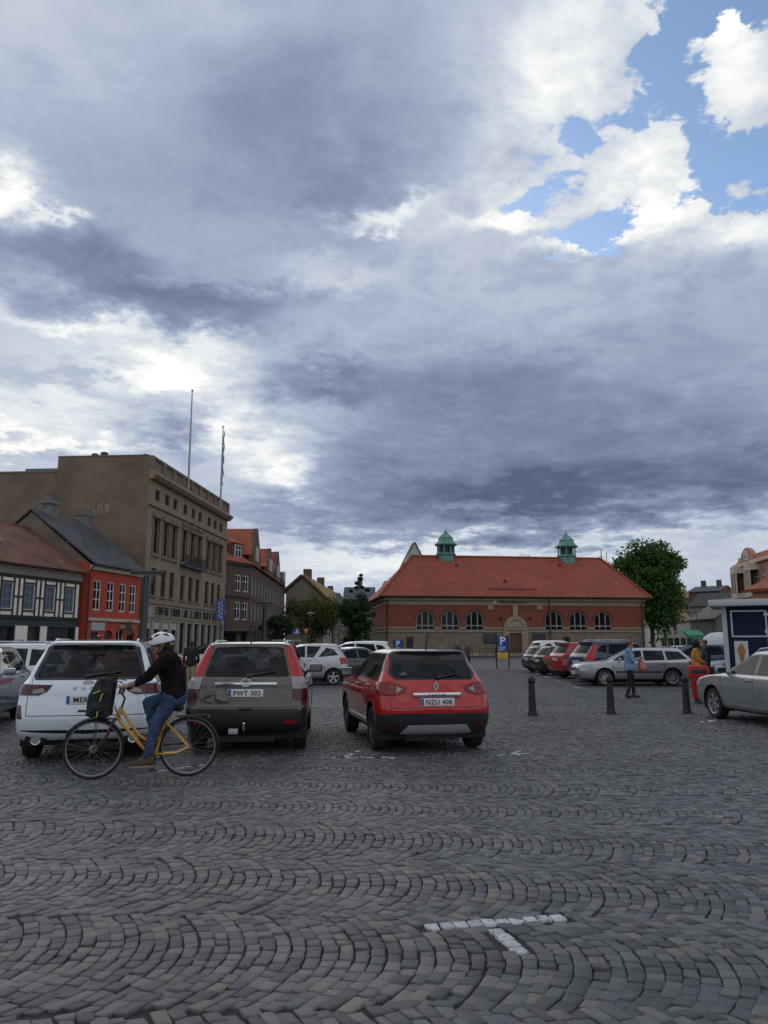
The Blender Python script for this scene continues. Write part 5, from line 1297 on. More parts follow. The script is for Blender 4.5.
def aerial(root, S, x, m=GLOSSB, fin=True, y=0.):
    h = S.ray((x, y, 3), (0, 0, -1)); b = MB()
    if fin: b.prism([(x+.09, h.z-.01), (x-.06, h.z+.065), (x-.09, h.z+.06), (x-.08, h.z-.01)], y-.018, y+.018)
    else: b.tube([(x, y, h.z-.01), (x-.16, y, h.z+.26)], [.012, .006], 6)
    b.obj('aerial', m, root)
def roof_rails(root, S, x0, x1, y, m, h=.05):
    for s in (-1, 1):
        pts = []
        for i in range(9):
            x = x0+(x1-x0)*i/8; q = S.ray((x, s*y, 3), (0, 0, -1)); pts.append((x, s*y, q.z+(h if 0 < i < 8 else -.01)))
        tubeobj('roof_rail', pts, .018, m, root)
def wiper(root, S, y0, y1, z, m=GLOSSB):
    pts = []
    for i in range(6):
        y = y0+(y1-y0)*i/5; q = S.ray((S.x0-1, y, z+.012*i), (1, 0, 0)); pts.append((q.x-.02, y, z+.012*i))
    tubeobj('wiper', pts, [.03, .018, .014, .014, .012, .01], m, root, 6)
def P4(*p): return list(p)
def sym(pts):
    """right half of a symmetric outline given bottom to top -> closed outline"""
    return pts+[(-a, b) for (a, b) in pts[::-1]]
def strip(p, q, w):
    d = Vector((q[0]-p[0], q[1]-p[1])); n = Vector((-d.y, d.x)).normalized()*w/2
    return [(p[0]-n.x, p[1]-n.y), (q[0]-n.x, q[1]-n.y), (q[0]+n.x, q[1]+n.y), (p[0]+n.x, p[1]+n.y)]
def text_on(root, txt, size, x, y, z, m, face=-1, sp=1., name='lettering'):
    me = with_mat(text_mesh(txt, size, .006, sp, .001), m)
    return link(name, me, root, (x, y, z), (R(90), 0, R(-90) if face < 0 else R(90)))
def car_root(name, x, y, deg, label, group=None): return empty(name, (x, y, 0), R(deg), label, 'car', group)
def rear_contact(u, v, deg, ax, half):
    """root position that puts the right rear (half<0) or left rear tyre's outer foot at a pixel"""
    gx, gy = G(u, v); a = R(deg); lx, ly = ax[0], half
    return gx-(lx*math.cos(a)-ly*math.sin(a)), gy-(lx*math.sin(a)+ly*math.cos(a))
PK = 'cars parked on the cobbled square'
# ---------------------------------------------------------------- white SUV
def white_suv():
    ax = (-1.36, 1.35); wr = .35; deg = 103.
    W_ = paint('white_lacquer', (.66, .70, .74), .05, .3, .16)
    x, y = rear_contact(23, 757.5, deg, ax, .92)
    root = car_root('parked_suv', x, y, deg, 'white five-door SUV seen from behind, directly behind the cyclist', PK)
    B = [[k[0]*1.0]+list(k[1:]) for k in SUV]
    S, M_ = fit_car(B, ax, wr, W_, root, archtrim=0.,
        side=[('front_side_window', 'side', [(.95, 1.10), (.30, 1.50), (-.18, 1.54), (-.18, 1.10)], CGLASS), ('side_window', 'side', [(-.26, 1.10), (-.26, 1.54), (-1.12, 1.52), (-1.22, 1.12)], CGLASS), ('rear_quarter_window', 'side', [(-1.30, 1.14), (-1.20, 1.50), (-1.52, 1.46), (-1.74, 1.24)], CGLASS),
              ('seam', 'side', strip((-.22, .42), (-.22, 1.1), .012), GLOSSB), ('seam', 'side', strip((.98, .42), (.98, 1.05), .012), GLOSSB), ('seam', 'side', strip((-1.15, .75), (-1.22, 1.1), .012), GLOSSB), ('rocker', 'side', [(-.95, .24), (.95, .24), (.95, .40), (-.95, .40)], TRIM)],
        rear=[('tailgate_frame', 'rear', sym([(0, 1.10), (.70, 1.10), (.735, 1.16), (.62, 1.545), (.55, 1.57), (0, 1.58)])[:], GLOSSB), ('rear_window', 'rear', sym([(0, 1.135), (.66, 1.135), (.69, 1.17), (.575, 1.475), (0, 1.495)]), CGLASS),
              ('tail_lamp', 'rear', [(.46, 1.035), (.99, 1.045), (.99, .905), (.62, .905), (.52, .95)], TAILDRK),
              ('seam', 'rear', strip((.76, .64), (.76, .90), .010), GLOSSB), ('seam', 'rear', strip((-.765, .64), (.765, .64), .012), GLOSSB), ('seam', 'rear', strip((.73, 1.045), (.735, 1.14), .010), GLOSSB),
              ('plate_recess', 'rear', sym([(0, .765), (.42, .765), (.50, .93), (0, .93)]), W_),
              ('reflector', 'rear', [(.81, .60), (.88, .60), (.90, .775), (.845, .775)], TAILDRK),
              ('bumper_insert', 'rear', sym([(0, .395), (.55, .42), (.82, .44), (.82, .455), (.5, .455), (0, .45)]), GLOSSB), ('lower_bumper', 'rear', sym([(0, .24), (.95, .24), (.95, .30), (.5, .31), (0, .33)]), TRIM)],
        front=[('windscreen', 'front', sym([(0, 1.13), (.72, 1.13), (.60, 1.53), (0, 1.56)]), CGLASS)])
    out = finish_car(S, M_, root, ax, wr, off={'tail_lamp': .012, 'reflector': .008, 'plate_recess': -.012}, rim=ALLOY_D, merge={'seam': 'body', 'arch_trim': 'body', 'roof': 'body', 'bumper_insert': 'body', 'plate_recess': 'body'})
    # pale reversing segment in each lamp
    for o in out['tail_lamp']:
        s = 1 if o.data.vertices[0].co.y > 0 else -1
        pts = [S.ray((-4, s*yy, zz), (1, 0, 0))+Vector((-.016, 0, 0)) for (yy, zz) in ((.54, .945), (.70, .925), (.70, .985), (.57, 1.0))]
        b = MB(); b.poly(pts); b.obj('reversing_light', glassm('smoked_lens', (.26, .22, .20), 1., .1), o)
    xr = S.ray((-4, 0, .85), (1, 0, 0)).x
    number_plate(root, xr-.012, .845, 'MER 729')
    text_on(root, 'KUGA', .072, S.ray((-4, 0, 1.0), (1, 0, 0)).x-.012, 0, .965, SILVERP, sp=2.6)
    b = MB(); q = S.ray((-4, 0, 1.065), (1, 0, 0)); b.lathe([(0, 0), (.07, .0), (.078, .012), (.07, .016), (0, .017)], 20, axis='X'); o = b.obj('emblem', [CHROME], root, (q.x-.015, 0, 1.06)); o.scale = (1, 1, .45)
    b = MB(); b.box(-.1, .1, -.01, .01, -.014, .014, 0, .006); b.obj('tailgate_grip', GLOSSB, root, (S.ray((-4, 0, .70), (1, 0, 0)).x-.004, 0, .70), (0, 0, R(90)))
    for s in (-1, 1):
        b = MB(); q = S.ray((-4, s*.62, .345), (1, 0, 0)); b.tube([(q.x+.2, s*.62, .33), (q.x-.03, s*.62, .33)], [.06, .065], 14); b.lathe([(.058, q.x-.03), (.066, q.x-.035), (.05, q.x-.01), (.0, q.x+.05)], 14, axis='X', c=(0, s*.62, .33)); b.obj('exhaust_tip', CHROME, root)
        b = MB(); b.prism([(s*.62+.14*math.cos(k*PI/8), .335+.085*math.sin(k*PI/8)) for k in range(16)], q.x-.012, q.x+.03, axis='X'); b.obj('exhaust_surround', GLOSSB, root)
    wiper(root, S, 0.05, -.42, 1.15); aerial(root, S, -1.35)
    b = MB(); q = S.ray((-1.5, 0, 3), (0, 0, -1)); b.box(-.02, .02, -.16, .16, -.008, .008, 0, .004); b.obj('brake_light', TAILDRK, root, (-1.925, 0, 1.56))
    seats(root, (.25, -.75), .75, 1.36); mirror_pair(root, S, .72, 1.12, W_); handle(root, S, -.02, 1.0, W_); handle(root, S, -.98, 1.0, W_); roof_rails(root, S, .0, -1.65, .56, GLOSSB, .03)
white_suv()

# ---------------------------------------------------------------- brown-grey SUV
def brown_suv():
    ax = (-1.31, 1.31); wr = .345; deg = 94.
    C_B = paint('brown_grey_lacquer', (.078, .068, .060), .7, .34, .14)
    x, y = rear_contact(309.0, 748, deg, ax, -.91)
    root = car_root('parked_suv', x, y, deg, 'brown-grey SUV seen from behind with tall red lamps beside its rear window', PK); root.scale = (.975, .975, .975)
    B = [(.30, -1.9, 1.9, .72), (.36, -2.10, 2.12, .85), (.46, -2.2, 2.24, .90), (.58, -2.24, 2.28, .908), (.68, -2.245, 2.28, .91), (.72, -2.20, 2.27, .91), (.90, -2.17, 2.22, .905), (1.0, -2.14, 2.08, .895), (1.06, -2.12, 1.7, .875, .24, .3, .08, .2), (1.12, -2.08, 1.15, .84, .2, .3, .10, .2), (1.32, -1.97, .82, .765, .15, .2, .10, .25), (1.50, -1.86, .48, .69, .14, .2, .10, .28), (1.58, -1.82, .24, .65, .14, .2, .10, .28), (1.625, -1.80, .05, .60, .14, .2, .1, .25), (1.655, -1.6, -.25, .48, .2, .2, .1, .1), (1.67, -1.1, -.6, .25, .1, .1, .05, .05)]
    S, M_ = fit_car(B, ax, wr, C_B, root, archtrim=.05,
        side=[('front_side_window', 'side', [(1.0, 1.12), (.32, 1.52), (-.16, 1.55), (-.16, 1.10)], CGLASS), ('side_window', 'side', [(-.24, 1.10), (-.24, 1.55), (-1.0, 1.53), (-1.12, 1.10)], CGLASS), ('rear_quarter_window', 'side', [(-1.2, 1.13), (-1.10, 1.50), (-1.42, 1.46), (-1.62, 1.22)], CGLASS), ('rocker', 'side', [(-1.0, .25), (1.0, .25), (1.0, .49), (-1.0, .49)], TRIM), ('lower_bumper', 'side', [(-2.4, .25), (-1.6, .25), (-1.6, .495), (-2.4, .495)], TRIM),
              ('seam', 'side', strip((-.2, .5), (-.2, 1.1), .012), GLOSSB)],
        rear=[('lower_bumper', 'rear', sym([(0, .25), (.95, .25), (.95, .495), (0, .495)]), TRIM),
              ('rear_window', 'rear', sym([(0, 1.135), (.60, 1.135), (.635, 1.16), (.53, 1.55), (.48, 1.575), (0, 1.59)]), CGLASS),
              ('tail_lamp', 'rear', [(.665, 1.13), (.93, 1.13), (.80, 1.36), (.66, 1.60), (.55, 1.60), (.60, 1.38)], TAILRED), ('tail_lamp#clear', 'rear', [(.69, .96), (.95, .96), (.935, 1.13), (.665, 1.13)], CLEARL), ('tail_lamp#low', 'rear', [(.70, .80), (.95, .80), (.95, .96), (.69, .96)], TAILDRK),
              ('plate_recess', 'rear', sym([(0, .795), (.34, .795), (.40, .83), (.42, 1.0), (0, 1.0)]), mat('bronze_recess', (.14, .125, .11), .4, metal=.5)),
              ('reflector', 'rear', [(.56, .465), (.75, .465), (.76, .505), (.56, .505)], TAILRED),
              ('seam', 'rear', strip((-.70, .70), (.70, .70), .012), GLOSSB), ('seam', 'rear', strip((.665, .70), (.665, .80), .010), GLOSSB),
              ('plate_recess#grip', 'rear', sym([(0, .655), (.10, .655), (.10, .69), (0, .69)]), GLOSSB)],
        front=[('windscreen', 'front', sym([(0, 1.15), (.72, 1.15), (.60, 1.55), (0, 1.58)]), CGLASS)])
    for k in ('tail_lamp#clear', 'tail_lamp#low'): pass
    finish_car(S, M_, root, ax, wr, off={'tail_lamp': .014, 'tail_lamp#clear': .014, 'tail_lamp#low': .014, 'plate_recess': -.012, 'reflector': .006}, rim=ALLOY, split=('side_window', 'rear_quarter_window', 'tail_lamp', 'tail_lamp#clear', 'tail_lamp#low', 'reflector', 'front_side_window', 'rocker'), merge={'seam': 'body', 'arch_trim': 'body', 'plate_recess': 'body'})
    rx = lambda z, y_=0: S.ray((-4, y_, z), (1, 0, 0)).x
    number_plate(root, rx(.91)-.008, .905, 'PWT 302')
    b = MB(); b.box(-.46, .46, -.02, .02, -.033, .033, 0, .015); o = b.obj('chrome_bar', CHROME, root, (rx(1.03)-.014, 0, 1.03), (0, 0, R(90)))
    # capital H emblem
    b = MB(); 
    for s in (-1, 1): b.add([(s*.02, -.012, -.035), (s*.036, -.012, -.035), (s*.052, -.012, .035), (s*.036, -.012, .035), (s*.02, .0, -.035), (s*.036, .0, -.035), (s*.052, .0, .035), (s*.036, .0, .035)], [(0, 1, 2, 3), (7, 6, 5, 4), (0, 4, 5, 1), (1, 5, 6, 2), (2, 6, 7, 3), (3, 7, 4, 0)])
    b.box(-.03, .03, -.012, 0, -.007, .007); b.tube([(.075*math.cos(2*PI*k/20)*(1+.1*math.sin(2*PI*k/20)), -.006, .056*math.sin(2*PI*k/20)) for k in range(20)], .007, 6, closed=True)
    b.obj('emblem', CHROME, root, (rx(1.03)-.036, 0, 1.055), (0, 0, R(-90)))
    text_on(root, 'CR-V', .085, rx(.985, .58)-.006, .585, .955, CHROME, sp=1.05)
    b = MB(); x0 = rx(.5); b.tube([(x0+.3, 0, .36), (x0-.06, 0, .36), (x0-.1, 0, .40), (x0-.1, 0, .45)], .02, 8); b.lathe([(0, -.026), (.02, -.018), (.026, 0), (.02, .018), (0, .026)], 12, c=(x0-.1, 0, .475)); b.obj('tow_ball', CHROME, root)
    b = MB(); b.box(-.07, .07, -.02, .02, -.04, .04, 0, .01); b.obj('tow_socket', SILVERP, root, (rx(.5)-.02, .16, .36), (0, 0, R(90)))
    wiper(root, S, .0, -.42, 1.155); aerial(root, S, -1.55, fin=False); roof_rails(root, S, .1, -1.6, .56, SILVERP, .03)
    seats(root, (.25, -.75), .78, 1.40); mirror_pair(root, S, .70, 1.14, GLOSSB); handle(root, S, -.02, 1.0, C_B, sides=(1,))
    b = MB(); b.box(-.6, -.5, -.5, .5, .6, 1.0, 0, .05); b.obj('parcel_shelf', SEATM, root, (-1.0, 0, .12))
brown_suv()

# ---------------------------------------------------------------- red crossover
def red_crossover():
    ax = (-1.30, 1.30); wr = .335; deg = 101.5
    C_R = paint('red_lacquer', (.41, .010, .008), .0, .3, .08); ROOF = mat('dark_roof_lacquer', (.012, .014, .020), .3, var=.1, spec=.25, coat=.25)
    x, y = rear_contact(481, 747, deg, ax, -.885)
    root = car_root('parked_crossover', x, y, deg, 'red crossover with a dark roof seen from behind, between the brown-grey car and the bollards', PK); root.scale = (.98, .98, .98)
    B = [(.26, -1.7, 1.75, .70), (.30, -1.93, 1.95, .82), (.42, -2.02, 2.06, .875), (.56, -2.06, 2.10, .885), (.66, -2.07, 2.10, .888), (.78, -2.03, 2.07, .888), (.90, -1.98, 1.98, .875), (.98, -1.95, 1.75, .855, .30, .35, .12, .2), (1.05, -1.92, 1.15, .82, .28, .3, .13, .2), (1.22, -1.78, .82, .745, .22, .2, .15, .25), (1.36, -1.66, .52, .685, .2, .2, .16, .28), (1.45, -1.66, .28, .64, .2, .2, .17, .28), (1.50, -1.68, .08, .59, .18, .2, .17, .25), (1.535, -1.5, -.25, .47, .2, .2, .12, .1), (1.55, -1.0, -.5, .25, .1, .1, .05, .05)]
    S, M_ = fit_car(B, ax, wr, C_R, root, archtrim=0,
        cladding=[('roof', 'top', [(.3, -.9), (.3, .9), (-1.75, .9), (-1.75, -.9)], ROOF)],
        side=[('body', 'side', [(2, .9), (2, 1.40), (.35, 1.475), (-1.3, 1.47), (-1.9, 1.3), (-1.9, .9)], C_R),
              ('roof', 'side', [(1.08, 1.06), (.30, 1.50), (-1.38, 1.46), (-1.60, 1.22), (-1.42, 1.06)], GLOSSB),
              ('front_side_window', 'side', [(.93, 1.07), (.28, 1.44), (-.16, 1.455), (-.16, 1.07)], CGLASS), ('side_window', 'side', [(-.23, 1.07), (-.23, 1.455), (-1.05, 1.43), (-1.20, 1.10)], CGLASS), ('rear_quarter_window', 'side', [(-1.27, 1.12), (-1.13, 1.41), (-1.34, 1.37), (-1.5, 1.2)], CGLASS),
              ('rocker', 'side', [(-1.3, .2), (1.3, .2), (1.3, .38), (1.0, .36), (-.95, .36), (-1.3, .38)], TRIM), ('seam', 'side', strip((-.2, .40), (-.2, 1.06), .012), GLOSSB), ('seam', 'side', strip((.92, .40), (1.0, 1.0), .012), GLOSSB), ('seam', 'side', strip((-1.02, .75), (-1.2, 1.07), .012), GLOSSB)],
        rear=[('lower_bumper', 'rear', sym([(0, .22), (.95, .22), (.95, .575), (.62, .60), (0, .60)]), TRIM),
              ('tailgate_frame', 'rear', sym([(0, 1.075), (.60, 1.075), (.69, 1.16), (.60, 1.455), (.50, 1.53), (0, 1.54)]), GLOSSB), ('rear_window', 'rear', sym([(0, 1.095), (.57, 1.10), (.645, 1.17), (.575, 1.36), (0, 1.385)]), CGLASS),
              ('tail_lamp', 'rear', [(.44, .965), (.56, 1.02), (.72, 1.045), (.92, 1.03), (.92, .90), (.80, .86), (.62, .86), (.48, .90)], glassm('crimson_lens', (.17, .006, .008), 1., .08)),
              ('skid_plate', 'rear', sym([(0, .30), (.50, .30), (.56, .315), (.44, .435), (0, .435)]), SILVERP),
              ('reflector', 'rear', [(.60, .385), (.77, .39), (.79, .455), (.62, .455)], TAILDRK),
              ('seam', 'rear', strip((-.70, .68), (.70, .68), .011), GLOSSB), ('seam', 'rear', strip((.70, .68), (.73, .86), .010), GLOSSB),
              ('plate_recess', 'rear', sym([(0, .70), (.33, .70), (.36, .83), (0, .83)]), C_R)],
        front=[('windscreen', 'front', sym([(0, 1.10), (.70, 1.10), (.58, 1.43), (0, 1.46)]), CGLASS)])
    out = finish_car(S, M_, root, ax, wr, off={'tail_lamp': .018, 'skid_plate': .014, 'reflector': .008, 'plate_recess': -.015}, rim=ALLOY_D, spokes=5, merge={'seam': 'body', 'roof': 'body', 'plate_recess': 'body'})
    rx = lambda z, y_=0: S.ray((-4, y_, z), (1, 0, 0)).x
    for o in out['tail_lamp']:
        s = 1 if o.data.vertices[0].co.y > 0 else -1
        pts = [S.ray((-4, s*yy, zz), (1, 0, 0))+Vector((-.026, 0, 0)) for (yy, zz) in ((.52, .95), (.60, .905), (.70, .91), (.74, .965), (.68, .995), (.58, .985))]
        b = MB(); b.poly(pts); b.obj('reversing_light', CLEARL, o)
    number_plate(root, rx(.765)-.004, .762, 'NZU 408')
    b = MB(); b.box(-.37, .37, -.018, .02, -.036, .036, 0, .016); o = b.obj('chrome_bar', CHROME, root, (rx(.865)-.014, 0, .865), (0, 0, R(90)))
    text_on(root, 'CAPTUR', .052, rx(.865)-.036, 0, .848, GLOSSB, sp=1.5)
    b = MB()   # open diamond
    d = [(0, .075), (.048, 0), (0, -.075), (-.048, 0)]; i_ = [(p[0]*.42, p[1]*.42) for p in d]
    for k in range(4):
        l = (k+1) % 4; b.prism([d[k], d[l], i_[l], i_[k]], -.01, .012)
    b.obj('emblem', CHROME, root, (rx(.985)-.012, 0, .99), (0, 0, R(90)))
    b = MB(); b.lathe([(0, -.003), (.055, -.003), (.055, 0)], 18, axis='X'); q = S.ray((-4, .47, 1.15), (1, 0, 0)); b.obj('window_sticker', mat('sticker_grey', (.30, .32, .34), .6), root, (q.x-.004, .47, 1.15), (0, R(-35), 0))
    wiper(root, S, -.02, -.40, 1.11); aerial(root, S, -1.35, fin=False); seats(root, (.2, -.75), .72, 1.28); mirror_pair(root, S, .66, 1.08, GLOSSB); handle(root, S, -.02, .95, C_R); handle(root, S, -1.0, .97, C_R)
    for s in (-1, 1):
        b = MB(); q = S.ray((0, s*2, .47), (0, -s, 0)); b.box(-.85, .85, min(q.y-.02, q.y+.02), max(q.y-.02, q.y+.02), .40, .45, 0, .015); b.obj('door_strip', SILVERP, root)
red_crossover()
# ---------------------------------------------------------------- the other parked cars
FAM = dict(
 suv=(SUV, (-1.36, 1.35), .355, dict(A=(.95, 1.11), B=(.30, 1.50), C=(-.2, 1.53), belt=1.11, R2=(-1.12, 1.50), R1=(-1.24, 1.13), q=[(-1.32, 1.15), (-1.20, 1.48), (-1.50, 1.44), (-1.74, 1.24)]), sym([(0, 1.14), (.68, 1.14), (.57, 1.49), (0, 1.51)]), [(.66, .90), (.98, .90), (.98, 1.06), (.62, 1.06)], (1.13, 1.52, .72, .60), .86),
 tall=(SUV, (-1.36, 1.35), .355, dict(A=(.95, 1.11), B=(.30, 1.50), C=(-.2, 1.53), belt=1.11, R2=(-1.12, 1.50), R1=(-1.24, 1.13), q=[(-1.32, 1.15), (-1.20, 1.48), (-1.50, 1.44), (-1.74, 1.24)]), sym([(0, 1.14), (.60, 1.14), (.52, 1.49), (0, 1.51)]), [(.72, .88), (.98, .88), (.98, 1.1), (.82, 1.3), (.72, 1.52), (.62, 1.52), (.66, 1.2), (.70, 1.08)], (1.13, 1.52, .72, .60), .80),
 hatch=(HATCH, (-1.25, 1.3), .315, dict(A=(.98, .965), B=(.34, 1.33), C=(-.15, 1.355), belt=.96, R2=(-.92, 1.33), R1=(-1.1, .99), q=[(-1.17, 1.02), (-1.0, 1.30), (-1.22, 1.25), (-1.42, 1.1)]), sym([(0, .99), (.62, .99), (.53, 1.31), (0, 1.33)]), [(.54, .80), (.92, .78), (.92, .96), (.58, .95)], (.99, 1.37, .68, .55), .72),
 wagon=(WAGON, (-1.30, 1.27), .31, dict(A=(.93, .94), B=(.30, 1.29), C=(-.2, 1.325), belt=.935, R2=(-1.02, 1.31), R1=(-1.06, .955), q=[(-1.14, .955), (-1.10, 1.30), (-1.66, 1.27), (-1.92, 1.0)]), sym([(0, .97), (.62, .97), (.53, 1.29), (0, 1.31)]), [(.60, .72), (.92, .72), (.92, .92), (.60, .92)], (.97, 1.33, .66, .55), .70),
 mpv=(MPV, (-1.2, 1.22), .30, dict(A=(.90, 1.055), B=(.38, 1.42), C=(-.1, 1.475), belt=1.05, R2=(-.72, 1.47), R1=(-.42, 1.05), q=[(-.60, 1.06), (-.92, 1.42), (-1.2, 1.36), (-1.38, 1.14)]), sym([(0, 1.08), (.62, 1.08), (.52, 1.43), (0, 1.45)]), [(.66, .82), (.92, .80), (.92, 1.04), (.68, 1.04)], (1.08, 1.47, .66, .55), .74),
 sedan=(SEDAN, (-1.30, 1.27), .31, dict(A=(.93, .96), B=(.28, 1.30), C=(-.18, 1.33), belt=.95, R2=(-.72, 1.31), R1=(-.98, .97), q=None), sym([(0, 1.03), (.58, 1.03), (.48, 1.32), (0, 1.34)]), [(.48, .74), (.92, .72), (.92, .88), (.50, .88)], (.98, 1.34, .66, .55), .72))
def generic(fam, col, name, label, x, y, deg, rim=ALLOY, spokes=5, tail=TAILRED, plate=None, fplate=None, scale=1., rails=None, black_strip=False, step=.085, cglass=None, mirror=True, hglass=True):
    keys, ax, wr, sw, rwin, lamp, (w0, w1, wa, wb), pz = FAM[fam]; g = cglass or CGLASSO
    root = car_root(name, x, y, deg, label, PK); root.scale = (scale,)*3
    b = sw['belt']
    side = [('front_side_window', 'side', [sw['A'], sw['B'], sw['C'], (sw['C'][0], b)], g), ('side_window', 'side', [(sw['C'][0]-.07, b), (sw['C'][0]-.07, sw['C'][1]), sw['R2'], sw['R1']], g)]
    if sw['q']: side.append(('rear_quarter_window', 'side', sw['q'], g))
    side.append(('seam', 'side', strip((sw['C'][0]-.035, .34), (sw['C'][0]-.035, b), .014), GLOSSB)); side.append(('seam', 'side', strip((sw['A'][0]+.02, .38), (sw['A'][0], b-.04), .014), GLOSSB)); side.append(('seam', 'side', strip((ax[0]+.30, .62), (sw['R1'][0], b), .014), GLOSSB))
    if black_strip: side.append(('side_strip', 'side', [(ax[0]+.42, .50), (ax[1]-.42, .50), (ax[1]-.42, .55), (ax[0]+.42, .55)], TRIM))
    low = [('lower_bumper', 'rear', sym([(0, .20), (.95, .20), (.95, .34), (0, .34)]), TRIM)]
    zf = keys[5][0]; S, M_ = fit_car(keys, ax, wr, col, root, step=step, side=side,
        rear=[('rear_window', 'rear', rwin, g), ('tail_lamp', 'rear', lamp, tail)]+low+[('seam', 'rear', strip((-.68, pz-.14), (.68, pz-.14), .014), GLOSSB)],
        front=[('windscreen', 'front', sym([(0, w0), (wa, w0), (wb, w1), (0, w1+.03)]), g), ('head_lamp', 'front', [(.42, zf-.17), (.90, zf-.13), (.90, zf+.02), (.50, zf-.02)], HEADL), ('grille', 'front', sym([(0, zf-.20), (.34, zf-.20), (.38, zf-.06), (0, zf-.06)]), GLOSSB), ('intake', 'front', sym([(0, .30), (.55, .30), (.62, .42), (0, .42)]), TRIM)])
    finish_car(S, M_, root, ax, wr, off={'tail_lamp': .012, 'head_lamp': .008, 'side_strip': .012}, rim=rim, spokes=spokes)
    if plate: number_plate(root, S.ray((-4, 0, pz), (1, 0, 0)).x-.012, pz, plate)
    if fplate: number_plate(root, S.ray((4, 0, .45), (-1, 0, 0)).x+.012, .45, fplate, face=1)
    if mirror: mirror_pair(root, S, sw['A'][0]-.22, sw['A'][1]+.0, col, size=(.09, .2, .13))
    handle(root, S, sw['C'][0]+.16, b-.11, col); handle(root, S, sw['R1'][0]+.14, b-.10, col)
    if rails: roof_rails(root, S, rails[0], rails[1], .53, SILVERP, .05)
    if g is CGLASS: seats(root, (.25, -.75), b-.35, b+.26)
    return root, S
SIL = paint('silver_lacquer', (.40, .40, .415), .7, .34, .14); SIL2 = paint('cool_silver', (.31, .34, .345), .65, .34, .14); DBL = paint('navy_lacquer', (.012, .02, .05), .2, .3, .12); BLK = paint('black_lacquer', (.012, .013, .015), .2, .3, .12); RED2 = paint('deep_red_lacquer', (.30, .012, .016), .1, .35, .1); RED3 = paint('scarlet_lacquer', (.45, .012, .01), 0, .4, .1); WHT = paint('plain_white_lacquer', (.60, .61, .62), 0, .35, .16); GRB = paint('grey_blue_lacquer', (.17, .20, .25), .6, .35, .12); LBL = paint('pale_blue_lacquer', (.40, .46, .52), .4, .35, .12); GRY = paint('dark_grey_lacquer', (.05, .052, .056), .5, .34, .12)
def side_spot(u, v): return G(u, v)
def at_px(u, depth, z=0.):
    x, _ = XZ(u, 660, depth); return x, depth
# estate seen square on, front to the left
gx, gy = G(637, 686); generic('wagon', SIL, 'parked_estate_car', 'silver estate car parked side-on behind the woman in the denim jacket', gx+.05, gy+.75, 180, plate=None, fplate='FKA 841', black_strip=True, rim=ALLOY, spokes=9, cglass=CGLASS, step=.07)
rowx = 7.55
def row(fam, col, name, label, yy, px, **k):
    keys = FAM[fam][0]; tail_x = min(q[1] for q in keys); sc_ = k.get('scale', 1.); x, _ = XZ(px, 665, yy)
    generic(fam, col, name, label, x-tail_x*sc_, yy, k.pop('deg', 15), **k)
row('tall', DBL, 'parked_suv', 'dark navy SUV with tall red tail lamps just behind the silver estate car', 33.4, 570, plate='RJB 206', tail=TAILRED, rails=(.1, -1.6), scale=1.03)
row('suv', RED2, 'parked_suv', 'deep red SUV between the navy SUV and a black hatchback', 36.8, 549.5, plate='LOW 552', tail=TAILDRK)
row('hatch', BLK, 'parked_hatchback', 'black hatchback with a red tail lamp, left of the deep red SUV', 40.2, 533, plate='GXT 417')
row('hatch', GRY, 'parked_hatchback', 'dark grey hatchback at the left end of the row near the parking sign', 43.6, 523, plate='TLE 093', tail=TAILDRK)
row('mpv', WHT, 'parked_van', 'white people carrier behind the dark hatchbacks in the row by the parking sign', 47.2, 527, scale=1.12)
row('hatch', RED3, 'parked_hatchback', 'scarlet hatchback mostly hidden behind the row of dark cars', 51., 556, scale=1.05)
# second row further right
row('hatch', DBL, 'parked_hatchback', 'dark blue hatchback right behind the silver estate car', 37., 648, deg=176, scale=1.08)
row('wagon', GRY, 'parked_estate_car', 'dark estate car between the two shoppers and the navy kiosk', 33., 700, deg=182)
row('hatch', SIL, 'parked_hatchback', 'silver hatchback in the back row below the big tree', 50., 640, deg=180)
row('sedan', BLK, 'parked_saloon_car', 'black saloon in the back row in front of the white house', 46., 668, deg=180)
row('mpv', GRB, 'parked_van', 'grey blue people carrier far back by the green awning', 58., 690, deg=175)
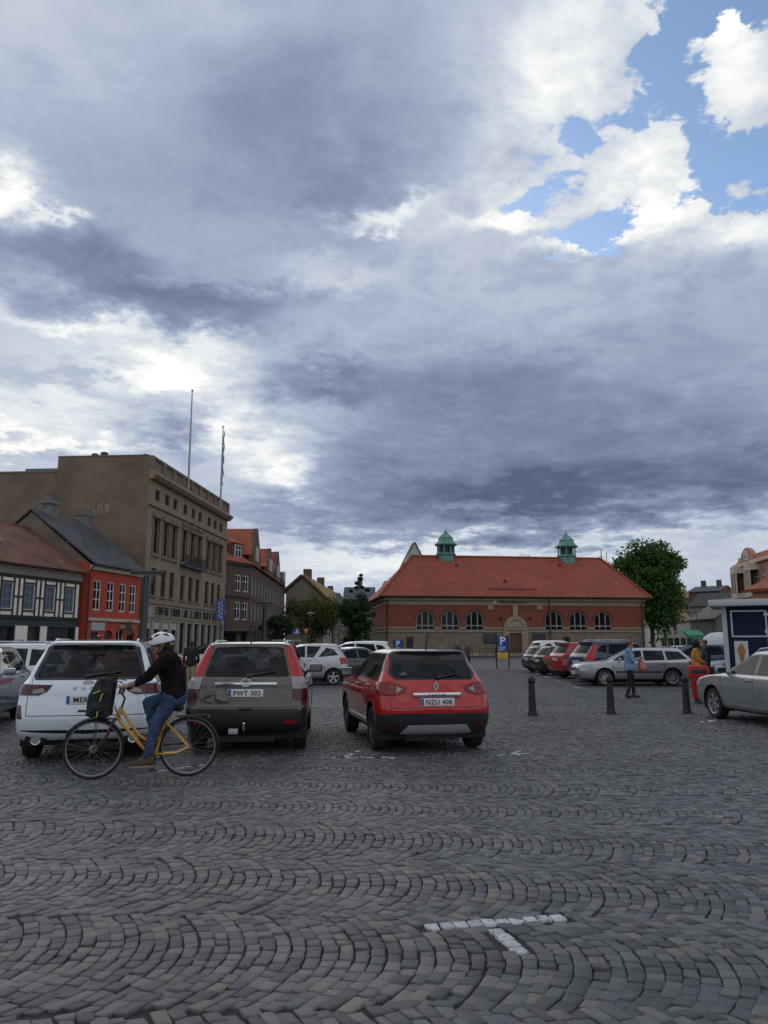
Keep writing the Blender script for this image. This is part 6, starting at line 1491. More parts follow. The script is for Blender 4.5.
# silver saloon on the far right, nose away from us
x, y = G(713.5, 718.5); a_ = R(93.5)
def avensis():
    ax = (-1.35, 1.35); wr = .325
    keys = [list(k) for k in WAGON]
    for k in keys: k[0] = k[0]*1.035; k[1] -= .08; k[2] += .05; k[3] *= 1.02
    deg = 95.; a = R(deg); half = .875
    rx_ = x-(ax[1]*math.cos(a)-half*math.sin(a)); ry_ = y-(ax[1]*math.sin(a)+half*math.cos(a))
    root = car_root('parked_estate_car', rx_, ry_, deg, 'silver car cut by the right picture edge, its front wheel beside the red litter bin', PK)
    S, M_ = fit_car(keys, ax, wr, SIL2, root, step=.06, side=[('window_trim', 'side', [(1.06, .965), (.36, 1.325), (-.1, 1.385), (-1.1, 1.37), (-1.75, 1.30), (-1.98, 1.02), (-1.1, .965)], CHROME), ('window_trim', 'side', [(1.03, .972), (.35, 1.315), (-.1, 1.375), (-1.1, 1.36), (-1.74, 1.29), (-1.95, 1.025), (-1.1, .972)], GLOSSB),
        ('front_side_window', 'side', [(.96, .985), (.33, 1.30), (-.22, 1.36), (-.22, .98)], CGLASS), ('side_window', 'side', [(-.30, .98), (-.30, 1.36), (-1.06, 1.345), (-1.10, .985)], CGLASS), ('rear_quarter_window', 'side', [(-1.18, .99), (-1.14, 1.34), (-1.68, 1.27), (-1.88, 1.04)], CGLASS),
        ('seam', 'side', strip((-.26, .36), (-.26, .97), .012), GLOSSB), ('seam', 'side', strip((.90, .38), (1.0, .93), .012), GLOSSB), ('door_strip', 'side', [(-.85, .33), (.85, .33), (.85, .365), (-.85, .365)], CHROME)],
        rear=[('rear_window', 'rear', sym([(0, 1.0), (.62, 1.0), (.53, 1.33), (0, 1.35)]), CGLASS), ('tail_lamp', 'rear', [(.5, .74), (.92, .74), (.92, .95), (.5, .95)], TAILRED)],
        front=[('windscreen', 'front', sym([(0, 1.01), (.69, 1.01), (.57, 1.37), (0, 1.41)]), CGLASS), ('head_lamp', 'front', [(.48, .66), (.92, .68), (.92, .85), (.52, .80)], HEADL), ('grille', 'front', sym([(0, .64), (.36, .64), (.4, .77), (0, .77)]), GLOSSB)])
    finish_car(S, M_, root, ax, wr, off={'head_lamp': .008, 'door_strip': .01}, rim=ALLOY, spokes=6, wd=.22)
    mirror_pair(root, S, .78, 1.0, SIL2); handle(root, S, -.06, .86, SIL2); handle(root, S, -.95, .87, SIL2); roof_rails(root, S, .12, -1.6, .54, SILVERP, .045); seats(root, (.25, -.75), .6, 1.22)
avensis()
# left of and behind the white SUV
gx, gy = G(7, 733); generic('hatch', GRB, 'parked_hatchback', 'grey blue car cut by the left picture edge, nose towards us', gx-1.5, gy+1.15, -76, fplate=None, scale=1.06, step=.06, cglass=CGLASS)
gx, gy = at_px(8, 19.5); generic('wagon', WHT, 'parked_estate_car', 'white estate car side-on behind the white SUV and the grey blue car', gx-.3, gy, 178, scale=1.12, rails=(.1, -1.5), cglass=CGLASS)
gx, gy = at_px(152, 33.); generic('mpv', RED3, 'parked_hatchback', 'red car behind the cyclist in front of the bank', gx, gy, 6, scale=1.06)
gx, gy = at_px(212, 36.); generic('hatch', LBL, 'parked_hatchback', 'pale blue hatchback behind the standing man in beige trousers', gx, gy, 200, scale=1.15)
gx, gy = at_px(252, 41.); generic('sedan', SIL, 'parked_saloon_car', 'silver saloon mostly hidden behind the brown-grey SUV', gx, gy, 186, scale=1.05)
# behind the gap between the brown and the red car
gx, gy = G(331, 685.5); generic('mpv', SIL, 'parked_hatchback', 'small tall silver hatchback side-on between the brown-grey SUV and the red crossover', gx-1.2, gy+.85, 186, rim=ALLOY, cglass=CGLASS, step=.06)
gx, gy = at_px(352, 33.5); generic('sedan', GRY, 'parked_saloon_car', 'dark saloon showing one red lamp behind the small tall silver hatchback', gx-.35, gy+.8, 214)
gx, gy = at_px(362, 39.); generic('suv', WHT, 'parked_suv', 'white SUV side-on behind the dark saloon and left of the red crossover', gx-.6, gy, 184, scale=1.03)
# ================================================================ people
from mathutils import noise as _noise
SKIN = mat('skin', (.36, .20, .13), .55, var=.06, scale=8); SKIND = mat('brown_skin', (.10, .05, .03), .5, var=.06, scale=8)
def _unit(sub):
    t = bmesh.new(); bmesh.ops.create_icosphere(t, subdivisions=sub, radius=1.); v = [p.co.copy() for p in t.verts]; f = [[q.index for q in x.verts] for x in t.faces]; t.free(); return v, f
_U2 = _unit(2); _U3 = _unit(3)
def _merge(bm, vs, fs):
    nv = [bm.verts.new(p) for p in vs]
    for f in fs:
        try: bm.faces.new([nv[k] for k in f])
        except ValueError: pass
def hull(bm, pts, r):
    """one link of a limb: the skin stretched over a run of balls"""
    for i in range(len(pts)-1):
        t = bmesh.new()
        for k in (i, i+1):
            for u in _U2[0]: t.verts.new(u*r[k]+Vector(pts[k]))
        bmesh.ops.convex_hull(t, input=t.verts[:])
        bmesh.ops.delete(t, geom=[v for v in t.verts if not v.link_faces], context='VERTS'); t.verts.index_update()
        _merge(bm, [v.co.copy() for v in t.verts], [[q.index for q in f.verts] for f in t.faces]); t.free()
def ball(bm, c, r, rot=None):
    vs = []
    for u in _U3[0]:
        p = Vector((u.x*r[0], u.y*r[1], u.z*r[2])); vs.append((rot @ p if rot else p)+Vector(c))
    _merge(bm, vs, _U3[1])
def fuse(name, bm, m, parent, voxel=.009, smooth=3, trims=(), fold=0.):
    """melts the links into one continuous skin"""
    me = bpy.data.meshes.new(name); bm.to_mesh(me); bm.free()
    o = bpy.data.objects.new(name, me); COL.objects.link(o)
    md = o.modifiers.new('r', 'REMESH'); md.mode = 'VOXEL'; md.voxel_size = voxel; md.use_smooth_shade = True
    sm = o.modifiers.new('s', 'SMOOTH'); sm.factor = .5; sm.iterations = smooth
    dg = bpy.context.evaluated_depsgraph_get(); dg.update()
    m2 = bpy.data.meshes.new_from_object(o.evaluated_get(dg)); bpy.data.objects.remove(o)
    m2.name = name; m2.materials.clear(); m2.materials.append(m)
    if trims:
        b = bmesh.new(); b.from_mesh(m2)
        for (co, no) in trims: bmesh.ops.bisect_plane(b, geom=b.verts[:]+b.edges[:]+b.faces[:], plane_co=co, plane_no=no, clear_outer=True)
        b.to_mesh(m2); b.free()
    if fold:
        ns = [v.normal.copy() for v in m2.vertices]
        for v, n_ in zip(m2.vertices, ns):
            q = v.co; w = _noise.noise(Vector((q.x*9, q.y*9, q.z*5)))+.6*_noise.noise(Vector((q.x*20+3, q.y*20, q.z*13+q.x*8)))
            v.co = q+n_*(abs(w)*-1.6+.4)*fold
    m2.polygons.foreach_set('use_smooth', [True]*len(m2.polygons)); m2.update()
    return link(name, m2, parent)
def V3(*a): return Vector(a)
def hand_bm(bm, wrist, direc, palm_n, curl=.9, s=1., side=1):
    """palm, four unequal bent fingers and a thumb from the palm's side; palm_n points out of the palm"""
    d = Vector(direc).normalized(); n = Vector(palm_n); n = (n-d*n.dot(d)).normalized(); w = d.cross(n).normalized()*side
    wr = Vector(wrist); hull(bm, [wr, wr+d*.05*s, wr+d*.085*s], [.026*s, .030*s, .030*s])
    for k in (-1, 1): hull(bm, [wr+d*.02*s+w*k*.012*s, wr+d*.085*s+w*k*.026*s], [.020*s, .016*s])
    for i, (ln, off) in enumerate(((.078, .033), (.088, .011), (.082, -.011), (.064, -.032))):
        p = wr+d*.088*s+w*off*s; pts = [p]; a = curl*.25
        for j, f in enumerate((.45, .32, .25)):
            a += curl*(.45 if j == 0 else .6); dd = d*math.cos(a)+n*math.sin(a); p = p+dd*ln*f*s; pts.append(p)
        hull(bm, pts, [.0098*s, .009*s, .0084*s, .0072*s])
    t0 = wr+d*.03*s+w*.026*s; hull(bm, [t0, t0+(d*.6+w*.6+n*.4).normalized()*.035*s, t0+(d*.9+w*.35+n*.9).normalized()*.068*s], [.013*s, .011*s, .009*s])
def head_bm(bm, c, fwd, up=V3(0, 0, 1), s=1.):
    """skull, jaw, nose, lips, brow, ears; c = centre of the skull"""
    f = Vector(fwd).normalized(); up = (Vector(up)-f*Vector(up).dot(f)).normalized(); sd = up.cross(f).normalized(); rot = Matrix((f, sd, up)).transposed()
    P = lambda a, b, z: Vector(c)+(f*a+sd*b+up*z)*s
    ball(bm, P(-.008, 0, .022), (.098*s, .077*s, .092*s), rot); ball(bm, P(.028, 0, -.045), (.066*s, .060*s, .075*s), rot)
    hull(bm, [P(.075, 0, -.098), P(.03, .035, -.07)], [.022*s, .025*s]); hull(bm, [P(.075, 0, -.098), P(.03, -.035, -.07)], [.022*s, .025*s])
    hull(bm, [P(.088, 0, .005), P(.113, 0, -.034)], [.009*s, .013*s]); hull(bm, [P(.09, -.012, -.066), P(.09, .012, -.066)], [.012*s, .012*s])
    hull(bm, [P(.082, -.035, .018), P(.082, .035, .018)], [.012*s, .012*s])
    for k in (-1, 1): hull(bm, [P(-.005, k*.078, .012), P(.0, k*.077, -.03)], [.015*s, .010*s])
    return P
def face_bits(parent, P, s=1.):
    b = MB()
    for k in (-1, 1): b.lathe([(0, .009*s), (.007*s, .006*s), (.009*s, 0), (.0, -.008*s)], 8, c=tuple(P(.078, k*.032, -.005)))
    b.obj('eyes', mat('dark_eyes', (.02, .015, .012), .2, var=0), parent)

# ---------------------------------------------------------------- the cyclist on the yellow bicycle
fb = Vector((*G(91.5, 779.3), 0)); rb = Vector((*G(187.5, 776.2), 0))
bdir = (fb-rb).normalized(); brz = math.atan2(bdir.y, bdir.x); WB = (fb-rb).length
# local frame: x forward, y to the rider's left (towards the camera), z up, origin under the rear axle
bike = empty('bicycle', tuple(rb), brz, 'yellow step-through bicycle ridden past the white SUV, black rear rack and fenders', 'bicycle')
BK = WB/1.126
def f_(X): return (615-X)/382.*BK
def z_(Y): return (708-Y)/382.*BK
def bicycle():
    YEL = mat('yellow_frame_paint', (.55, .27, .015), .3, var=.08, coat=.6); RB = RUBBER; STEEL = mat('spoke_steel', (.20, .20, .205), .4, metal=.7, var=0); BLKM = mat('black_bike_metal', (.014, .014, .015), .4, var=.1); REDM = mat('dark_red_fork', (.10, .012, .010), .4, var=.1)
    RW = .348
    def bwheel(x, front):
        t = MB(); n = 44; pts = [(RW*.96*math.cos(2*PI*k/n), 0, RW*.96*math.sin(2*PI*k/n)) for k in range(n)]
        t.tube(pts, .0185, 8, closed=True)
        w = t.obj('wheel', RB, bike, (x, 0, RW))
        r = MB(); pts = [(RW*.905*math.cos(2*PI*k/n), 0, RW*.905*math.sin(2*PI*k/n)) for k in range(n)]; r.tube(pts, .0125, 8, closed=True); r.obj('rim', STEEL, w)
        h = MB(); h.lathe([(.0, -.05), (.02, -.05), (.02, -.035), (.045 if front else .03, -.03), (.045 if front else .03, .03), (.02, .035), (.02, .05), (0, .05)], 14, axis='Y'); h.obj('hub', STEEL, w)
        s = MB()
        for k in range(28):
            a = 2*PI*k/28; sd = .028 if k % 2 else -.028; c = a+(.5 if (k//2) % 2 else -.5)
            s.tube([(.035*math.cos(c), sd, .035*math.sin(c)), (RW*.9*math.cos(a), 0, RW*.9*math.sin(a))], .0016, 4, cap=False)
        sp = s.obj('spokes', STEEL, w); sp['kind'] = 'stuff'
    bwheel(0, False); bwheel(WB, True)
    hx = WB-.30
    HT, HB = (f_(300), z_(390)), (f_(281), z_(440)); BB = (f_(465), z_(602)); ST = (f_(503), z_(455)); SD = (f_(527), z_(385))
    fr = MB()
    P = lambda p, y=0.: (p[0], y, p[1])
    fr.tube([P(HB), P(HT)], .024, 10)
    fr.tube([P((HB[0]-.01, HB[1]+.02)), P((f_(345), z_(505))), P((f_(425), z_(592))), P(BB)], .021, 10)
    fr.tube([P((HT[0]-.005, HT[1]-.02)), P((f_(340), z_(455))), P((f_(385), z_(515))), P((f_(432), z_(545))), P((f_(480), z_(530)))], .018, 10)
    fr.tube([P(BB), P(ST), P((SD[0], SD[1]-.1))], .019, 10)
    for s in (-1, 1):
        fr.tube([P(BB, s*.03), P((f_(560), z_(598)), s*.055), P((0, RW), s*.065)], .012, 8); fr.tube([P(ST, s*.02), P((f_(560), z_(512)), s*.05), P((0, RW), s*.065)], .011, 8)
    fr.lathe([(0, -.04), (.025, -.04), (.025, .04), (0, .04)], 12, axis='Y', c=P(BB)); fr.obj('frame', YEL, bike)
    fk = MB()
    for s in (-1, 1): fk.tube([P(HB, s*.02), P((HB[0]+.035, HB[1]-.02), s*.045), P((f_(238), z_(520)), s*.05), P((WB, RW), s*.055)], [.018, .017, .015, .01], 8)
    fk.obj('fork', REDM, bike)
    st = MB(); st.tube([P(HT), P((f_(313), z_(345))), P((f_(297), z_(322)))], .013, 8)
    st.tube([P((f_(297), z_(322)), 0), P((f_(292), z_(318)), .1), P((f_(300), z_(296)), .2), P((f_(325), z_(290)), .27), P((f_(352), z_(292)), .29)], .0115, 8)
    st.tube([P((f_(297), z_(322)), 0), P((f_(292), z_(318)), -.1), P((f_(300), z_(296)), -.2), P((f_(325), z_(290)), -.27), P((f_(352), z_(292)), -.29)], .0115, 8)
    st.obj('handlebar', BLKM, bike)
    for s in (-1, 1):
        cb = MB(); cb.tube([P((f_(300), z_(288)), s*.2), P((f_(262), z_(300)), s*.14), P((f_(258), z_(350)), s*.06), P((f_(276), z_(400)), s*.03), P((f_(300), z_(440)), s*.03)], .004, 5); cb.obj('brake_cable', BLKM, bike)
    bl = MB(); bl.lathe([(0, .03), (.02, .025), (.028, 0), (.028, -.006), (0, -.008)], 12, c=P((f_(302), z_(300)), .12)); bl.obj('bell', STEEL, bike)
    for s in (-1, 1):
        g = MB(); g.tube([P((f_(318), z_(291)), s*.262), P((f_(356), z_(292.5)), s*.292)], .017, 8); g.obj('grip', RB, bike)
        g = MB(); g.tube([P((f_(300), z_(286)), s*.2), P((f_(278), z_(276)), s*.19), P((f_(288), z_(262)), s*.2), P((f_(306), z_(268)), s*.22)], .006, 6); g.obj('brake_lever', BLKM, bike)
    sa = MB(); q = [(SD[0]-.15, .075, SD[1]-.005), (SD[0]-.1, .09, SD[1]+.01), (SD[0]+.0, .06, SD[1]), (SD[0]+.12, .02, SD[1]+.005)]
    b = bmesh.new(); hull(b, [(SD[0]-.10, 0, SD[1]-.02), (SD[0]+.02, 0, SD[1]-.02), (SD[0]+.13, 0, SD[1]-.012)], [.05, .035, .022]); hull(b, [(SD[0]-.11, -.05, SD[1]-.015), (SD[0]-.11, .05, SD[1]-.015)], [.045, .045]); sa = fuse('saddle', b, BLKM, bike, .01)
    m = MB(); m.tube([P((SD[0], SD[1]-.1)), P((SD[0]-.01, SD[1]-.03))], .014, 8); m.obj('seat_post', STEEL, bike)
    # cranks at six and twelve o'clock, chain guard, chain
    c = MB(); c.tube([P(BB, .06), P((BB[0]+.01, BB[1]-.165), .075)], .011, 6); c.tube([P(BB, -.06), P((BB[0]-.01, BB[1]+.165), -.075)], .011, 6); c.lathe([(.085, -.048), (.09, -.045), (.085, -.042)], 24, axis='Y', c=P(BB)); c.obj('crank', BLKM, bike)
    for (sg, dz) in ((1, -.165), (-1, .165)):
        p = MB(); x, z = BB[0]+.01*sg, BB[1]+dz; ya, yb = sorted((sg*.08, sg*.17)); p.box(x-.045, x+.045, ya, yb, z-.012, z+.012, 0, .006); p.obj('pedal', BLKM, bike)
    cg = MB(); cg.tube([P((BB[0]+.05, BB[1]+.08), -.06), P((.05, RW+.04), -.06)], .014, 6); cg.tube([P((BB[0]+.03, BB[1]-.085), -.06), P((.02, RW-.04), -.06)], .006, 6); cg.obj('chain_guard', BLKM, bike)
    for (cx, a0, a1, nm) in ((0, R(20), R(200), 'fender'), (WB, R(25), R(160), 'fender')):
        m = MB(); pts = []; rr = RW+.02; n = 14
        vs = []; fs = []
        for k in range(n+1):
            a = a0+(a1-a0)*k/n
            for yy, dr in ((-.027, -.012), (-.018, 0), (.018, 0), (.027, -.012)): vs.append((cx+(rr+dr)*math.cos(a), yy, RW+(rr+dr)*math.sin(a)))
        for k in range(n):
            for j in range(3): fs.append((k*4+j, k*4+j+1, k*4+5+j, k*4+4+j))
        m.add(vs, fs, 0, True); m.obj(nm, BLKM, bike)
    rk = MB()
    for s in (-1, 1): rk.tube([P((f_(548), z_(432)), s*.05), P((f_(700), z_(426)), s*.055)], .006, 6); rk.tube([P((f_(605), z_(430)), s*.055), P((-.005, RW+.02), s*.065)], .005, 6)
    for k in range(4): x = f_(560)+(f_(696)-f_(560))*k/3; rk.tube([(x, -.053, z_(429)), (x, .053, z_(429))], .005, 6)
    rk.obj('rear_rack', BLKM, bike)
    m = MB(); m.lathe([(0, -.02), (.03, -.02), (.034, 0), (0, .01)], 12, axis='X', c=(f_(702), 0, z_(442))); m.obj('tail_light', TAILDRK, bike)
    fr2 = MB()
    for s in (-1, 1): fr2.tube([(WB, s*.06, RW), (WB-.02, s*.07, z_(436))], .005, 6); fr2.tube([(HB[0]+.02, s*.05, z_(438)), (WB+.05, s*.09, z_(438))], .006, 6)
    for k in range(4): x = HB[0]+.05+k*.09; fr2.tube([(x, -.09, z_(438)), (x, .09, z_(438))], .005, 6)
    fr2.obj('front_rack', BLKM, bike)
bicycle()
# the backpack that rides on the front rack
def pack():
    BP = mat('black_nylon', (.010, .011, .012), .75, var=.3, scale=12, bump=.3, bscale=40); NEON = mat('neon_yellow_webbing', (.42, .50, .03), .6, var=.1)
    o = Vector((f_(230)+.055, 0, z_(436)))
    root = link('front_backpack', None, None) if False else empty('backpack', tuple(rb+Matrix.Rotation(brz, 3, 'Z') @ o), brz, 'black backpack with neon yellow straps strapped upright on the bicycle front rack', 'backpack')
    b = bmesh.new(); lx = lambda X: f_(X)-f_(230); lz = lambda Y: z_(Y)-o.z
    for yy in (-.10, .10):
        hull(b, [(lx(188), yy, lz(408)), (lx(258), yy, lz(410)), (lx(266), yy, lz(300)), (lx(262), yy*.8, lz(262)), (lx(226), yy*.8, lz(262)), (lx(196), yy, lz(330)), (lx(188), yy, lz(408))], [.055, .055, .05, .045, .04, .05, .055])
    hull(b, [(lx(222), -.1, lz(380)), (lx(222), .1, lz(380))], [.1, .1]); hull(b, [(lx(230), -.1, lz(320)), (lx(230), .1, lz(320))], [.09, .09]); hull(b, [(lx(245), -.07, lz(268)), (lx(245), .07, lz(268))], [.05, .05])
    fuse('bag', b, BP, root, .012, 3, fold=.014)
    m = MB(); 
    b2 = bmesh.new(); hull(b2, [(lx(200), .15, lz(395)), (lx(240), .15, lz(398)), (lx(240), .14, lz(345)), (lx(208), .14, lz(345))], [.03]*4); fuse('pocket', b2, BP, root, .01, 3)
    for (a, c) in (((222, 425), (232, 348)), ((232, 350), (246, 310)), ((200, 318), (240, 302))):
        m = MB(); p, q = Vector((lx(a[0]), .168, lz(a[1]))), Vector((lx(c[0]), .158, lz(c[1]))); m.tube([p, (p+q)/2+V3(0, .02, 0), q], [.007, .008, .007], 6); m.obj('strap', NEON, root)
    m = MB(); m.tube([(lx(258), .04, lz(262)), (lx(262), .05, lz(238)), (lx(285), .05, lz(236)), (lx(292), .04, lz(265)), (lx(275), .06, lz(330)), (lx(270), .08, lz(400))], .012, 6); m.obj('shoulder_strap', BP, root)
    m = MB(); m.tube([(lx(258), -.04, lz(262)), (lx(266), -.05, lz(240)), (lx(288), -.05, lz(242)), (lx(290), -.04, lz(275)), (lx(272), -.07, lz(400))], .012, 6); m.obj('shoulder_strap', BP, root)
pack()
def cyclist():
    root = empty('person', tuple(rb), brz, 'cyclist in a white helmet, dark jacket and blue jeans riding the yellow bicycle', 'person')
    def p(X, Y, y=0.): return V3(f_(X), y, z_(Y))
    hip = [p(534, 342, .085), p(534, 342, -.085)]; kneeL = p(462, 462, .10); ankL = p(432, 604, .12); kneeR = p(418, 372, -.10); ankR = p(450, 508, -.12)
    shL, shR = p(500, 158, .185), p(498, 158, -.185); elL, elR = p(415, 246, .25), p(405, 242, -.26); wrL, wrR = p(352, 279, .285), p(352, 279, -.285)
    neck = p(492, 130); chest = p(512, 198); waist = p(534, 280); hc = p(466, 96); fw = V3(1, .12, -.12)
    b = bmesh.new()
    hull(b, [p(534, 342, 0), waist, chest, p(498, 156)], [.13, .125, .135, .10]); hull(b, [shL, p(504, 166, 0), shR], [.065, .10, .065])
    for s, h_, k, a in ((1, hip[0], kneeL, ankL), (-1, hip[1], kneeR, ankR)):
        hull(b, [h_, h_.lerp(k, .5), k], [.09, .078, .058]); hull(b, [k, k.lerp(a, .35), a], [.058, .056, .038])
        t = a+V3(.0, 0, -.06); hull(b, [a, t+V3(-.03, 0, 0)], [.038, .04]); hull(b, [t+V3(-.03, 0, 0), t+V3(.10, 0, -.02), t+V3(.165, 0, -.025)], [.04, .036, .026])
    for s_, e_, w_ in ((shL, elL, wrL), (shR, elR, wrR)): hull(b, [s_, s_.lerp(e_, .5), e_], [.056, .05, .041]); hull(b, [e_, e_.lerp(w_, .4), w_], [.041, .039, .028])
    hull(b, [neck+V3(-.03, 0, -.05), hc+V3(-.015, 0, -.07)], [.056, .052])
    P = head_bm(b, hc, fw)
    hand_bm(b, wrL, p(315, 288, .27)-wrL, V3(.25, 0, -1), 1.25, 1., 1); hand_bm(b, wrR, p(315, 288, -.27)-wrR, V3(.25, 0, -1), 1.25, 1., -1)
    body = fuse('body', b, mat('cyclist_skin', (.24, .125, .08), .55, var=.06, scale=8), root, .0075, 3); face_bits(root, P)
    b = MB(); b.tube([P(.088, -.02, -.066), P(.1, 0, -.066), P(.088, .02, -.066)], .004, 6); b.obj('mouth', mat('lips', (.16, .06, .05), .5, var=0), root)
    # clothes
    JK = mat('black_fleece', (.007, .006, .007), .95, var=.5, scale=7, bump=.5, bscale=26, spec=.15, col2=(.017, .011, .012))
    b = bmesh.new(); hull(b, [p(536, 330, 0), waist, chest, p(500, 154)], [.155, .150, .158, .115]); hull(b, [p(538, 324, .07), p(538, 324, -.07)], [.135, .135]); hull(b, [chest+V3(0, .07, 0), chest+V3(0, -.07, 0)], [.125, .125]); hull(b, [waist+V3(0, .06, 0), waist+V3(0, -.06, 0)], [.13, .13]); hull(b, [p(524, 208, .05), p(542, 265, .04)], [.125, .13])
    hull(b, [shL, p(504, 164, 0), shR], [.085, .115, .085]); hull(b, [p(491, 140), p(486, 126)], [.075, .066])
    for s_, e_, w_ in ((shL, elL, wrL), (shR, elR, wrR)):
        m_ = e_.lerp(w_, .62); hull(b, [s_, s_.lerp(e_, .5), e_], [.078, .068, .06]); hull(b, [e_, m_], [.06, .046])
        for t, r_ in ((.3, .071), (.62, .066), (.9, .063)): ball(b, s_.lerp(e_, t)+V3(0, 0, -.008), (r_, r_*.95, r_*.98))
    fuse('jacket', b, JK, root, .010, 2, fold=.018)
    JN = mat('blue_denim', (.030, .055, .11), .9, var=.35, scale=5, bump=.4, bscale=60, spec=.2, col2=(.06, .10, .185))
    b = bmesh.new(); hull(b, [p(530, 342, .07), p(530, 342, -.07)], [.132, .132]); hull(b, [p(546, 346, .05), p(546, 346, -.05)], [.132, .132])
    for s, h_, k, a in ((1, hip[0], kneeL, ankL), (-1, hip[1], kneeR, ankR)):
        hull(b, [h_, h_.lerp(k, .5), k], [.105, .092, .074]); hull(b, [k, k.lerp(a, .4), a+V3(-.003, 0, .015)], [.074, .068, .057]); ball(b, k+V3(.012, 0, .01), (.07, .068, .066))
        for t in (.15, .3, .82, .9): ball(b, k.lerp(a, t)+V3(-.012, 0, 0), (.064, .063, .03))
    fuse('jeans', b, JN, root, .010, 2, fold=.013)
    SH = mat('brown_suede', (.075, .048, .028), .85, var=.2, scale=8); SOLE = mat('tan_sole', (.22, .15, .09), .8)
    for a, s in ((ankL, 1), (ankR, -1)):
        b = bmesh.new(); t = a+V3(0, 0, -.062); hull(b, [a+V3(-.012, 0, 0), t+V3(-.035, 0, 0)], [.05, .05]); hull(b, [t+V3(-.04, 0, -.008), t+V3(.07, 0, -.018), t+V3(.17, .0, -.03)], [.048, .047, .034])
        hull(b, [a+V3(.02, 0, -.02), t+V3(.1, 0, 0)], [.04, .034]); o = fuse('shoe', b, SH, root, .009, 2)
        m = MB(); m.prism([(t.x-.088, -.04+t.y), (t.x-.06, -.052+t.y), (t.x+.1, -.052+t.y), (t.x+.2, -.025+t.y), (t.x+.2, .025+t.y), (t.x+.1, .052+t.y), (t.x-.06, .052+t.y), (t.x-.088, .04+t.y)], t.z-.068, t.z-.045, axis='Z'); m.obj('sole', SOLE, o)
    # helmet
    HW = mat('white_helmet_shell', (.62, .62, .63), .3, var=.05, coat=.6); HK = mat('helmet_foam', (.02, .02, .022), .8)
    f = fw.normalized(); up = (V3(0, 0, 1)-f*f.z).normalized(); sd = up.cross(f); rot = Matrix((f, sd, up)).transposed()
    b = bmesh.new(); ball(b, P(-.005, 0, .035), (.150, .104, .124), rot); ball(b, P(-.075, 0, .03), (.10, .09, .105), rot)
    h = fuse('helmet', b, HW, root, .009, 3, trims=[(tuple(P(0, 0, .018)), tuple(-(up*1.+f*.12)))])
    m = MB()
    for k in range(-2, 3):
        for (a0, a1) in ((.35, .75), (.95, 1.45), (1.75, 2.3)):
            pts = [P(-.005+.145*math.cos(a)*math.cos(k*.1), k*.036*(.65+.35*math.sin(a)), .035+(.116-.012*abs(k))*math.sin(a)) for a in (a0, (a0+a1)/2, a1)]
            m.tube(pts, [.006, .012, .006], 6)
    m.obj('vents', HK, h)['kind'] = 'stuff'
    m = MB(); m.tube([P(.03, .085, .02), P(.035, .075, -.06), P(.05, .03, -.11), P(.05, -.03, -.11), P(.035, -.075, -.06), P(.03, -.085, .02)], .006, 6); m.obj('chin_strap', HK, h)
    m = MB(); m.tube([P(-.12, .045, .0), P(-.135, 0, -.005), P(-.12, -.045, .0)], .018, 6); m.obj('dial', mat('helmet_yellow', (.45, .33, .05), .5), h)
    b = bmesh.new(); ball(b, P(-.055, 0, -.015), (.062, .074, .06), rot); fuse('hair', b, mat('dark_hair', (.015, .012, .01), .8, var=.3, scale=20), root, .009, 2)
cyclist()

